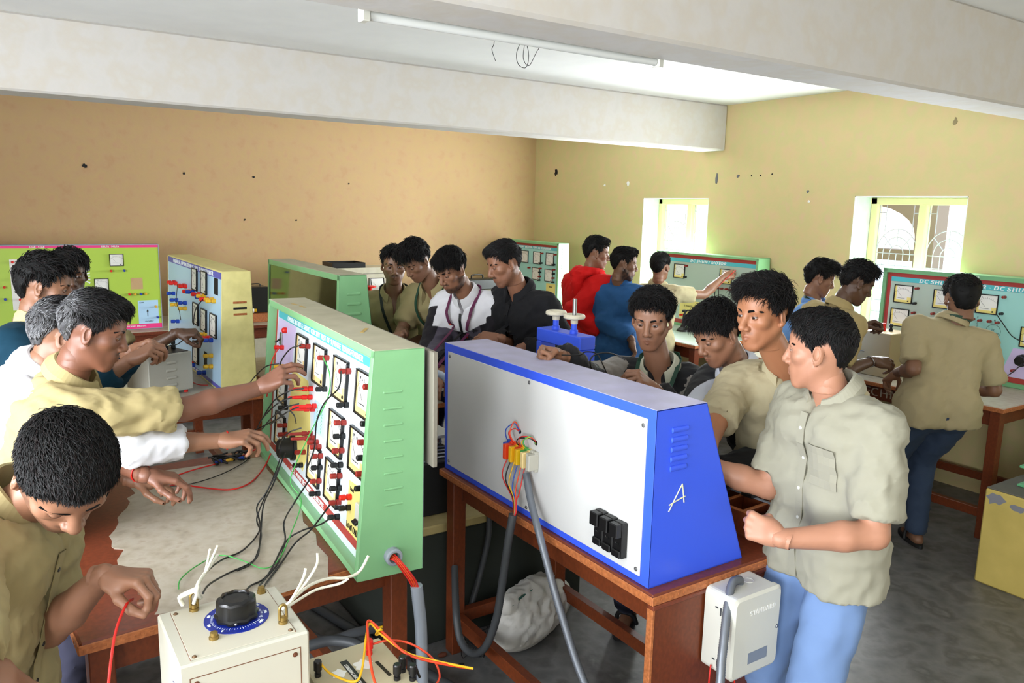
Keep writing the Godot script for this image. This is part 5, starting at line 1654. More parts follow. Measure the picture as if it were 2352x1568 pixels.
func cabinet(called: String, label: String, o: Vector3, turn: float, l: float, h: float, d0: float, d1: float, lean: float, shell: Material, top: Material, board: Material, recess := 0.02, rim := 0.016, back_mat: Material = null) -> Cab:
	var c := Cab.new()
	c.t = thing(called, label, "cabinet", o, turn)
	c.length = l; c.height = h
	var up := Vector3(0, h, -lean).normalized()
	c.ft = Transform3D(Basis(Vector3.RIGHT, up, Vector3.RIGHT.cross(up)), Vector3.ZERO)
	var hl := Vector2(h, lean).length()
	c.bd = c.ft * at(Vector3(0, 0, -recess + 0.004))
	var g := G.new()
	var prof := PackedVector2Array([Vector2(0, 0), Vector2(lean, h), Vector2(lean + d1, h), Vector2(d0, 0)])  # x is depth here
	var side := Transform3D(Basis(Vector3(0, 0, -1), Vector3.UP, Vector3(1, 0, 0)), Vector3.ZERO)
	g.prism(prof, 0.0, 0.004, side)
	g.prism(prof, l - 0.004, l, side)
	g.bx(Vector3(0, 0, -d0), Vector3(l, 0.004, 0), 0.0015)
	for y: float in [rim / 2, hl - rim / 2]:
		g.box(Vector3(l, rim, 0.004), c.ft * at(Vector3(l / 2, y, -0.001)), 0.0015)
	for x: float in [rim / 2, l - rim / 2]:
		g.box(Vector3(rim, hl - 0.002, 0.004), c.ft * at(Vector3(x, hl / 2, -0.001)), 0.0015)
	for y: float in [rim, hl - rim]:
		g.box(Vector3(l - rim * 2, 0.003, recess + 0.004), c.ft * at(Vector3(l / 2, y, -recess / 2)), 0.0)
	for x: float in [rim, l - rim]:
		g.box(Vector3(0.003, hl - rim * 2, recess + 0.004), c.ft * at(Vector3(x, hl / 2, -recess / 2)), 0.0)
	obj("shell", g, shell, c.t)
	obj("top_panel", G.new().bx(Vector3(0, h - 0.004, -lean - d1), Vector3(l, h + 0.001, -lean), 0.0015), top, c.t)
	var bu := Vector3(0, h, -(lean + d1 - d0)).normalized()
	var bt := Transform3D(Basis(Vector3.LEFT, bu, Vector3.LEFT.cross(bu)), Vector3(l, 0, -d0))
	obj("back_panel", G.new().bx(Vector3(0, 0, -0.003), Vector3(l, Vector2(h, lean + d1 - d0).length(), 0.001), 0.001), back_mat if back_mat else shell, c.t)
	c.t.get_node("back_panel").transform = bt
	if board:
		obj("board", G.new().bx(Vector3(rim, rim, -0.004), Vector3(l - rim, hl - rim, 0), 0.0005), board, c.t, c.bd)
	return c

func patch(c: Cab, called: String, u0: float, v0: float, u1: float, v1: float, m: Material, z := 0.001) -> MeshInstance3D:
	return obj(called, G.new().bx(Vector3(u0, v0, 0), Vector3(u1, v1, z), 0.0), m, c.t, c.bd)

func patch_poly(c: Cab, called: String, pts: Array, m: Material, z := 0.0008) -> MeshInstance3D:
	return obj(called, G.new().prism(PackedVector2Array(pts), 0.0, z), m, c.t, c.bd)

func meter(c: Cab, u: float, v: float, plate: Material, letter := "V", sc := 1.0) -> Node3D:
	var b := obj("meter", meter_parts.bezel, M.black, c.t, c.bd * Transform3D(Basis().scaled(Vector3(sc, sc, 1)), Vector3(u, v, 0)))
	obj("dial_face", meter_parts.face, M.paper, b)
	obj("lower_plate", meter_parts.plate, plate, b)
	obj("scale_marks", meter_parts.scale, M.ink, b)
	obj("pointer", meter_parts.needle, M.ink, b)
	obj("zero_screw", meter_parts.screw, M.black, b)
	letters(b, letter, 0.013, M.ink, at(Vector3(-0.034, 0.046, 0.0072)), "letter")
	return b

func posts(c: Cab, m: Material, uv: Array, sc := 1.0) -> void:
	for p: Vector2 in uv:
		obj("terminal_post", post_mesh.post, m, c.t, c.bd * Transform3D(Basis().scaled(Vector3.ONE * sc), Vector3(p.x, p.y, 0.0006)))

func plugs(c: Cab, m: Material, uv: Array, out := 0.03) -> void:
	for p: Vector2 in uv:
		obj("plug", post_mesh.plug, m, c.t, c.bd * at(Vector3(p.x, p.y, out)))

func louvers(c: Cab, x: float, ys: Array, zc: float, w: float, m: Material, thick := 1.3) -> void:
	for y: float in ys:
		var bz := Basis(Vector3(0, 0, -1), Vector3.UP, Vector3.RIGHT)
		obj("louver", louver_mesh, m, c.t, Transform3D(bz * Basis().scaled(Vector3(w, thick, thick)), Vector3(x, y, zc)))

func furniture() -> void:
	fittings()
	green_bench()
	blue_bench()
	far_benches()

func green_bench() -> void:
	var t := table("worktable", "worktable with a peeling grey top that carries the green open circuit cabinet", Vector3(0.099, 0, -2.042), 0.0735, 0.953, 1.30, TT, M.wood_red, M.wood, M.wood_edge)
	# what is left of the grey laminate, torn along its left side
	var inv := t.transform.affine_inverse()
	var pts := PackedVector2Array()
	var src := [[0.279, -2.10], [0.29, -2.123], [0.307, -2.196], [0.28, -2.25], [0.285, -2.33], [0.256, -2.374], [0.262, -2.40], [0.233, -2.422], [0.237, -2.498], [0.25, -2.53], [0.266, -2.571], [0.240, -2.59], [0.235, -2.613], [0.242, -2.66], [0.238, -2.70], [0.262, -2.75], [0.279, -2.808], [0.28, -2.85], [0.298, -2.891], [0.32, -2.93], [0.338, -2.989], [0.333, -3.03], [0.367, -3.069], [0.36, -3.14], [0.38, -3.2], [0.371, -3.289],
		[0.90, -3.27], [0.862, -3.1], [0.852, -2.7], [0.842, -2.6], [0.812, -2.5], [0.815, -2.38], [0.79, -2.3], [0.79, -2.2], [0.76, -2.12], [0.74, -2.06], [0.60, -2.045], [0.45, -2.065]]
	for q: Array in src:
		var p: Vector3 = inv * Vector3(q[0], 0, q[1])
		pts.append(Vector2(p.x, -p.z))
	pts.reverse()
	obj("laminate_sheet", G.new().prism(pts, TT, TT + 0.0012, Transform3D(Basis(Vector3.RIGHT, Vector3(0, 0, -1), Vector3.UP), Vector3.ZERO)), M.laminate, t)
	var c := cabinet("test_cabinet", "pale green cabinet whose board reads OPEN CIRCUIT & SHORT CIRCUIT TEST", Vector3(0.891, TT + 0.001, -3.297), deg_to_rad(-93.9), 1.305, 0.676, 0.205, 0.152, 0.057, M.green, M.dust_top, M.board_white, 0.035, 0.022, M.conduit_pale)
	patch(c, "upper_band", 0.03, 0.644, 1.275, 0.654, M.red_band)
	patch(c, "left_band", 0.022, 0.05, 0.045, 0.654, M.red_band)
	patch(c, "title_band", 0.06, 0.612, 1.275, 0.641, M.cyan_band)
	letters(c.t, "OPEN CIRCUIT & SHORT CIRCUIT TEST OF 1 PHASE TRANSFORMER", 0.026, M.white_ink, c.bd * at(Vector3(0.675, 0.6265, 0.001)), "title", true, 0.0, 1.14)
	patch_poly(c, "lilac_field", [Vector2(0.06, 0.40), Vector2(0.30, 0.41), Vector2(0.35, 0.61), Vector2(0.06, 0.61)], M.board_lilac)
	patch_poly(c, "yellow_field", [Vector2(0.30, 0.13), Vector2(0.56, 0.10), Vector2(0.64, 0.22), Vector2(0.60, 0.36), Vector2(0.56, 0.44), Vector2(0.33, 0.44)], M.board_yellow)
	patch_poly(c, "load_field", [Vector2(1.085, 0.075), Vector2(1.278, 0.075), Vector2(1.278, 0.25), Vector2(1.085, 0.235)], M.board_yellow)
	patch_poly(c, "autotransformer_drawing", [Vector2(0.66, 0.285), Vector2(0.80, 0.285), Vector2(0.80, 0.395), Vector2(0.66, 0.395)], M.aqua_label)
	patch(c, "bottom_band", 0.05, 0.05, 1.278, 0.078, M.red_band)
	letters(c.t, "S.E.T. POLYTECHNIC, MELKOTE", 0.024, M.white_ink, c.bd * at(Vector3(0.62, 0.0635, 0.001)), "maker_line", true, 0.0, 1.3)
	letters(c.t, "Load ON/OFF", 0.028, M.ink, c.bd * at(Vector3(1.165, 0.098, 0.001)), "caption", false, 0.0, 0.9)
	letters(c.t, "Load", 0.016, M.ink, c.bd * at(Vector3(1.12, 0.215, 0.001)), "caption")
	# windings drawn on the board
	var zz := G.new()
	for s: float in [0.700, 0.755]:
		var p := []
		for k in 17: p.append(Vector3(s + (0.006 if k % 2 == 0 else -0.006), 0.295 + k * 0.0055, 0.0012))
		zz.tube(p, 0.0009, 4)
	obj("winding_drawing", zz, M.wire_green, c.t, c.bd)
	for p: Vector2 in [Vector2(0.46, 0.525), Vector2(0.70, 0.525), Vector2(0.942, 0.525), Vector2(1.177, 0.525), Vector2(0.932, 0.343), Vector2(1.155, 0.343), Vector2(0.20, 0.345), Vector2(0.205, 0.163), Vector2(0.71, 0.172), Vector2(0.927, 0.175)]:
		meter(c, p.x, p.y, M.mustard)
	posts(c, M.post_red, [Vector2(0.552, 0.568), Vector2(0.79, 0.568), Vector2(1.026, 0.568), Vector2(1.256, 0.567), Vector2(1.014, 0.4), Vector2(1.013, 0.309), Vector2(1.010, 0.225), Vector2(1.017, 0.139), Vector2(1.242, 0.4), Vector2(1.245, 0.306), Vector2(0.792, 0.226), Vector2(0.794, 0.138), Vector2(0.292, 0.206), Vector2(0.314, 0.175), Vector2(0.577, 0.178)])
	posts(c, M.black, [Vector2(0.79, 0.46), Vector2(1.026, 0.46), Vector2(1.256, 0.459), Vector2(1.014, 0.356), Vector2(1.010, 0.261), Vector2(1.013, 0.185), Vector2(1.013, 0.089), Vector2(1.243, 0.354), Vector2(1.245, 0.262), Vector2(0.794, 0.186), Vector2(0.79, 0.092), Vector2(0.290, 0.278), Vector2(0.556, 0.122), Vector2(1.115, 0.156)])
	posts(c, M.post_bright, [Vector2(1.115, 0.19), Vector2(0.17, 0.50), Vector2(0.62, 0.425), Vector2(0.62, 0.394), Vector2(0.68, 0.375), Vector2(0.66, 0.36)])
	posts(c, M.post_red, [Vector2(0.65, 0.268), Vector2(0.69, 0.262), Vector2(0.73, 0.258), Vector2(0.768, 0.252)])
	posts(c, M.post_yellow, [Vector2(0.19, 0.425)])
	plugs(c, M.post_bright, [Vector2(0.62, 0.425), Vector2(0.62, 0.394), Vector2(0.68, 0.375), Vector2(0.66, 0.36)], 0.034)
	plugs(c, M.post_red, [Vector2(0.65, 0.268), Vector2(0.69, 0.262)], 0.034)
	obj("indicator_lamp", G.new().lathe([Vector2(0, 0), Vector2(0.012, 0), Vector2(0.012, 0.012), Vector2(0.009, 0.018), Vector2(0, 0.021)].map(func(q): return q), Transform3D(Basis(Vector3.RIGHT, PI / 2), Vector3.ZERO), 12), M.post_bright, c.t, c.bd * at(Vector3(0.20, 0.575, 0)))
	var sw := obj("toggle_switch", G.new().box(Vector3(0.04, 0.05, 0.006), at(Vector3(0, 0, 0.003)), 0.001), M.metal, c.t, c.bd * at(Vector3(0.13, 0.53, 0)))
	obj("switch_lever", G.new().cyl(Vector3(0, 0, 0.005), Vector3(0, -0.016, 0.026), 0.004, 8), M.black, sw)
	var kn := obj("control_knob", G.new().lathe([Vector2(0, 0), Vector2(0.05, 0), Vector2(0.048, 0.012), Vector2(0.040, 0.014), Vector2(0.036, 0.058), Vector2(0.030, 0.063), Vector2(0, 0.064)], Transform3D(Basis(Vector3.RIGHT, PI / 2), Vector3.ZERO), 32, 8, 0.04), M.black, c.t, c.bd * at(Vector3(0.42, 0.15, 0.0)))
	obj("breaker", G.new().bx(Vector3(-0.028, -0.035, 0), Vector3(0.028, 0.035, 0.012), 0.002), M.plastic_white, c.t, c.bd * at(Vector3(1.215, 0.165, 0)))
	obj("breaker_lever", G.new().box(Vector3(0.03, 0.010, 0.016), at(Vector3(0, -0.018, 0.018), Vector3(30, 0, 0)), 0.002), M.black, c.t, c.bd * at(Vector3(1.215, 0.165, 0)))
	var ys := []
	for k in 8: ys.append(0.555 - k * 0.048)
	louvers(c, 1.3055, ys, -0.112, 0.055, M.green, 0.6)
	# cable outlet low on the near side, with loose red cores
	obj("cable_outlet", G.new().lathe([Vector2(0.012, 0.0), Vector2(0.026, 0.0), Vector2(0.026, 0.02), Vector2(0.022, 0.024), Vector2(0.017, 0.024), Vector2(0.013, 0.004)], Transform3D(Basis(Vector3.BACK, -PI / 2), Vector3(1.305, 0.062, -0.107)), 20), M.conduit_pale, c.t)
	# strips of adhesive tape left on the dusty top
	for q: Array in [[0.22, -0.11, 0.05, 0.2], [0.30, -0.12, 0.05, 0.1], [0.95, -0.15, 0.09, -0.5]]:
		obj("tape_strip", G.new().box(Vector3(q[2], 0.0008, 0.012), Transform3D(Basis(Vector3.UP, q[3]), Vector3(q[0], 0.6775, q[1])), 0), mat(Color(0.72, 0.60, 0.30), 0.5), c.t)
	obj("open_cover", G.new().bx(Vector3(0.02, 0.32, -0.240), Vector3(1.33, 0.665, -0.225), 0.002), mat(Color(0.50, 0.48, 0.43), 0.7), c.t)

func blue_bench() -> void:
	table("worktable", "brown worktable with a solid end panel that carries the blue cabinet", Vector3(1.487, 0, -1.492), 0.0, 0.64, 1.275, TT, M.wood_red, M.wood, M.wood_edge, [0, 1], true)
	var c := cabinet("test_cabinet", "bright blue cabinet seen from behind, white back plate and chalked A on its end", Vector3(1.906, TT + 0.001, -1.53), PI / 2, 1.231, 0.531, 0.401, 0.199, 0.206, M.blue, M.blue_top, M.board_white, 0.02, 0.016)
	# back plate: its own axes run along world -z (x) and up, facing -x
	var bt := Transform3D(Basis(Vector3.LEFT, Vector3.UP, Vector3(0, 0, -1)), Vector3(1.231, 0, -0.403))
	# reader of the back: x from the far end (z = -2.761) to the near end
	var u := func(z: float) -> float: return z + 2.761
	obj("back_plate", G.new().bx(Vector3(0.030, 0.025, 0), Vector3(1.197, 0.500, 0.004), 0.001), M.panel_white, c.t, bt)
	for p: Vector2 in [Vector2(0.045, 0.482), Vector2(1.182, 0.478), Vector2(0.61, 0.487), Vector2(1.182, 0.043), Vector2(0.045, 0.043), Vector2(0.612, 0.036)]:
		obj("screw", screw_mesh, M.metal, c.t, bt * at(Vector3(p.x, p.y, 0.004)))
	# fuse carriers
	for k in 3:
		var fu := obj("fuse_carrier", G.new().bx(Vector3(-0.021, -0.055, 0), Vector3(0.021, 0.055, 0.022), 0.003).bx(Vector3(-0.019, 0.012, 0.022), Vector3(0.019, 0.055, 0.044), 0.003).bx(Vector3(-0.019, -0.053, 0.022), Vector3(0.019, -0.030, 0.030), 0.003), M.black, c.t, bt * at(Vector3(1.030 + k * 0.045, 0.118 - k * 0.002, 0.004)))
		obj("fuse_grip", G.new().tube(arc(Vector3(0, -0.012, 0.022), 0.014, 0.9, PI - 0.9 + 0.0), 0.004, 6), M.black, fu)
	# terminal strip
	var cols := [M.post_blue, M.wire_orange, M.wire_orange, M.wire_yellow, M.wire_orange, M.wire_yellow, M.wire_green, M.mustard, M.grey_box, M.grey_box]
	for k in 10:
		obj("terminal_block", G.new().bx(Vector3(-0.0085, -0.028, 0), Vector3(0.0085, 0.028, 0.03 + 0.012 * (k % 2)), 0.002).bx(Vector3(-0.0075, -0.036, 0), Vector3(0.0075, 0.036, 0.014), 0.002), cols[k], c.t, bt * at(Vector3(0.505 + k * 0.0185, 0.222, 0.004)))
	for p: Vector2 in [Vector2(0.560, 0.30), Vector2(0.660, 0.285)]:
		obj("cable_hole", G.new().cyl(Vector3(p.x, p.y, 0.003), Vector3(p.x, p.y, 0.0046), 0.009, 12), M.black, c.t, bt)
	var wires := [[M.wire_red, 0.56, 0.30, 0.555, 0.255], [M.wire_black, 0.66, 0.285, 0.585, 0.255], [M.wire_red, 0.66, 0.287, 0.60, 0.255], [M.wire_yellow, 0.66, 0.283, 0.625, 0.255], [M.wire_green, 0.66, 0.281, 0.64, 0.255], [M.wire_blue, 0.56, 0.298, 0.52, 0.255], [M.wire_orange, 0.56, 0.302, 0.57, 0.255]]
	for k in wires.size():
		var w: Array = wires[k]
		var a := Vector3(w[1], w[2], 0.004); var b := Vector3(w[3], w[4], 0.012)
		obj("core_wire", G.new().tube(curve([a, a + Vector3(-0.005, 0.012 + 0.004 * k, 0.02), (a + b) * 0.5 + Vector3(-0.01, 0.02 + 0.005 * (k % 3), 0.035), b + Vector3(0, 0.012, 0.02), b], 5), 0.0022, 5), w[0], c.t, bt)
	# letter A chalked on the near end
	var bz := Transform3D(Basis(), Vector3.ZERO)
	var chalk := G.new()
	for q: Array in [[-0.030, -0.040, 0.020, 0.036], [0.020, 0.036, 0.031, -0.022], [-0.030, -0.006 - 0.014, 0.034, -0.004]]:
		chalk.tube([Vector3(0, q[1], q[0]), Vector3(0, (q[1] + q[3]) * 0.5 + 0.001, (q[0] + q[2]) * 0.5), Vector3(0, q[3], q[2])], 0.0022, 5)
	# the near end is the left end for a reader of the board
	var near_end := Transform3D(Basis(Vector3.UP, 0.0), Vector3(-0.0005, 0.262, -0.308))
	var ch := obj("chalk_letter", chalk, mat(Color(0.85, 0.85, 0.70), 0.9), c.t, near_end)
	ch.set_meta("label", "letter A drawn in pale chalk")
	for k in 5:
		obj("louver", louver_mesh, M.blue, c.t, Transform3D(Basis(Vector3(0, 0, 1), Vector3.UP, Vector3.LEFT) * Basis().scaled(Vector3(0.062, 1.4, 1.6)), Vector3(-0.0005, 0.466 - k * 0.0285, -0.312)))
	# front of the sloped board, which the room's students use
	for k in 4:
		meter(c, 0.2 + 0.27 * k, 0.42, M.mustard)
	posts(c, M.post_red, [Vector2(0.2, 0.28), Vector2(0.47, 0.28), Vector2(0.74, 0.28), Vector2(1.01, 0.28), Vector2(0.2, 0.18), Vector2(0.74, 0.18)])
	posts(c, M.black, [Vector2(0.26, 0.28), Vector2(0.53, 0.28), Vector2(0.80, 0.28), Vector2(1.07, 0.28), Vector2(0.47, 0.18), Vector2(1.01, 0.18)])

func arc(ce: Vector3, r: float, a0: float, a1: float, n := 9) -> Array:
	var o := []
	for k in n:
		var a := lerpf(a0 + PI, a1 + PI, k / (n - 1.0))
		o.append(ce + Vector3(cos(a) * r, sin(a) * r + r, 0))
	return o

func far_benches() -> void:
	# parallel operation cabinet
	table("worktable", "worktable under the yellow-sided parallel operation cabinet", Vector3(0.42, 0, -4.40), 0.0, 0.82, 1.75, TT, M.laminate, M.wood, M.wood_edge)
	var c := cabinet("test_cabinet", "yellow-sided cabinet whose pale blue board reads PARALLEL OPERATION OF 1PH TRANSFORMER", Vector3(1.00, TT + 0.001, -6.05), deg_to_rad(-90.0 + 0.5), 1.54, 0.69, 0.20, 0.155, 0.03, M.yellow, M.yellow, M.board_sky, 0.006, 0.006)
	patch(c, "title_band", 0.008, 0.645, 1.532, 0.684, M.violet)
	letters(c.t, "PARALLEL OPERATION OF 1PH TRANSFORMER", 0.034, M.white_ink, c.bd * at(Vector3(0.76, 0.664, 0.001)), "title", true, 0.0, 1.55)
	patch(c, "bottom_band", 0.008, 0.008, 1.532, 0.03, M.violet)
	letters(c.t, "S.E.T. POLYTECHNIC, MELKOTE", 0.02, M.white_ink, c.bd * at(Vector3(0.8, 0.019, 0.001)), "maker_line", true, 0.0, 1.6)
	for p: Vector2 in [Vector2(0.865, 0.59), Vector2(1.115, 0.592), Vector2(0.90, 0.376), Vector2(1.112, 0.363), Vector2(1.355, 0.363), Vector2(0.90, 0.13)]:
		meter(c, p.x, p.y, M.paper, "A")
	for q: Array in [[1.354, 0.548, 1.441, 0.643], [1.106, 0.084, 1.181, 0.174]]:
		patch(c, "empty_cutout", q[0], q[1], q[2], q[3], M.black_matt, 0.0012)
	posts(c, M.post_bright, [Vector2(0.25, 0.516), Vector2(0.31, 0.514), Vector2(0.579, 0.525), Vector2(0.62, 0.522), Vector2(0.744, 0.502), Vector2(1.002, 0.51), Vector2(1.222, 0.503), Vector2(1.24, 0.275), Vector2(1.29, 0.272), Vector2(0.817, 0.048)], 1.4)
	posts(c, M.post_blue, [Vector2(0.23, 0.436), Vector2(0.332, 0.401), Vector2(0.605, 0.412), Vector2(0.372, 0.259), Vector2(0.839, 0.508), Vector2(1.10, 0.505), Vector2(1.32, 0.273), Vector2(0.854, 0.041), Vector2(1.151, 0.049)], 1.4)
	posts(c, M.post_yellow, [Vector2(0.344, 0.371), Vector2(0.605, 0.375), Vector2(1.139, 0.514), Vector2(1.38, 0.51), Vector2(1.34, 0.514), Vector2(1.173, 0.287), Vector2(1.321, 0.181), Vector2(1.321, 0.117)], 1.4)
	for k in 3:
		obj("vent_slot", G.new().box(Vector3(0.003, 0.012, 0.075), at(Vector3(1.5405, 0.515 - 0.034 * k, -0.12)), 0.001), [M.wood_edge, M.black_matt, M.wood_edge][k], c.t)
	# star delta board standing at the front of the long bench
	var lb := table("long_bench", "long bench along the far wall under the lime green board", Vector3(-1.9, 0, -6.98), 0.0, 5.6, 0.9, TT, M.laminate, M.wood_red, M.wood_red)
	obj("front_panel", G.new().bx(Vector3(0.1, 0.1, -0.05), Vector3(5.5, 0.69, -0.03), 0.002), M.cream, lb)
	var d := cabinet("test_board", "lime green board with pink bands reading STAR - STAR and DELTA - DELTA", Vector3(-0.6, TT + 0.001, -7.13), 0.0, 1.745, 0.71, 0.12, 0.09, 0.0, M.conduit_pale, M.conduit_pale, M.board_lime, 0.005, 0.005)
	patch(d, "top_band", 0.006, 0.684, 1.739, 0.704, M.pink)
	patch(d, "bottom_band", 0.006, 0.006, 1.739, 0.045, M.pink)
	letters(d.t, "STAR - STAR", 0.019, M.white_ink, d.bd * at(Vector3(0.87, 0.694, 0.001)), "title", true)
	letters(d.t, "DELTA - DELTA", 0.019, M.white_ink, d.bd * at(Vector3(1.38, 0.694, 0.001)), "title", true)
	letters(d.t, "S.E.T. POLYTECHNIC, MELKOTE", 0.016, M.white_ink, d.bd * at(Vector3(1.5, 0.028, 0.001)), "maker_line", true)
	meter(d, 1.42, 0.583, M.paper, "V", 0.72); meter(d, 1.30, 0.386, M.paper, "A", 0.72)
	meter(d, 0.30, 0.583, M.paper, "V", 0.72); meter(d, 0.30, 0.386, M.paper, "A", 0.72)
	patch(d, "empty_cutout", 1.517, 0.338, 1.607, 0.433, M.wall_far, 0.0012)
	patch(d, "pale_field", 1.561, 0.045, 1.717, 0.242, M.board_sky)
	letters(d.t, "LOAD", 0.014, M.ink, d.bd * at(Vector3(1.59, 0.225, 0.001)), "caption")
	letters(d.t, "3 PH SUPPLY", 0.012, M.ink, d.bd * at(Vector3(1.64, 0.065, 0.001)), "caption")
	obj("arrow", G.new().prism(PackedVector2Array([Vector2(-0.003, -0.03), Vector2(0.003, -0.03), Vector2(0.003, 0.012), Vector2(0.009, 0.012), Vector2(0, 0.03), Vector2(-0.009, 0.012), Vector2(-0.003, 0.012)]), 0.0, 0.0016), M.ink, d.t, d.bd * at(Vector3(1.632, 0.135, 0)))
	patch(d, "white_label", 0.68, 0.205, 0.74, 0.6, M.paper)
	var rays := G.new()
	for k in 5:
		rays.box(Vector3(0.045, 0.010, 0.001), Transform3D(Basis(Vector3.BACK, 0.25 * (2 - k)), Vector3(1.20, 0.50 - 0.022 * k, 0.001)), 0)
	obj("emblem", rays, M.white_ink, d.t, d.bd)
	posts(d, M.post_bright, [Vector2(1.374, 0.496), Vector2(1.5, 0.3), Vector2(0.634, 0.389), Vector2(0.70, 0.58), Vector2(0.71, 0.45), Vector2(0.73, 0.29)])
	posts(d, M.post_blue, [Vector2(1.471, 0.496), Vector2(1.586, 0.299), Vector2(1.706, 0.097), Vector2(0.633, 0.297)])
	posts(d, M.post_yellow, [Vector2(1.367, 0.3), Vector2(1.541, 0.298), Vector2(1.623, 0.299), Vector2(1.696, 0.187)])
	# cabinet with a dark acrylic front
	table("worktable", "worktable in the middle of the room where four students lean", Vector3(1.33, 0, -3.74), 0.0, 0.70, 1.75, TT, M.laminate, M.wood, M.wood_edge)
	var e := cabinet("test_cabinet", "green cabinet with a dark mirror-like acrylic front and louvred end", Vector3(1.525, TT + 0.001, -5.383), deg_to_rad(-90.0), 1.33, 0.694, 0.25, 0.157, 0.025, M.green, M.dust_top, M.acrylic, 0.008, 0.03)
	var ys := []
	for k in 9: ys.append(0.59 - k * 0.056)
	for y: float in ys:
		obj("louver", louver_mesh, M.green, e.t, Transform3D(Basis(Vector3(0, 0, -1), Vector3.UP, Vector3.RIGHT) * Basis().scaled(Vector3(0.075, 1.3, 1.3)), Vector3(1.3305, y, -0.105 - 0.02 * (0.6 - y))))
	# boards along the window wall
	table("worktable", "worktable by the near window under the motor generator board", Vector3(4.78, 0, -2.08), 0.0, 0.80, 1.9, TT, M.laminate, M.wood, M.wood_edge)
	var f := cabinet("test_board", "green framed board reading DC SHUNT MOTOR - DC SHUNT GENERATOR below the barred window", Vector3(5.43, TT + 0.001, -3.29), deg_to_rad(-90.0), 1.69, 0.704, 0.17, 0.15, 0.005, M.green_dark, M.green, M.red_band, 0.02, 0.028)
	patch(f, "title_band", 0.058, 0.612, 1.63, 0.645, M.cyan_band)
	letters(f.t, "DC SHUNT MOTOR - DC SHUNT GENERATOR", 0.036, M.white_ink, f.bd * at(Vector3(0.80, 0.6285, 0.001)), "title", true, 0.2, 1.45)
	patch(f, "motor_field", 0.058, 0.065, 0.46, 0.611, M.board_grey)
	patch(f, "generator_field", 0.46, 0.065, 1.63, 0.611, M.board_teal)
	patch_poly(f, "lilac_field", [Vector2(0.87, 0.066), Vector2(1.62, 0.066), Vector2(1.62, 0.26), Vector2(0.93, 0.255)], M.board_lilac, 0.0016)
	patch(f, "starter_label", 0.10, 0.20, 0.30, 0.255, M.red_band, 0.0016)
	patch(f, "starter_field", 0.10, 0.066, 0.44, 0.20, M.board_yellow, 0.0016)
	for p: Vector2 in [Vector2(0.161, 0.525), Vector2(0.15, 0.353), Vector2(0.448, 0.518), Vector2(0.737, 0.518), Vector2(1.06, 0.518), Vector2(1.03, 0.335), Vector2(1.4, 0.518), Vector2(1.4, 0.335)]:
		meter(f, p.x, p.y, M.board_yellow, "A" if p.x > 0.7 else "V", 0.95)
	posts(f, M.post_red, [Vector2(0.264, 0.576), Vector2(0.257, 0.401), Vector2(0.395, 0.412), Vector2(0.842, 0.576), Vector2(0.711, 0.407), Vector2(0.821, 0.406), Vector2(0.771, 0.408), Vector2(0.665, 0.409), Vector2(0.951, 0.112)])
	posts(f, M.black, [Vector2(0.257, 0.469), Vector2(0.837, 0.467), Vector2(0.814, 0.283)])
	obj("machine_symbol", ring(0.046, 0.0011), M.ink, f.t, f.bd * at(Vector3(0.795, 0.343, 0.001)))
	letters(f.t, "DC\nGenerator", 0.016, M.ink, f.bd * at(Vector3(0.795, 0.343, 0.001)), "caption")
	var fz := []
	for k in 19: fz.append(Vector3(0.690 + (0.005 if k % 2 == 0 else -0.005), 0.30 + k * 0.0055, 0.0015))
	obj("field_winding", G.new().tube(fz, 0.0011, 4), M.ink, f.t, f.bd)
	letters(f.t, "F", 0.018, M.ink, f.bd * at(Vector3(0.69, 0.425, 0.001)), "caption")
	letters(f.t, "A", 0.018, M.ink, f.bd * at(Vector3(0.798, 0.418, 0.001)), "caption")
	obj("control_knob", G.new().lathe([Vector2(0, 0), Vector2(0.04, 0), Vector2(0.038, 0.012), Vector2(0.032, 0.014), Vector2(0.030, 0.045), Vector2(0, 0.048)], Transform3D(Basis(Vector3.RIGHT, PI / 2), Vector3.ZERO), 32, 8, 0.05), M.black, f.t, f.bd * at(Vector3(0.992, 0.183, 0.001)))
	letters(f.t, "EEE", 0.024, M.white_ink, f.ft * at(Vector3(0.66, 0.690, 0.001)), "scratched_mark")
	# DC shunt motor board
	table("worktable", "worktable with a grey top under the shunt motor board by the far window", Vector3(4.72, 0, -4.42), 0.0, 0.86, 1.5, TT, M.board_grey, M.wood, M.wood_edge)
	var m := cabinet("test_board", "green framed board reading DC SHUNT MOTOR in front of the far window", Vector3(5.43, TT + 0.001, -5.66), deg_to_rad(-90.0), 1.235, 0.694, 0.17, 0.15, 0.005, M.green, M.green, M.red_band, 0.02, 0.02)
	patch(m, "title_band", 0.03, 0.605, 1.20, 0.640, M.cyan_band)
	letters(m.t, "DC SHUNT MOTOR", 0.036, M.white_ink, m.bd * at(Vector3(0.655, 0.6225, 0.001)), "title", true, 0.2, 1.4)
	patch(m, "grey_field", 0.03, 0.06, 1.20, 0.604, M.board_grey)
	for p: Vector2 in [Vector2(0.305, 0.515), Vector2(0.878, 0.51)]:
		meter(m, p.x, p.y, M.board_yellow, "A", 0.98)
	posts(m, M.post_red, [Vector2(0.404, 0.572), Vector2(0.974, 0.568), Vector2(0.776, 0.4), Vector2(0.80, 0.4), Vector2(0.85, 0.4), Vector2(0.908, 0.401), Vector2(0.953, 0.399)])
	posts(m, M.black, [Vector2(0.395, 0.466), Vector2(0.974, 0.464), Vector2(0.377, 0.274)])
	obj("machine_symbol", ring(0.042, 0.0011), M.ink, m.t, m.bd * at(Vector3(0.931, 0.344, 0.001)))
	letters(m.t, "DC\nMotor", 0.014, M.ink, m.bd * at(Vector3(0.931, 0.344, 0.001)), "caption")
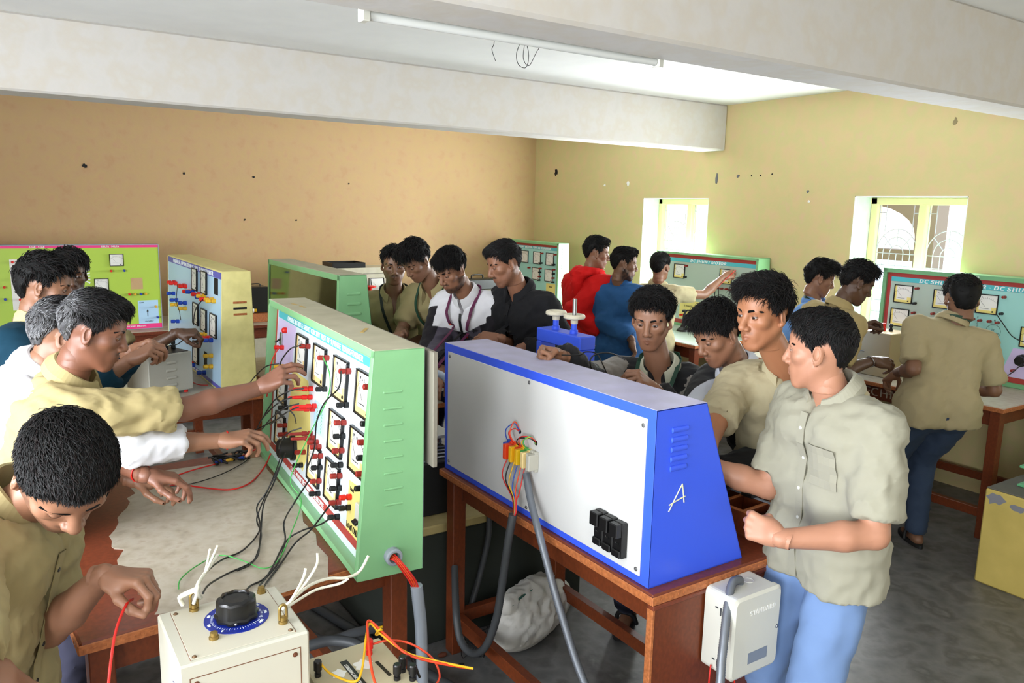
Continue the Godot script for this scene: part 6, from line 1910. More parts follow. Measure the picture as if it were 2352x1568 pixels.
	patch(m, "starter_field", 0.335, 0.07, 0.64, 0.246, M.board_yellow, 0.0016)
	letters(m.t, "3 Point DC Starter", 0.024, M.ink, m.bd * at(Vector3(0.49, 0.195, 0.002)), "caption")
	for k in 3: letters(m.t, "LAF"[k], 0.02, M.ink, m.bd * at(Vector3(0.385 + 0.093 * k, 0.14, 0.002)), "caption")
	posts(m, M.post_bright, [Vector2(0.378, 0.103), Vector2(0.472, 0.104), Vector2(0.571, 0.103)])
	patch(m, "bottom_band", 0.03, 0.035, 1.20, 0.058, M.red_band, 0.0016)
	letters(m.t, "S.E.T. POLYTECHNIC", 0.018, M.white_ink, m.bd * at(Vector3(0.5, 0.046, 0.002)), "maker_line", true)
	# alternator board in the corner
	table("worktable", "worktable in the far corner under the alternator board", Vector3(4.60, 0, -6.62), 0.0, 0.85, 1.33, 0.868, M.laminate, M.wood, M.wood_edge)
	var a := cabinet("test_board", "green framed board with six meters reading 3PH ALTERNATOR in the far corner", Vector3(5.05, 0.869, -7.89), deg_to_rad(-90.0), 1.13, 0.66, 0.16, 0.14, 0.0, M.green, M.green, M.red_band, 0.02, 0.025)
	patch(a, "title_band", 0.04, 0.575, 1.09, 0.607, M.cyan_band)
	letters(a.t, "DC SHUNT MOTOR / 3PH ALTERNATOR", 0.032, M.white_ink, a.bd * at(Vector3(0.62, 0.591, 0.001)), "title", true, 0.2, 1.2)
	patch(a, "teal_field", 0.04, 0.05, 1.09, 0.574, M.board_teal)
	patch(a, "starter_field", 0.90, 0.05, 1.07, 0.215, M.board_yellow, 0.0016)
	for p: Vector2 in [Vector2(0.22, 0.48), Vector2(0.47, 0.48), Vector2(0.715, 0.48), Vector2(0.96, 0.48), Vector2(0.70, 0.302), Vector2(0.947, 0.302)]:
		meter(a, p.x, p.y, M.paper, "A", 1.0)
	posts(a, M.post_red, [Vector2(0.825, 0.536), Vector2(1.071, 0.537), Vector2(0.799, 0.368), Vector2(0.787, 0.277), Vector2(1.057, 0.374), Vector2(1.046, 0.282), Vector2(0.58, 0.36)])
	posts(a, M.black, [Vector2(0.812, 0.429), Vector2(1.054, 0.428), Vector2(0.793, 0.325), Vector2(1.051, 0.328), Vector2(1.045, 0.236), Vector2(0.78, 0.236)])
	letters(a.t, "Starter", 0.022, M.ink, a.bd * at(Vector3(0.985, 0.18, 0.002)), "caption")
	for k in 8:
		obj("louver", louver_mesh, M.green, a.t, Transform3D(Basis(Vector3(0, 0, -1), Vector3.UP, Vector3.RIGHT) * Basis().scaled(Vector3(0.06, 1.2, 1.2)), Vector3(1.1305, 0.60 - k * 0.03, -0.075)))

func ring(r: float, w: float) -> G:
	var p := []
	for k in 33: p.append(Vector3(cos(TAU * k / 32.0) * r, sin(TAU * k / 32.0) * r, 0))
	return G.new().tube(p, w, 4)

func wire_list() -> Array:
	return [
		["black wire from the big knob across the table to the white leads", "wire_black", 0.0028, [[0.816, 1.012, -2.693], [0.780, 0.972, -2.655], [0.728, 0.900, -2.634], [0.694, 0.850, -2.636], [0.665, 0.828, -2.496], [0.578, 0.828, -2.365], [0.504, 0.828, -2.327], [0.438, 0.860, -2.206], [0.351, 0.950, -1.930]], "patch cords on the open circuit cabinet"],
		["black wire that drops beside the knob and bends round to the variac back", "wire_black", 0.0028, [[0.816, 0.988, -2.720], [0.766, 0.911, -2.677], [0.699, 0.880, -2.569], [0.641, 0.828, -2.410], [0.588, 0.828, -2.277], [0.492, 0.828, -2.224], [0.422, 0.860, -2.119], [0.374, 0.920, -1.957]], "patch cords on the open circuit cabinet"],
		["second strand of black wire twisted down from the knob", "wire_black", 0.0026, [[0.817, 0.982, -2.752], [0.780, 0.930, -2.712], [0.698, 0.860, -2.605], [0.676, 0.828, -2.574], [0.654, 0.828, -2.442], [0.583, 0.828, -2.270], [0.524, 0.828, -2.231]], "patch cords on the open circuit cabinet"],
		["black wire falling from the middle meters straight to the variac", "wire_black", 0.0028, [[0.805, 1.008, -2.397], [0.783, 0.881, -2.517], [0.727, 0.860, -2.435], [0.710, 0.828, -2.370], [0.645, 0.828, -2.226], [0.586, 0.828, -2.147], [0.532, 0.870, -2.022]], "patch cords on the open circuit cabinet"],
		["black wire from the lower middle post sweeping down to the variac", "wire_black", 0.0028, [[0.778, 1.010, -2.144], [0.778, 0.871, -2.314], [0.719, 0.850, -2.288], [0.654, 0.828, -2.221], [0.588, 0.828, -2.129], [0.537, 0.870, -2.005]], "patch cords on the open circuit cabinet"],
		["black wire from the lowest black post running left to the table", "wire_black", 0.0028, [[0.774, 0.979, -2.124], [0.776, 0.919, -2.226], [0.751, 0.860, -2.340], [0.705, 0.828, -2.353], [0.593, 0.828, -2.158], [0.532, 0.828, -2.117], [0.487, 0.870, -2.000]], "patch cords on the open circuit cabinet"],
		["green wire from a top post trailing down the board and looping over the table", "wire_green", 0.002, [[0.848, 1.416, -2.372], [0.828, 1.382, -2.259], [0.822, 1.306, -2.266], [0.808, 1.174, -2.383], [0.806, 0.995, -2.565], [0.791, 0.945, -2.556], [0.806, 0.900, -2.494], [0.734, 0.850, -2.376], [0.650, 0.828, -2.241], [0.594, 0.828, -2.206], [0.557, 0.828, -2.285], [0.505, 0.828, -2.361], [0.428, 0.828, -2.321], [0.373, 0.828, -2.258], [0.357, 0.828, -2.201]], "patch cords on the open circuit cabinet"],
		["red wire from the board foot curving over the peeled table top", "wire_red", 0.0032, [[0.848, 0.920, -2.989], [0.848, 0.828, -3.098], [0.757, 0.828, -2.956], [0.674, 0.828, -2.917], [0.594, 0.828, -2.984], [0.518, 0.828, -3.071], [0.468, 0.828, -3.067], [0.497, 0.828, -3.150], [0.593, 0.828, -3.212], [0.703, 0.828, -3.250], [0.824, 0.828, -3.307], [0.878, 0.850, -3.302]], "patch cords on the open circuit cabinet"],
		["thin black wire lying across the far part of the peeled table", "wire_black", 0.002, [[0.403, 0.828, -3.249], [0.438, 0.828, -3.150], [0.493, 0.828, -3.063], [0.578, 0.828, -3.058], [0.688, 0.828, -3.111], [0.798, 0.828, -3.209], [0.838, 0.828, -3.279], [0.854, 0.850, -3.281]], "patch cords on the open circuit cabinet"],
		["black cord arched from the first top post to the yellow post", "wire_black", 0.0024, [[0.866, 1.410, -2.638], [0.836, 1.397, -2.661], [0.839, 1.339, -2.775], [0.862, 1.286, -2.888]], "patch cords on the open circuit cabinet"],
		["red cord from the bright post down the board edge", "wire_red", 0.0024, [[0.883, 1.348, -2.959], [0.859, 1.293, -2.975], [0.853, 1.201, -3.005], [0.862, 1.135, -3.065]], "patch cords on the open circuit cabinet"],
		["black cord running from the yellow post out towards the yellow cabinet", "wire_black", 0.0024, [[0.877, 1.288, -2.945], [0.813, 1.291, -2.898], [0.960, 1.100, -3.604], [0.765, 1.195, -2.999]], "patch cords on the open circuit cabinet"],
		["long black cord crossing the third top meter", "wire_black", 0.0024, [[0.835, 1.407, -2.182], [0.796, 1.377, -2.101], [0.799, 1.303, -2.230], [0.797, 1.225, -2.298], [0.801, 1.129, -2.337], [0.810, 1.031, -2.440]], "patch cords on the open circuit cabinet"],
		["black cord arched from the highest red plug to the left", "wire_black", 0.0024, [[0.826, 1.287, -2.506], [0.775, 1.287, -2.493], [0.758, 1.231, -2.610], [0.761, 1.117, -2.789], [0.809, 1.016, -3.032]], "patch cords on the open circuit cabinet"],
		["black cord arched from the second red plug to the left", "wire_black", 0.0024, [[0.819, 1.234, -2.611], [0.766, 1.227, -2.588], [0.759, 1.160, -2.713], [0.797, 1.060, -2.955]], "patch cords on the open circuit cabinet"],
		["black cord arched from the third red plug to the left", "wire_black", 0.0024, [[0.813, 1.234, -2.517], [0.761, 1.231, -2.497], [0.754, 1.158, -2.645], [0.805, 1.039, -2.942]], "patch cords on the open circuit cabinet"],
		["black cord arched from the fourth red plug to the left", "wire_black", 0.0024, [[0.812, 1.224, -2.515], [0.770, 1.214, -2.505], [0.773, 1.165, -2.616], [0.789, 1.100, -2.778]], "patch cords on the open circuit cabinet"],
		["short black cord hooked over the yellow field", "wire_black", 0.0022, [[0.825, 1.172, -2.624], [0.781, 1.216, -2.516], [0.788, 1.202, -2.489], [0.843, 1.130, -2.645]], "patch cords on the open circuit cabinet"],
		["black cord from the lower red clips to the knob", "wire_black", 0.0024, [[0.815, 1.153, -2.503], [0.785, 1.134, -2.537], [0.788, 1.074, -2.647], [0.810, 1.013, -2.751]], "patch cords on the open circuit cabinet"],
		["black cord from the small left post to the hand", "wire_black", 0.0024, [[0.847, 1.073, -2.922], [0.803, 1.074, -2.875], [0.784, 1.055, -2.906], [0.764, 1.037, -2.938]], "patch cords on the open circuit cabinet"],
		["three white leads twisted on the left hook of the variac", "wire_white", 0.004, [[0.291, 1.070, -1.623], [0.295, 1.100, -1.604], [0.298, 1.120, -1.604], [0.340, 1.100, -1.708], [0.382, 1.080, -1.808]], "leads of the variable transformer"],
		["short white lead sticking up left of the twisted leads", "wire_white", 0.0028, [[0.323, 1.110, -1.663], [0.336, 1.130, -1.687], [0.337, 1.160, -1.669]], "leads of the variable transformer"],
		["short white lead sticking up right of the twisted leads", "wire_white", 0.0028, [[0.326, 1.110, -1.668], [0.342, 1.140, -1.671], [0.356, 1.160, -1.681]], "leads of the variable transformer"],
		["thick white lead bent down like a hook at the left hook", "wire_white", 0.0055, [[0.274, 1.060, -1.648], [0.268, 1.080, -1.642], [0.278, 1.100, -1.614], [0.295, 1.110, -1.603], [0.299, 1.110, -1.609]], "leads of the variable transformer"],
		["thick white lead end bent to the right at the left hook", "wire_white", 0.0055, [[0.290, 1.110, -1.606], [0.295, 1.100, -1.603], [0.308, 1.070, -1.641]], "leads of the variable transformer"],
		["long white lead arching right from the right hook of the variac", "wire_white", 0.0033, [[0.442, 1.070, -1.505], [0.455, 1.090, -1.492], [0.509, 1.090, -1.536], [0.563, 1.080, -1.566], [0.605, 1.070, -1.569], [0.642, 1.070, -1.582], [0.667, 1.100, -1.588]], "leads of the variable transformer"],
		["tall white lead standing up from the right hook", "wire_white", 0.003, [[0.444, 1.070, -1.505], [0.461, 1.090, -1.499], [0.498, 1.120, -1.508], [0.517, 1.150, -1.507], [0.521, 1.170, -1.515]], "leads of the variable transformer"],
		["short white lead standing left of the tall one at the right hook", "wire_white", 0.003, [[0.448, 1.070, -1.508], [0.461, 1.100, -1.491], [0.488, 1.120, -1.514], [0.497, 1.140, -1.519]], "leads of the variable transformer"],
		["low white lead running right along the table edge from the right hook", "wire_white", 0.003, [[0.448, 1.070, -1.505], [0.493, 1.060, -1.547], [0.538, 1.060, -1.568], [0.589, 1.060, -1.568], [0.608, 1.070, -1.563]], "leads of the variable transformer"],
		["red wire hanging from the hands of the bowed student", "wire_red", 0.003, [[0.188, 1.062, -1.723], [0.171, 1.069, -1.687], [0.148, 1.045, -1.649], [0.133, 1.010, -1.615], [0.120, 0.954, -1.588], [0.110, 0.907, -1.548]], ""],
		["black wire stretched between the hands of the curly-haired student", "wire_black", 0.0028, [[1.898, 1.359, -2.112], [1.884, 1.372, -2.148], [1.877, 1.372, -2.202], [1.861, 1.357, -2.246], [1.846, 1.333, -2.251], [1.865, 1.296, -2.255], [1.915, 1.275, -2.254]], ""],
		["black wire end drooping from the fist of the curly-haired student", "wire_black", 0.0025, [[1.728, 1.364, -2.274], [1.795, 1.361, -2.254], [1.828, 1.370, -2.258], [1.875, 1.360, -2.250], [1.892, 1.319, -2.229], [1.916, 1.276, -2.229]], ""],
		["pink wire hanging from the hand at the shunt motor board", "wire_red", 0.003, [[5.360, 1.406, -4.600], [5.238, 1.335, -4.593], [5.128, 1.242, -4.623], [4.978, 1.208, -4.654], [4.896, 1.237, -4.653]], ""],
		["black cord from the upper yellow posts of the parallel board down to its meter", "wire_black", 0.003, [[0.970, 1.341, -4.678], [0.950, 1.307, -4.714], [0.950, 1.249, -4.820], [0.970, 1.156, -4.975]], "patch cords on the parallel operation board"],
		["black cord from the reaching hand to the grey load box", "wire_black", 0.003, [[0.950, 1.096, -4.939], [0.842, 1.154, -4.521], [0.790, 1.127, -4.489], [0.749, 1.128, -4.456], [0.721, 1.118, -4.473]], "patch cords on the parallel operation board"],
		["thin black cord slack on the left of the parallel board", "wire_black", 0.002, [[0.970, 1.363, -5.406], [0.960, 1.253, -5.423], [0.960, 1.192, -5.339], [0.970, 1.132, -5.365]], "patch cords on the parallel operation board"],
		["red cord lying under the parallel board", "wire_red", 0.003, [[0.918, 0.830, -4.874], [0.934, 0.830, -4.773], [0.958, 0.830, -4.735], [0.986, 0.830, -4.720]], "patch cords on the parallel operation board"],
		["black cord from the generator meter post to the right", "wire_black", 0.003, [[5.400, 1.289, -2.469], [5.370, 1.229, -2.402], [5.370, 1.161, -2.342], [5.370, 1.136, -2.270], [5.400, 1.132, -2.225]], "cords on the motor generator board"],
		["black cord hanging below the motor meters", "wire_black", 0.003, [[5.400, 1.225, -3.005], [5.370, 1.167, -2.966], [5.360, 1.108, -2.950], [5.380, 1.012, -2.960]], "cords on the motor generator board"],
		["black cord from the generator knob down to the red post", "wire_black", 0.003, [[5.400, 0.992, -2.276], [5.370, 0.931, -2.314], [5.360, 0.879, -2.369], [5.380, 0.854, -2.423]], "cords on the motor generator board"],
		["black cords hanging below the shunt motor posts", "wire_black", 0.004, [[5.400, 1.209, -4.853], [5.370, 1.153, -4.831], [5.360, 1.077, -4.810], [5.380, 1.037, -4.809]], ""],
		["black cord hanging to the dark bundle below the shunt motor posts", "wire_black", 0.004, [[5.400, 1.224, -4.818], [5.370, 1.119, -4.782], [5.360, 1.061, -4.778]], ""],
	]

# ---------------------------------------------------------------- loose things
func v3(a: Array) -> Vector3:
	return Vector3(a[0], a[1], a[2])

func details() -> void:
	for w: Array in wire_list():
		var pts := []
		for p: Array in w[3]: pts.append(v3(p))
		tag(obj("wire", G.new().tube(curve(pts, 6), w[2], 6), M[w[1]]), w[0], "wire", w[4])
	variac()
	terminal_box()
	distribution_box()
	conduits()
	under_tables()
	far_things()
	ceiling_things()

# hose or conduit with fine rings moulded round it
func ribbed(pts: Array, r: float, pitch := 0.012, per := 10) -> G:
	var c := curve(pts, per)
	var g := G.new()
	g.tube(c, r, 12)
	var acc := 0.0
	for k in c.size() - 1:
		var a: Vector3 = c[k]; var b: Vector3 = c[k + 1]
		var l := a.distance_to(b)
		while acc < l:
			var p := a.lerp(b, acc / l)
			var d := (b - a).normalized()
			g.tube([p - d * pitch * 0.22, p + d * pitch * 0.22], r * 1.05, 10, r * 1.05, false)
			acc += pitch
		acc -= l
	return g

func variac() -> void:
	var y := 0.80
	var st := thing("stool", "small low table just below the frame's edge carrying the variac", "table", Vector3(0.46, 0, -1.43))
	obj("tabletop", G.new().bx(Vector3(-0.25, y - 0.025, -0.225), Vector3(0.25, y, 0.26), 0.004), M.wood_red, st)
	for k in 4:
		var x := -0.24 if k % 2 == 0 else 0.20
		var z := -0.215 if k < 2 else 0.21
		obj("leg", G.new().bx(Vector3(x, 0, z), Vector3(x + 0.04, y - 0.025, z + 0.04), 0.003), M.wood, st)
	var t := thing("variable_transformer", "white metal variac box with a black knob on a blue dial", "transformer", Vector3(0.3475, y + 0.001, -1.54))
	var h := 0.249
	var a := 0.1235; var b := 0.1125
	obj("casing", G.new().bx(Vector3(-a, 0, -b), Vector3(a, h, b), 0.004), M.cream_metal, t)
	obj("top_plate", G.new().bx(Vector3(-a + 0.024, h, -b + 0.012), Vector3(a - 0.024, h + 0.0015, b - 0.012), 0.0006), M.grey_box if false else mat(Color(0.74, 0.72, 0.65), 0.45), t)
	var groove := G.new()
	for s: float in [-1.0, 1.0]:
		groove.bx(Vector3(s * (a - 0.024) - 0.0008, h, -b + 0.01), Vector3(s * (a - 0.024) + 0.0008, h + 0.001, b - 0.01), 0)
	for q: Array in [[-a + 0.018, h - 0.03, a - 0.018, h - 0.0285], [-a + 0.018, 0.02, a - 0.018, 0.0215], [-a + 0.018, 0.02, -a + 0.0195, h - 0.03], [a - 0.0195, 0.02, a - 0.018, h - 0.03]]:
		groove.bx(Vector3(q[0], q[1], b - 0.001), Vector3(q[2], q[3], b + 0.0006), 0)
	obj("panel_groove", groove, mat(Color(0.42, 0.26, 0.16), 0.8), t)
	for p: Vector3 in [Vector3(-a + 0.032, h + 0.0015, -b + 0.022), Vector3(a - 0.032, h + 0.0015, -b + 0.022), Vector3(-a + 0.032, h + 0.0015, b - 0.02), Vector3(a - 0.032, h + 0.0015, b - 0.02)]:
		obj("screw", screw_mesh, mat(Color(0.45, 0.35, 0.25), 0.5, 0.5), t, Transform3D(Basis(Vector3.RIGHT, -PI / 2) * Basis().scaled(Vector3.ONE * 0.7), p))
	for p: Vector3 in [Vector3(-a + 0.03, h - 0.042, b), Vector3(a - 0.03, h - 0.042, b)]:
		obj("screw", screw_mesh, mat(Color(0.45, 0.28, 0.2), 0.5, 0.5), t, Transform3D(Basis().scaled(Vector3.ONE * 0.75), p))
	var kc := Vector3(0.0125, h, -0.012)
	var dial := obj("dial", G.new().lathe([Vector2(0, 0.0015), Vector2(0.064, 0.0015), Vector2(0.064, 0.0032), Vector2(0.0, 0.0032)], Transform3D(), 40), mat(Color(0.06, 0.14, 0.52), 0.4), t, at(kc))
	var tick := G.new()
	for k in 60:
		var an := TAU * k / 60.0
		tick.box(Vector3(0.0008, 0.0004, 0.007 if k % 5 == 0 else 0.004), Transform3D(Basis(Vector3.UP, -an), Vector3(sin(an) * 0.049, 0.0034, -cos(an) * 0.049)), 0)
	obj("dial_marks", tick, M.white_ink, dial)
	for k in 8:
		var an := -2.4 + 4.8 * k / 7.0
		letters(dial, str(k * 40), 0.008, M.white_ink, Transform3D(Basis(Vector3.UP, -an) * Basis(Vector3.RIGHT, -PI / 2), Vector3(sin(an) * 0.057, 0.003, -cos(an) * 0.057)), "numeral")
	var kn := obj("knob", G.new().lathe([Vector2(0, 0.0), Vector2(0.042, 0.0), Vector2(0.0425, 0.005), Vector2(0.0385, 0.008), Vector2(0.0375, 0.036), Vector2(0.035, 0.0405), Vector2(0.027, 0.0425), Vector2(0.026, 0.0395), Vector2(0.0, 0.0385)], Transform3D(), 72, 9, 0.06), mat(Color(0.035, 0.035, 0.038), 0.3), t, at(kc + Vector3(0, 0.006, 0)))
	obj("pointer_screw", G.new().ball(Vector3(-0.012, 0.004, 0.042), Vector3(0.003, 0.003, 0.003), 6, 8), M.metal, kn)
	for p: Vector3 in [Vector3(-0.0555, h, -0.087), Vector3(0.0875, h, 0.058), Vector3(0.0855, h, -0.092), Vector3(-0.0455, h, 0.046)]:
		var big := p.x < -0.05 or p.z > 0.05
		var te := obj("terminal", G.new().lathe([Vector2(0, 0), Vector2(0.010, 0), Vector2(0.010, 0.006), Vector2(0.0075, 0.007), Vector2(0.0075, 0.014), Vector2(0, 0.015)], Transform3D(), 6), M.brass, t, at(p + Vector3(0, 0.0015, 0)))
		if big:
			var hook := []
			for k in 11:
				var an := PI * k / 10.0
				hook.append(Vector3(-cos(an) * 0.007, 0.012 + 0.018 + sin(an) * 0.010, 0))
			hook.push_front(Vector3(-0.007, 0.008, 0)); hook.append(Vector3(0.007, 0.008, 0))
			obj("hook", G.new().tube(hook, 0.0032, 7), M.brass, te)
	# round blue maker's badge on the left side
	obj("badge", G.new().lathe([Vector2(0, 0), Vector2(0.034, 0), Vector2(0.033, 0.0015), Vector2(0, 0.0016)], Transform3D(Basis(Vector3.BACK, PI / 2), Vector3(-a, 0.155, 0.06)), 28), mat(Color(0.14, 0.12, 0.42), 0.35), t)
	obj("badge_rim", G.new().tube(rim_pts(0.032), 0.0014, 5), M.white_ink, t, Transform3D(Basis(Vector3.UP, -PI / 2), Vector3(-a - 0.0014, 0.155, 0.06)))
	obj("badge", G.new().lathe([Vector2(0, 0), Vector2(0.026, 0), Vector2(0.025, 0.0015), Vector2(0, 0.0016)], Transform3D(Basis(Vector3.BACK, PI / 2), Vector3(-a, 0.06, 0.05)), 28), mat(Color(0.10, 0.10, 0.30), 0.35), t)

func rim_pts(r: float) -> Array:
	var o := []
	for k in 29: o.append(Vector3(cos(TAU * k / 28.0) * r, sin(TAU * k / 28.0) * r, 0))
	return o

func terminal_box() -> void:
	var t := thing("terminal_box", "low cream terminal box with red and black posts and twisted wires beside the variac", "box", Vector3(0.60, 0.801, -1.455))
	var h := 0.079
	obj("casing", G.new().bx(Vector3(-0.094, 0, -0.146), Vector3(0.098, h, 0.16), 0.003), mat(Color(0.72, 0.68, 0.56), 0.45), t)
	var y := h
	for q: Array in [[0.049, -0.091, M.post_bright], [-0.080, -0.070, M.black], [0.062, 0.031, M.black], [0.085, 0.01, M.black], [0.09, 0.05, M.black]]:
		obj("binding_post", G.new().lathe([Vector2(0, 0), Vector2(0.0075, 0), Vector2(0.0075, 0.008), Vector2(0.0055, 0.009), Vector2(0.0055, 0.014), Vector2(0.009, 0.015), Vector2(0.009, 0.034), Vector2(0.0075, 0.037), Vector2(0, 0.037)], Transform3D(), 12), q[2], t, at(Vector3(q[0], y, q[1])))
	obj("name_plate", G.new().box(Vector3(0.017, 0.0012, 0.13), at(Vector3.ZERO), 0.0002), M.black, t, at(Vector3(-0.010, y + 0.0006, -0.03), Vector3(0, 2, 0)))
	letters(t, "LOADING RHEOSTAT", 0.010, M.paper, Transform3D(Basis(Vector3.UP, -PI / 2 + 0.03) * Basis(Vector3.RIGHT, -PI / 2), Vector3(-0.013, y + 0.0013, -0.03)), "plate_lettering")
	obj("name_plate", G.new().box(Vector3(0.008, 0.0012, 0.065), at(Vector3.ZERO), 0.0002), M.black, t, at(Vector3(0.053, y + 0.0006, -0.022), Vector3(0, 4, 0)))
	obj("name_plate", G.new().box(Vector3(0.016, 0.0012, 0.04), at(Vector3.ZERO), 0.0002), M.black, t, at(Vector3(-0.075, y + 0.0006, -0.005)))
	for q: Array in [[-0.038, -0.055, 0.016], [0.02, -0.06, 0.02]]:
		obj("paint_splash", G.new().lathe([Vector2(0, 0.0005), Vector2(q[2], 0.0), Vector2(q[2], 0.0)], Transform3D(), 14, 5, 0.25), M.paper, t, at(Vector3(q[0], y + 0.0003, q[1])))
	var g := "loose ends on the terminal box"
	tag(obj("wire", G.new().tube(curve([Vector3(0.525, 0.91, -1.53), Vector3(0.54, 0.893, -1.50), Vector3(0.575, 0.887, -1.455), Vector3(0.60, 0.90, -1.47), Vector3(0.635, 0.935, -1.53), Vector3(0.655, 0.95, -1.555), Vector3(0.672, 0.93, -1.53), Vector3(0.71, 0.90, -1.48), Vector3(0.76, 0.885, -1.44), Vector3(0.84, 0.86, -1.40)], 8), 0.0028, 6), M.wire_yellow), "yellow wire looping from the left black post over the terminal box", "wire", g)
	tag(obj("wire", G.new().tube(curve([Vector3(0.60, 0.892, -1.38), Vector3(0.61, 0.91, -1.44), Vector3(0.635, 0.945, -1.52), Vector3(0.655, 0.955, -1.56), Vector3(0.68, 0.93, -1.52), Vector3(0.71, 0.90, -1.47), Vector3(0.77, 0.88, -1.43), Vector3(0.84, 0.855, -1.41)], 8), 0.003, 6), M.wire_orange), "red wire twisted with the yellow one over the terminal box", "wire", g)
	tag(obj("wire", G.new().tube(curve([Vector3(0.655, 0.90, -1.55), Vector3(0.69, 0.91, -1.53), Vector3(0.73, 0.905, -1.50), Vector3(0.765, 0.88, -1.46), Vector3(0.77, 0.85, -1.43), Vector3(0.745, 0.84, -1.41)], 8), 0.0026, 6), M.wire_orange), "thin red wire from the red post curling off the terminal box", "wire", g)
	tag(obj("wire", G.new().tube(curve([Vector3(0.662, 0.905, -1.424), Vector3(0.69, 0.91, -1.45), Vector3(0.72, 0.885, -1.47), Vector3(0.735, 0.84, -1.46)], 8), 0.003, 6), M.wire_black), "black wire from the near black post over the box edge", "wire", g)
	var kt := []
	for k in 9:
		var an := TAU * k / 8.0
		kt.append(Vector3(0.668 + cos(an) * 0.006, 0.935 + sin(an) * 0.012, -1.535 + sin(an) * 0.01))
	tag(obj("wire", G.new().tube(kt, 0.0026, 6), M.wire_yellow), "turn of yellow wire knotted round the twisted pair", "wire", g)

func distribution_box() -> void:
	var t := thing("distribution_box", "cream plastic distribution box with embossed lettering, fixed to the brown end panel", "box", Vector3(1.80, 0, -1.485))
	var w := 0.205; var h := 0.255; var d := 0.115
	var y0 := 0.545
	var poly := PackedVector2Array()
	for k in 4:
		var cx: float = [w / 2, -w / 2, -w / 2, w / 2][k]
		var cy: float = [h / 2, h / 2, -h / 2, -h / 2][k]
		for q in 5:
			var an := PI / 2 * (k + q / 4.0)
			poly.append(Vector2(cx - signf(cx) * 0.018 + cos(an) * 0.018, cy - signf(cy) * 0.018 + sin(an) * 0.018))
	obj("body", G.new().prism(poly, 0.0, d - 0.028), M.plastic_white, t, at(Vector3(0, y0 + h / 2, 0)))
	var lid := PackedVector2Array()
	for p in poly: lid.append(p * 1.02)
	var g := G.new()
	g.prism(lid, d - 0.026, d - 0.006)
	var inner := PackedVector2Array()
	for p in poly: inner.append(p * 0.95)
	for k in lid.size():
		var n := (k + 1) % lid.size()
		g.quad(Vector3(lid[k].x, lid[k].y, d - 0.006), Vector3(lid[n].x, lid[n].y, d - 0.006), Vector3(inner[n].x, inner[n].y, d), Vector3(inner[k].x, inner[k].y, d))
	g.prism(inner, d - 0.006, d)
	obj("lid", g, M.plastic_white, t, at(Vector3(0, y0 + h / 2, 0)))
	letters(t, "STANDARD", 0.022, M.paper, at(Vector3(0.02, y0 + h - 0.055, d)), "embossed_lettering", true)
	obj("rating_plate", G.new().box(Vector3(0.085, 0.036, 0.001), at(Vector3(0.01, y0 + 0.055, d + 0.0005)), 0.0002), mat(Color(0.55, 0.58, 0.62), 0.35, 0.3), t)
	obj("lid_screw", screw_mesh, M.metal, t, at(Vector3(w / 2 - 0.012, y0 + 0.125, d)))
	for q: Array in [[0.2], [0.035]]:
		obj("clip_slot", G.new().bx(Vector3(-0.001, -0.012, 0), Vector3(0.001, 0.012, 0.005), 0).bx(Vector3(-0.001, 0.006, -0.018), Vector3(0.001, 0.010, -0.008), 0), M.conduit_dark, t, at(Vector3(-w / 2 - 0.001, y0 + q[0], 0.06)))
	obj("knockout", G.new().tube(rim_pts(0.016), 0.0012, 5), M.plastic_white, t, Transform3D(Basis(Vector3.RIGHT, -PI / 2), Vector3(0.035, y0 + h + 0.0005, 0.042)))
	for q: Array in [["red wire hanging from the lower left of the distribution box", 1.69, 0.04], ["red wire hanging below the middle of the distribution box", 1.80, 0.06]]:
		tag(obj("wire", G.new().tube(curve([Vector3(q[1], 0.57 if q[1] < 1.7 else 0.546, -1.44), Vector3(q[1] - 0.012, 0.50, -1.43), Vector3(q[1] + 0.008, 0.40, -1.42), Vector3(q[1] + q[2], 0.25, -1.40)], 8), 0.0026, 6), M.wire_red), q[0], "wire")

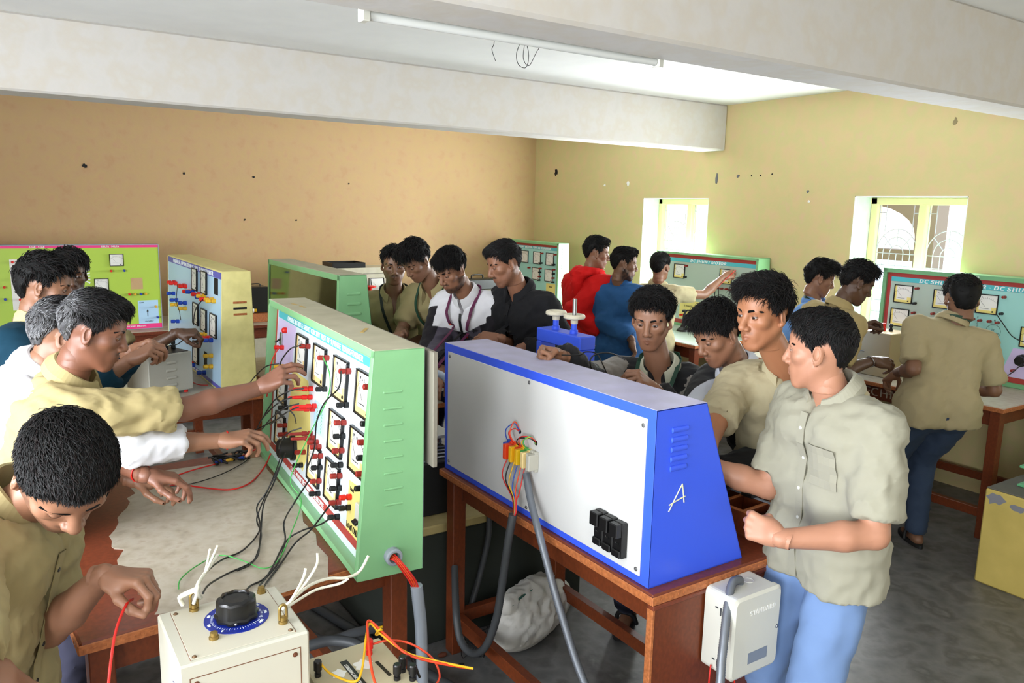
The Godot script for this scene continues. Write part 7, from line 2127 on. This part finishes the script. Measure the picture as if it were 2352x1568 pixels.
func conduits() -> void:
	tag(obj("conduit", ribbed([Vector3(1.478, 0.99, -2.125), Vector3(1.455, 0.92, -2.06), Vector3(1.43, 0.82, -1.96), Vector3(1.43, 0.62, -1.84), Vector3(1.43, 0.44, -1.70), Vector3(1.44, 0.32, -1.52), Vector3(1.51, 0.36, -1.37), Vector3(1.59, 0.54, -1.33), Vector3(1.635, 0.66, -1.355), Vector3(1.69, 0.755, -1.395), Vector3(1.745, 0.815, -1.43), Vector3(1.79, 0.815, -1.44), Vector3(1.798, 0.79, -1.445)], 0.0125, 0.007), M.conduit), "grey flexible conduit looping from the blue cabinet's terminal strip to the distribution box", "conduit")
	tag(obj("conduit", ribbed([Vector3(1.43, 0.85, -2.13), Vector3(1.42, 0.756, -2.139), Vector3(1.42, 0.596, -2.17), Vector3(1.42, 0.428, -2.207), Vector3(1.42, 0.279, -2.279), Vector3(1.42, 0.203, -2.373), Vector3(1.42, 0.211, -2.465), Vector3(1.43, 0.30, -2.52), Vector3(1.50, 0.42, -2.66)], 0.0145, 0.010), M.conduit_dark), "dark grey conduit hanging in a loop round the blue table's left leg", "conduit")
	tag(obj("conduit", ribbed([Vector3(1.80, 0.80, -2.72), Vector3(1.735, 0.62, -2.755), Vector3(1.725, 0.462, -2.76), Vector3(1.69, 0.30, -2.765), Vector3(1.62, 0.12, -2.75)], 0.013, 0.011), M.conduit_dark), "grey conduit hanging in the shadow before the dark machine plinth", "conduit")
	# cores between the terminal strip and the dark conduit
	var cols := [M.wire_red, M.wire_black, M.wire_yellow, M.wire_blue, M.wire_orange, M.wire_red]
	var names := ["red", "black", "yellow", "blue", "orange", "second red"]
	for k in 6:
		var z := -2.245 + 0.022 * k
		tag(obj("wire", G.new().tube(curve([Vector3(1.478, 1.012, z), Vector3(1.455, 0.955 - 0.006 * k, z + 0.004), Vector3(1.448, 0.90, -2.165 + 0.006 * k), Vector3(1.436, 0.86, -2.135 + 0.003 * k), Vector3(1.430, 0.835, -2.130)], 6), 0.0024, 5), cols[k]), "%s core between the terminal strip and the dark conduit" % names[k], "wire", "cores below the blue cabinet's terminal strip")
	tag(obj("conduit", ribbed([Vector3(0.958, 0.80, -1.925), Vector3(0.965, 0.74, -1.925), Vector3(0.975, 0.665, -1.93), Vector3(0.99, 0.513, -1.95), Vector3(0.995, 0.40, -1.96), Vector3(0.985, 0.2, -1.98), Vector3(0.95, 0.06, -2.03), Vector3(0.86, 0.025, -2.12)], 0.0175, 0.006), M.conduit_pale), "pale corrugated conduit hanging below the green cabinet's cable outlet", "conduit")
	for k in 4:
		var dz := 0.005 * (k - 1.5)
		tag(obj("wire", G.new().tube(curve([Vector3(0.9 + dz, 0.885 + dz, -1.978), Vector3(0.908 + dz, 0.882, -1.955), Vector3(0.925 + dz, 0.855, -1.936 + dz), Vector3(0.945 + dz, 0.82, -1.926 + dz), Vector3(0.956 + dz * 0.8, 0.79, -1.925 + dz * 0.8)], 6), 0.0026, 6), [M.wire_red, M.wire_orange, M.wire_orange, M.wire_red][k]), "%s core from the green cabinet's outlet to its pale conduit" % ["first red", "first orange", "second orange", "second red"][k], "wire", "cores at the green cabinet's outlet")

func under_tables() -> void:
	var p := thing("machine_plinth", "dark painted machine plinth with a cream top behind the blue table", "plinth", Vector3(1.78, 0, -3.12))
	obj("block", G.new().bx(Vector3(-0.52, 0, -0.28), Vector3(0.52, 0.51, 0.31), 0.008), M.plinth_dark, p)
	obj("cap", G.new().bx(Vector3(-0.525, 0.51, -0.285), Vector3(0.525, 0.55, 0.315), 0.006), M.plinth_cream, p)
	var b := thing("load_box", "black ventilated metal box standing on the dark plinth between green and blue cabinets", "box", Vector3(1.52, 0.551, -3.04))
	obj("casing", G.new().bx(Vector3(-0.18, 0, -0.13), Vector3(0.18, 0.24, 0.13), 0.004), M.black_matt, b)
	for k in 5:
		obj("grille_strip", G.new().tube(curve([Vector3(-0.15, 0.242, -0.10 + 0.05 * k), Vector3(-0.05, 0.244, -0.085 + 0.05 * k), Vector3(0.05, 0.244, -0.115 + 0.05 * k), Vector3(0.16, 0.242, -0.10 + 0.05 * k)], 5), 0.006, 6), M.metal, b)
	obj("lid_plate", G.new().bx(Vector3(-0.17, 0.30, -0.17), Vector3(0.19, 0.315, -0.01), 0.002), M.plastic_white, b)
	obj("lid_stay", G.new().bx(Vector3(-0.16, 0.24, -0.13), Vector3(-0.15, 0.30, -0.12), 0.001).bx(Vector3(0.15, 0.24, -0.12), Vector3(0.16, 0.30, -0.11), 0.001), M.metal, b)
	tag(obj("hose", G.new().tube(curve([Vector3(1.60, 0.87, -3.10), Vector3(1.56, 0.99, -3.12), Vector3(1.60, 1.10, -3.15), Vector3(1.68, 1.13, -3.16), Vector3(1.74, 1.06, -3.14), Vector3(1.76, 0.9, -3.12), Vector3(1.78, 0.551, -3.10)], 8), 0.016, 10), mat(Color(0.75, 0.80, 0.84), 0.4)), "pale plastic hose arching between the green and blue cabinets", "hose")
	# brake frame with two handwheels
	var f := thing("brake_frame", "bright blue brake frame with two cream handwheels on its crossbar", "machine", Vector3(2.19, 0.551, -2.86))
	obj("crossbar", G.new().bx(Vector3(-0.045, 0.722, -0.17), Vector3(0.045, 0.785, 0.17), 0.005), M.blue, f)
	for z: float in [-0.17, 0.13]:
		obj("upright", G.new().bx(Vector3(-0.045, 0, z), Vector3(0.045, 0.722, z + 0.04), 0.005), M.blue, f)
	for k in 2:
		var z := -0.075 + 0.14 * k
		var wp := [Vector2(0.0, 0.045), Vector2(0.016, 0.045), Vector2(0.017, 0.062), Vector2(0.026, 0.068), Vector2(0.034, 0.070), Vector2(0.045, 0.068), Vector2(0.050, 0.073), Vector2(0.050, 0.083), Vector2(0.044, 0.089), Vector2(0.036, 0.086), Vector2(0.026, 0.078), Vector2(0.0, 0.080)]
		var hw := obj("handwheel", G.new().lathe(wp, Transform3D(), 28), mat(Color(0.84, 0.81, 0.72), 0.35), f, at(Vector3(0, 0.785, z)))
		obj("collar", G.new().lathe([Vector2(0, 0), Vector2(0.019, 0), Vector2(0.019, 0.016), Vector2(0.014, 0.018), Vector2(0.014, 0.046), Vector2(0, 0.046)], Transform3D(), 16), M.blue, hw)
		if k == 1:
			var rod := G.new().cyl(Vector3(0, 0.075, 0), Vector3(0, 0.16, 0), 0.009, 12)
			for q in 20: rod.tube([Vector3(0, 0.08 + q * 0.004, 0), Vector3(0, 0.082 + q * 0.004, 0)], 0.0105, 10)
			obj("threaded_rod", rod, M.metal, hw)
	obj("scale_beam", G.new().bx(Vector3(-0.03, 0.56, -0.12), Vector3(0.03, 0.62, 0.10), 0.004), mat(Color(0.85, 0.82, 0.68), 0.4), f)
	obj("brake_strap", G.new().bx(Vector3(-0.02, 0.63, -0.14), Vector3(0.02, 0.645, 0.12), 0.002), M.black, f)
	# sack
	var sk := F.new(Vector3(-0.30, 0, -0.14), Vector3(0.30, 0.34, 0.14), 0.016)
	sk.ell(Vector3(0, 0.10, 0), Vector3(0.27, 0.12, 0.10), 0.03)
	sk.ell(Vector3(-0.07, 0.14, -0.01), Vector3(0.19, 0.11, 0.06), 0.05)
	sk.cap(Vector3(-0.22, 0.24, -0.01), Vector3(0.14, 0.20, -0.01), 0.025, 0.02, 0.04)
	sk.cut(Vector3(0, 0.004, 0), Vector3.DOWN)
	sk.nets()
	var sg := sk.g()
	var fn := FastNoiseLite.new()
	fn.seed = 4; fn.frequency = 9.0
	for k in sg.v.size():
		var q := sg.v[k]
		if q.y > 0.02: sg.v[k] += sg.n[k] * 0.05 * (0.5 - absf(fn.get_noise_3d(q.x, q.y * 1.4, q.z))) * smoothstep(0.02, 0.1, q.y)
	renormal(sg)
	sg.colored = false
	var s := thing("sack", "crumpled white plastic sack with a green striped hem on the floor under the blue table", "sack", Vector3(1.90, 0, -2.645), 0.45)
	obj("bag", sg, M.sack, s)
	obj("hem_stripe", G.new().tube(curve([Vector3(-0.23, 0.25, 0.02), Vector3(-0.12, 0.258, 0.025), Vector3(0.02, 0.238, 0.025), Vector3(0.14, 0.215, 0.02)], 8), 0.005, 6), mat(Color(0.15, 0.35, 0.30), 0.6), s)
	# scrap wire on the floor by the leg
	var rng := RandomNumberGenerator.new()
	rng.seed = 77
	var scrap := G.new()
	for k in 9:
		var pts := []
		var c := Vector3(rng.randf_range(-0.06, 0.06), 0.02, rng.randf_range(-0.06, 0.06))
		for q in 6:
			pts.append(c + Vector3(rng.randf_range(-0.07, 0.07), rng.randf_range(0.0, 0.10), rng.randf_range(-0.05, 0.05)))
		scrap.tube(curve(pts, 4), 0.002, 4)
	var so := obj("scrap_wire", scrap, M.black_matt, self, at(Vector3(1.62, 0, -2.64)))
	tag(so, "tangle of scrap wire on the floor beside the white sack", "wire")
	so.set_meta("kind", "stuff")
	# cables on the floor
	tag(obj("cable", G.new().tube(curve([Vector3(1.12, 0.022, -3.42), Vector3(1.20, 0.022, -3.10), Vector3(1.28, 0.022, -2.80), Vector3(1.37, 0.022, -2.50), Vector3(1.50, 0.022, -2.10), Vector3(1.55, 0.022, -1.9)], 8), 0.021, 10), M.conduit_dark), "thick black cable running over the floor between the two tables", "cable")
	var cut := thing("cable", "thick black cable cut off with yellow cores showing, under the peeling table", "cable", Vector3(1.0, 0, -2.7))
	obj("sheath", G.new().tube(curve([Vector3(-0.02, 0.022, -0.65), Vector3(0.04, 0.06, -0.30), Vector3(0.10, 0.20, -0.05), Vector3(0.14, 0.285, 0.10)], 8), 0.019, 10), M.conduit_dark, cut)
	for k in 3:
		obj("core", G.new().tube([Vector3(0.137 + 0.007 * (k - 1), 0.28, 0.09), Vector3(0.147 + 0.009 * (k - 1), 0.30, 0.128)], 0.0045, 6), [M.wire_yellow, M.copper, M.wire_yellow][k], cut)
	tag(obj("hose", G.new().tube(curve([Vector3(0.62, 0.24, -2.62), Vector3(0.75, 0.28, -2.60), Vector3(0.87, 0.30, -2.59), Vector3(0.95, 0.30, -2.57), Vector3(1.02, 0.29, -2.49), Vector3(1.06, 0.20, -2.42), Vector3(1.09, 0.03, -2.36)], 8), 0.02, 10), M.conduit_dark), "grey hose bending under the peeling table to the floor", "hose")
	for q: Array in [["brown brick chip on the floor between the tables", 1.465, -2.70, 0.012], ["dark offcut on the floor left of the blue table's leg", 1.50, -2.60, 0.008], ["small dark lump on the floor under the blue table", 1.62, -2.33, 0.011]]:
		var d := F.new(Vector3.ONE * -0.04, Vector3.ONE * 0.04, 0.006)
		d.ell(Vector3.ZERO, Vector3(q[3] * 1.9, q[3] * 0.9, q[3]), 0.004)
		d.ell(Vector3(q[3], 0, q[3] * 0.4), Vector3.ONE * q[3] * 0.8, 0.004)
		d.nets()
		var dg := d.g()
		dg.colored = false
		tag(obj("debris", dg, mat(Color(0.36, 0.17, 0.08), 0.8) if q[3] == 0.012 else M.black_matt, self, at(Vector3(q[1], q[3] * 0.85, q[2]))), q[0], "debris")
	# tray the two students at the near end handle
	var tr := thing("tray", "open brown wooden tray with pale-edged compartments at the blue cabinet's sloped front", "tray", Vector3(2.10, TT + 0.001, -1.72))
	tr.rotation.y = 0.06
	obj("base", G.new().bx(Vector3(-0.07, 0, -0.2), Vector3(0.22, 0.008, 0.18), 0.001), M.wood, tr)
	for x: float in [-0.07, 0.07, 0.208]:
		obj("divider", G.new().bx(Vector3(x, 0.008, -0.2), Vector3(x + 0.012, 0.085, 0.18), 0.001), M.wood, tr)
		obj("edging", G.new().bx(Vector3(x - 0.001, 0.085, -0.2), Vector3(x + 0.013, 0.089, 0.18), 0.001), M.conduit_pale if x > 0 else M.wood_edge, tr)
	for z: float in [-0.2, -0.04, 0.06, 0.168]:
		obj("divider", G.new().bx(Vector3(-0.058, 0.008, z), Vector3(0.208, 0.083, z + 0.012), 0.001), M.wood, tr)
		obj("edging", G.new().bx(Vector3(-0.058, 0.083, z - 0.001), Vector3(0.208, 0.087, z + 0.013), 0.001), M.wood_edge, tr)
	obj("catch", G.new().bx(Vector3(0.05, 0.088, -0.03), Vector3(0.10, 0.105, 0.02), 0.004), M.black, tr)
	obj("knob", G.new().ball(Vector3(-0.074, 0.06, 0.19), Vector3(0.009, 0.009, 0.012), 8, 10), M.wire_yellow, tr)
	obj("end_plate", G.new().bx(Vector3(-0.075, 0.01, 0.18), Vector3(0.10, 0.088, 0.186), 0.001), M.plastic_white, tr)

func post_on(t: Node3D, p: Vector3, m: Material, s := 1.0) -> void:
	obj("terminal_post", post_mesh.post, m, t, Transform3D(Basis(Vector3.RIGHT, -PI / 2) * Basis().scaled(Vector3.ONE * s), p))

func far_things() -> void:
	# load box by the parallel board
	var t := thing("load_box", "small grey metal box with slots and red and black posts before the yellow-sided cabinet", "box", Vector3(0.725, TT + 0.001, -4.70), 0.35)
	for k in 4:
		obj("foot", G.new().cyl(Vector3(-0.10 if k % 2 == 0 else 0.10, 0, -0.09 if k < 2 else 0.09), Vector3(-0.10 if k % 2 == 0 else 0.10, 0.018, -0.09 if k < 2 else 0.09), 0.012, 10), M.post_bright, t)
	obj("casing", G.new().bx(Vector3(-0.13, 0.018, -0.12), Vector3(0.13, 0.235, 0.12), 0.004), M.grey_box, t)
	obj("top_plate", G.new().bx(Vector3(-0.10, 0.235, -0.10), Vector3(0.12, 0.238, 0.10), 0.001), M.black, t)
	for k in 4:
		obj("louver", louver_mesh, M.grey_box, t, Transform3D(Basis().scaled(Vector3(0.055, 1.3, 1.5)), Vector3(0.0, 0.185 - 0.042 * k, 0.12)))
	for q: Array in [[-0.06, M.post_bright], [0.0, M.post_bright], [0.055, M.black], [0.10, M.black]]:
		post_on(t, Vector3(q[0], 0.238, -0.02), q[1], 1.3)
	var lying := thing("paper_sheet", "white sheet lying on the far worktable under loose wires", "paper", Vector3(0.60, TT + 0.0005, -5.1), 0.2)
	obj("sheet", G.new().bx(Vector3(-0.15, 0, -0.2), Vector3(0.15, 0.002, 0.2), 0.0005), M.paper, lying)
	var rng := RandomNumberGenerator.new()
	rng.seed = 9
	for k in 4:
		var pts := []
		var c := Vector3(0.60 + 0.03 * k, TT + 0.012, -4.95)
		for q in 6: pts.append(c + Vector3(rng.randf_range(-0.12, 0.12), rng.randf_range(0, 0.05), rng.randf_range(-0.2, 0.2)))
		tag(obj("wire", G.new().tube(curve(pts, 5), 0.0028, 5), [M.wire_black, M.wire_black, M.wire_yellow, M.wire_black][k]), "%s loose wire tangled on the white sheet behind the grey slotted box" % ["lowest black", "middle black", "yellow", "topmost black"][k], "wire", "tangle on the white sheet")
	# bits at the far edge of the peeling table
	var cl := thing("plug_lead", "heap of black leads with blue and yellow plugs at the peeling table's far edge", "lead", Vector3(0.745, TT + 0.002, -3.27))
	for k in 5:
		var pts := []
		for q in 6: pts.append(Vector3(rng.randf_range(-0.08, 0.09), 0.006 + rng.randf_range(0, 0.03), rng.randf_range(-0.06, 0.05)))
		obj("lead", G.new().tube(curve(pts, 5), 0.004, 6), M.wire_black, cl)
	for k in 3:
		obj("plug", G.new().cyl(Vector3(-0.05 + 0.045 * k, 0.012, 0.02), Vector3(-0.03 + 0.045 * k, 0.02, 0.035), 0.007, 8), [M.post_blue, M.post_yellow, M.post_blue][k], cl)
	var red := thing("plug", "small red plug at the torn laminate's far left corner", "plug", Vector3(0.377, TT + 0.004, -3.258))
	obj("body", G.new().cyl(Vector3(-0.015, 0.006, 0), Vector3(0.02, 0.006, 0.004), 0.007, 10), M.post_bright, red)
	# long bench: speaker-like black box on a carton, cream control desk with a tray
	var ct := thing("carton", "tan box lying on the long bench under the black box", "box", Vector3(2.0, TT + 0.001, -7.28))
	obj("box_body", G.new().bx(Vector3(-0.16, 0, -0.16), Vector3(0.16, 0.075, 0.16), 0.004), M.wood_edge, ct)
	obj("clasp", G.new().bx(Vector3(0.09, 0.01, 0.16), Vector3(0.12, 0.06, 0.166), 0.002), M.metal, ct)
	var sp := thing("transformer", "tall black box with a side knob standing on the tan box by the orange wall", "transformer", Vector3(1.98, TT + 0.078, -7.28))
	obj("casing", G.new().bx(Vector3(-0.085, 0, -0.09), Vector3(0.085, 0.235, 0.09), 0.004), M.black, sp)
	obj("handle", G.new().tube(curve([Vector3(-0.05, 0.235, 0), Vector3(-0.045, 0.255, 0), Vector3(0.03, 0.255, 0), Vector3(0.035, 0.235, 0)], 4), 0.006, 6), M.black, sp)
	obj("side_knob", G.new().cyl(Vector3(0.085, 0.19, 0.02), Vector3(0.115, 0.19, 0.02), 0.01, 10), M.black, sp)
	var pl := thing("bulb", "small white bulb with a yellow cap beside the tall black box", "bulb", Vector3(1.90, TT + 0.105, -7.16))
	obj("globe", G.new().ball(Vector3(0, 0, 0), Vector3(0.03, 0.026, 0.026), 10, 14), M.plastic_white, pl)
	obj("cap", G.new().cyl(Vector3(0.02, 0, 0.005), Vector3(0.045, 0, 0.01), 0.016, 10), M.wire_yellow, pl)
	var cd := thing("control_desk", "cream metal control desk with black sockets and a small meter behind the students", "cabinet", Vector3(2.95, TT + 0.001, -7.38))
	var prof := PackedVector2Array([Vector2(-0.18, 0), Vector2(0.2, 0), Vector2(0.2, 0.16), Vector2(0.14, 0.46), Vector2(-0.18, 0.46)])
	obj("casing", G.new().prism(prof, -0.42, 0.45, Transform3D(Basis(Vector3(0, 0, 1), Vector3.UP, Vector3(-1, 0, 0)), Vector3.ZERO)), M.cream, cd)
	obj("lid_seam", G.new().bx(Vector3(-0.43, 0.40, 0.153), Vector3(0.40, 0.403, 0.156), 0), M.ink, cd)
	var fb := Transform3D(Basis(Vector3.RIGHT, Vector3(0, 0.98, -0.196).normalized(), Vector3(0, 0.196, 0.98).normalized()), Vector3(0, 0.31, 0.172))
	for q: Array in [[-0.08, 0.035], [0.01, 0.0]]:
		obj("socket", G.new().lathe([Vector2(0.018, 0), Vector2(0.034, 0), Vector2(0.032, 0.006), Vector2(0.018, 0.006)], Transform3D(Basis(Vector3.RIGHT, PI / 2), Vector3.ZERO), 20), M.wood_edge, cd, fb * at(Vector3(q[0], q[1], 0)))
		obj("socket_hole", G.new().cyl(Vector3(0, 0, -0.002), Vector3(0, 0, 0.004), 0.016, 14), M.black, cd, fb * at(Vector3(q[0], q[1], 0)))
	var mt := obj("meter", meter_parts.bezel, M.black, cd, fb * at(Vector3(0.20, -0.02, 0)))
	obj("dial_face", meter_parts.face, M.paper, mt); obj("lower_plate", meter_parts.plate, M.paper, mt); obj("pointer", meter_parts.needle, M.ink, mt)
	var ty := thing("tray", "shallow black metal tray lying on top of the cream control desk", "tray", Vector3(2.86, TT + 0.462, -7.38))
	obj("tray_floor", G.new().bx(Vector3(-0.16, 0, -0.14), Vector3(0.18, 0.006, 0.14), 0.001), M.black, ty)
	for q: Array in [[-0.16, -0.14, -0.152, 0.14], [0.172, -0.14, 0.18, 0.14], [-0.152, -0.14, 0.172, -0.132], [-0.152, 0.132, 0.172, 0.14]]:
		obj("tray_side", G.new().bx(Vector3(q[0], 0.006, q[1]), Vector3(q[2], 0.05, q[3]), 0.001), M.black, ty)
	for k in 2:
		var x := 3.02 + 0.27 * k
		var vl := thing("screw_stand", "red-handled steel screw standing before the cream control desk, %s" % ["nearer the sockets" if k == 0 else "nearer the moustached man"], "stand", Vector3(x, TT + 0.001, -7.10))
		obj("base_plate", G.new().bx(Vector3(-0.05, 0, -0.04), Vector3(0.05, 0.02, 0.04), 0.003), M.black, vl)
		obj("spindle", G.new().cyl(Vector3(0, 0.02, 0), Vector3(0, 0.37 - 0.05 * k, 0), 0.011, 10), M.metal, vl)
		obj("handle", G.new().lathe([Vector2(0, 0.25), Vector2(0.02, 0.25), Vector2(0.025, 0.275), Vector2(0.06, 0.28), Vector2(0.062, 0.292), Vector2(0.03, 0.30), Vector2(0, 0.302)], Transform3D(), 20, 4, 0.15), M.post_bright, vl, at(Vector3(0, -0.02 * k, 0)))
	# behind the black shirt: carrying case on a cream box
	var cb := thing("box", "cream steel box on the bench behind the man in black", "box", Vector3(4.28, 0.0, -7.25))
	obj("box_body", G.new().bx(Vector3(-0.30, 0, -0.2), Vector3(0.42, 1.02, 0.2), 0.006), M.cream, cb)
	obj("keyhole_plate", G.new().bx(Vector3(-0.04, 0.93, 0.2), Vector3(0.0, 0.97, 0.204), 0.001), M.black, cb)
	var ca := thing("carrying_case", "black carrying case with a handle on the cream steel box in the far corner", "case", Vector3(4.33, 1.022, -7.25))
	obj("case_body", G.new().bx(Vector3(-0.21, 0, -0.10), Vector3(0.19, 0.11, 0.10), 0.008), M.black, ca)
	obj("handle", G.new().tube(curve([Vector3(-0.07, 0.11, 0), Vector3(-0.06, 0.15, 0), Vector3(0.06, 0.15, 0), Vector3(0.07, 0.11, 0)], 4), 0.009, 6), M.black, ca)
	# machine with a guarded fan before the alternator board
	var ma := thing("motor", "grey machine on a dark bed with a wire fan guard beside the red hoodie", "machine", Vector3(3.62, 0, -5.15))
	obj("bed", G.new().bx(Vector3(-0.3, 0, -0.28), Vector3(0.5, 0.62, 0.32), 0.01), M.plinth_dark, ma)
	obj("frame", G.new().lathe([Vector2(0, -0.2), Vector2(0.13, -0.2), Vector2(0.16, -0.17), Vector2(0.16, 0.15), Vector2(0.12, 0.2), Vector2(0, 0.2)], Transform3D(Basis(Vector3.RIGHT, PI / 2), Vector3(-0.05, 0.80, -0.05)), 24), M.grey_box, ma)
	var gu := G.new()
	for k in 6:
		gu.cyl(Vector3(0.0, 0.70, 0.17 + 0.02 * k), Vector3(0.0, 0.98, 0.17 + 0.02 * k), 0.003, 4)
	for k in 10:
		gu.cyl(Vector3(0.0, 0.70 + 0.031 * k, 0.16), Vector3(0.0, 0.70 + 0.031 * k, 0.28), 0.003, 4)
	obj("fan_guard", gu, M.metal, ma)
	obj("terminal_cover", G.new().bx(Vector3(-0.1, 0.94, -0.12), Vector3(0.04, 1.03, 0.08), 0.006), M.conduit_pale, ma)
	# things on the table by the near window
	var lb := thing("load_box", "cream load box with red and black posts on the near window's table", "box", Vector3(5.06, TT + 0.001, -3.05))
	obj("casing", G.new().bx(Vector3(-0.12, 0, -0.17), Vector3(0.12, 0.30, 0.16), 0.004), mat(Color(0.70, 0.62, 0.46), 0.5), lb)
	obj("latch", G.new().tube([Vector3(-0.122, 0.16, -0.08), Vector3(-0.135, 0.162, -0.05), Vector3(-0.122, 0.16, -0.02)], 0.004, 6), M.metal, lb)
	for q: Array in [[-0.06, -0.10, M.post_bright], [-0.02, -0.02, M.post_bright], [0.0, 0.03, M.post_bright], [0.02, 0.07, M.black], [-0.06, -0.06, M.post_bright]]:
		post_on(lb, Vector3(q[0], 0.30, q[1]), q[2], 1.4)
	var bl := thing("lamp_bulb", "red round pilot lamp low on the generator table behind the load box", "lamp", Vector3(5.33, TT + 0.001, -3.02))
	obj("holder", G.new().bx(Vector3(-0.04, 0, -0.04), Vector3(0.04, 0.11, 0.04), 0.004), M.board_yellow, bl)
	obj("globe", G.new().ball(Vector3(-0.045, 0.075, 0), Vector3(0.034, 0.034, 0.034), 10, 14), M.post_bright, bl)
	var n0: Node3D = null
	for c in get_children():
		if c.has_meta("label") and str(c.get_meta("label")).begins_with("worktable by the near window"): n0 = c
	letters(n0, "S.E.T. POLYTECHNIC", 0.075, mat(Color(0.72, 0.68, 0.60), 0.8), Transform3D(Basis(Vector3.UP, -PI / 2), Vector3(0.060, TT - 0.08, -1.0)), "painted_lettering", false, 0.0, 1.3)
	# black stand with a knob on the shunt motor table
	var bs := thing("clamp_stand", "small black cast stand with an arm on the grey-topped shunt motor table", "stand", Vector3(5.2, TT + 0.001, -5.02))
	obj("base", G.new().lathe([Vector2(0, 0), Vector2(0.065, 0), Vector2(0.06, 0.015), Vector2(0.03, 0.04), Vector2(0.024, 0.06), Vector2(0, 0.06)], Transform3D(), 18), M.black, bs)
	obj("column", G.new().cyl(Vector3(0, 0.05, 0), Vector3(0.0, 0.16, 0.0), 0.022, 12, 0.012), M.black, bs)
	obj("arm", G.new().tube(curve([Vector3(0, 0.15, 0), Vector3(0.03, 0.19, 0.01), Vector3(0.06, 0.17, 0.12), Vector3(0.10, 0.13, 0.26)], 6), 0.007, 6), M.black, bs)
	obj("knob", G.new().ball(Vector3(-0.005, 0.185, 0), Vector3(0.022, 0.014, 0.022), 8, 10), M.black, bs)
	# yellow plinth with a sea green machine at the right edge
	var yp := thing("machine_plinth", "yellow painted concrete plinth with peeling corners and a bare cement top", "plinth", Vector3(4.215, 0, -1.87))
	obj("block", G.new().bx(Vector3(0, 0, 0), Vector3(0.80, 0.515, 1.5), 0.008), M.plinth_yellow, yp)
	obj("cement_top", G.new().bx(Vector3(0.004, 0.515, 0.004), Vector3(0.796, 0.523, 1.496), 0.003), M.cement, yp)
	for q: Array in [[0.055, 0.475, 0.05, 0.04], [0.16, 0.455, 0.035, 0.022], [0.30, 0.47, 0.03, 0.02]]:
		var poly := PackedVector2Array()
		for k in 12:
			var an := TAU * k / 12.0
			var r := rng.randf_range(0.55, 1.1)
			poly.append(Vector2(cos(an) * q[2] * r, sin(an) * q[3] * r))
		obj("peeled_patch", G.new().prism(poly, -0.001, 0.0015), mat(Color(0.52, 0.52, 0.55), 0.85), yp, Transform3D(Basis(Vector3.UP, -PI / 2), Vector3(0, q[1], q[0])))
	var wh := thing("motor", "sea green machine with a round end cover at the right edge of the yellow plinth", "machine", Vector3(4.52, 0.524, -1.57))
	obj("body", G.new().lathe([Vector2(0, -0.10), Vector2(0.15, -0.10), Vector2(0.165, -0.09), Vector2(0.165, 0.30), Vector2(0.15, 0.36), Vector2(0.06, 0.38), Vector2(0, 0.38)], Transform3D(Basis(Vector3.RIGHT, PI / 2) * Basis(Vector3.UP, 0), Vector3(0.02, 0.235, -0.08)), 32), M.sea_green, wh)
	for x: float in [-0.11, 0.11]:
		obj("foot", G.new().bx(Vector3(x - 0.04, 0, -0.22), Vector3(x + 0.05, 0.012, 0.2), 0.002).bx(Vector3(x - 0.004, 0.012, -0.2), Vector3(x + 0.004, 0.10, 0.18), 0.001).bx(Vector3(x - 0.04, 0.10, -0.22), Vector3(x + 0.05, 0.112, 0.2), 0.002), M.sea_green, wh)
	obj("terminal_hood", G.new().bx(Vector3(-0.04, 0.385, -0.1), Vector3(0.08, 0.45, 0.06), 0.006), M.sea_green, wh)

func ceiling_things() -> void:
	var t := thing("fluorescent_tube", "unlit white fluorescent tube on its batten along the near beam's lower edge", "light", Vector3(1.55, 2.485, -2.25))
	obj("batten", G.new().bx(Vector3(-0.60, -0.01, -0.03), Vector3(0.60, 0.03, 0.012), 0.004), M.plastic_white, t)
	obj("tube", G.new().cyl(Vector3(-0.575, -0.035, -0.03), Vector3(0.575, -0.035, -0.03), 0.0145, 14), mat(Color(0.86, 0.87, 0.86), 0.25), t)
	for s: float in [-1.0, 1.0]:
		obj("lamp_holder", G.new().bx(Vector3(s * 0.59 - 0.012, -0.055, -0.05), Vector3(s * 0.59 + 0.012, 0.005, -0.008), 0.003), M.plastic_white, t)
	tag(obj("wire", G.new().tube(curve([Vector3(1.42, 2.46, -2.29), Vector3(1.425, 2.43, -2.30), Vector3(1.418, 2.41, -2.30), Vector3(1.43, 2.375, -2.295)], 6), 0.0012, 5), M.wire_black), "short loose wire hanging below the middle of the tube light", "wire", "loose ends at the tube light")
	tag(obj("wire", G.new().tube(curve([Vector3(1.53, 2.46, -2.29), Vector3(1.515, 2.41, -2.30), Vector3(1.525, 2.375, -2.30), Vector3(1.555, 2.37, -2.30), Vector3(1.565, 2.41, -2.30), Vector3(1.545, 2.455, -2.29)], 6), 0.0012, 5), M.wire_black), "looped loose wire hanging below the tube light", "wire", "loose ends at the tube light")
	tag(obj("wire", G.new().tube(curve([Vector3(1.545, 2.455, -2.295), Vector3(1.55, 2.40, -2.31), Vector3(1.575, 2.38, -2.31), Vector3(1.60, 2.43, -2.30), Vector3(1.62, 2.455, -2.29)], 6), 0.0012, 5), M.wire_black), "second looped loose wire to the right below the tube light", "wire", "loose ends at the tube light")
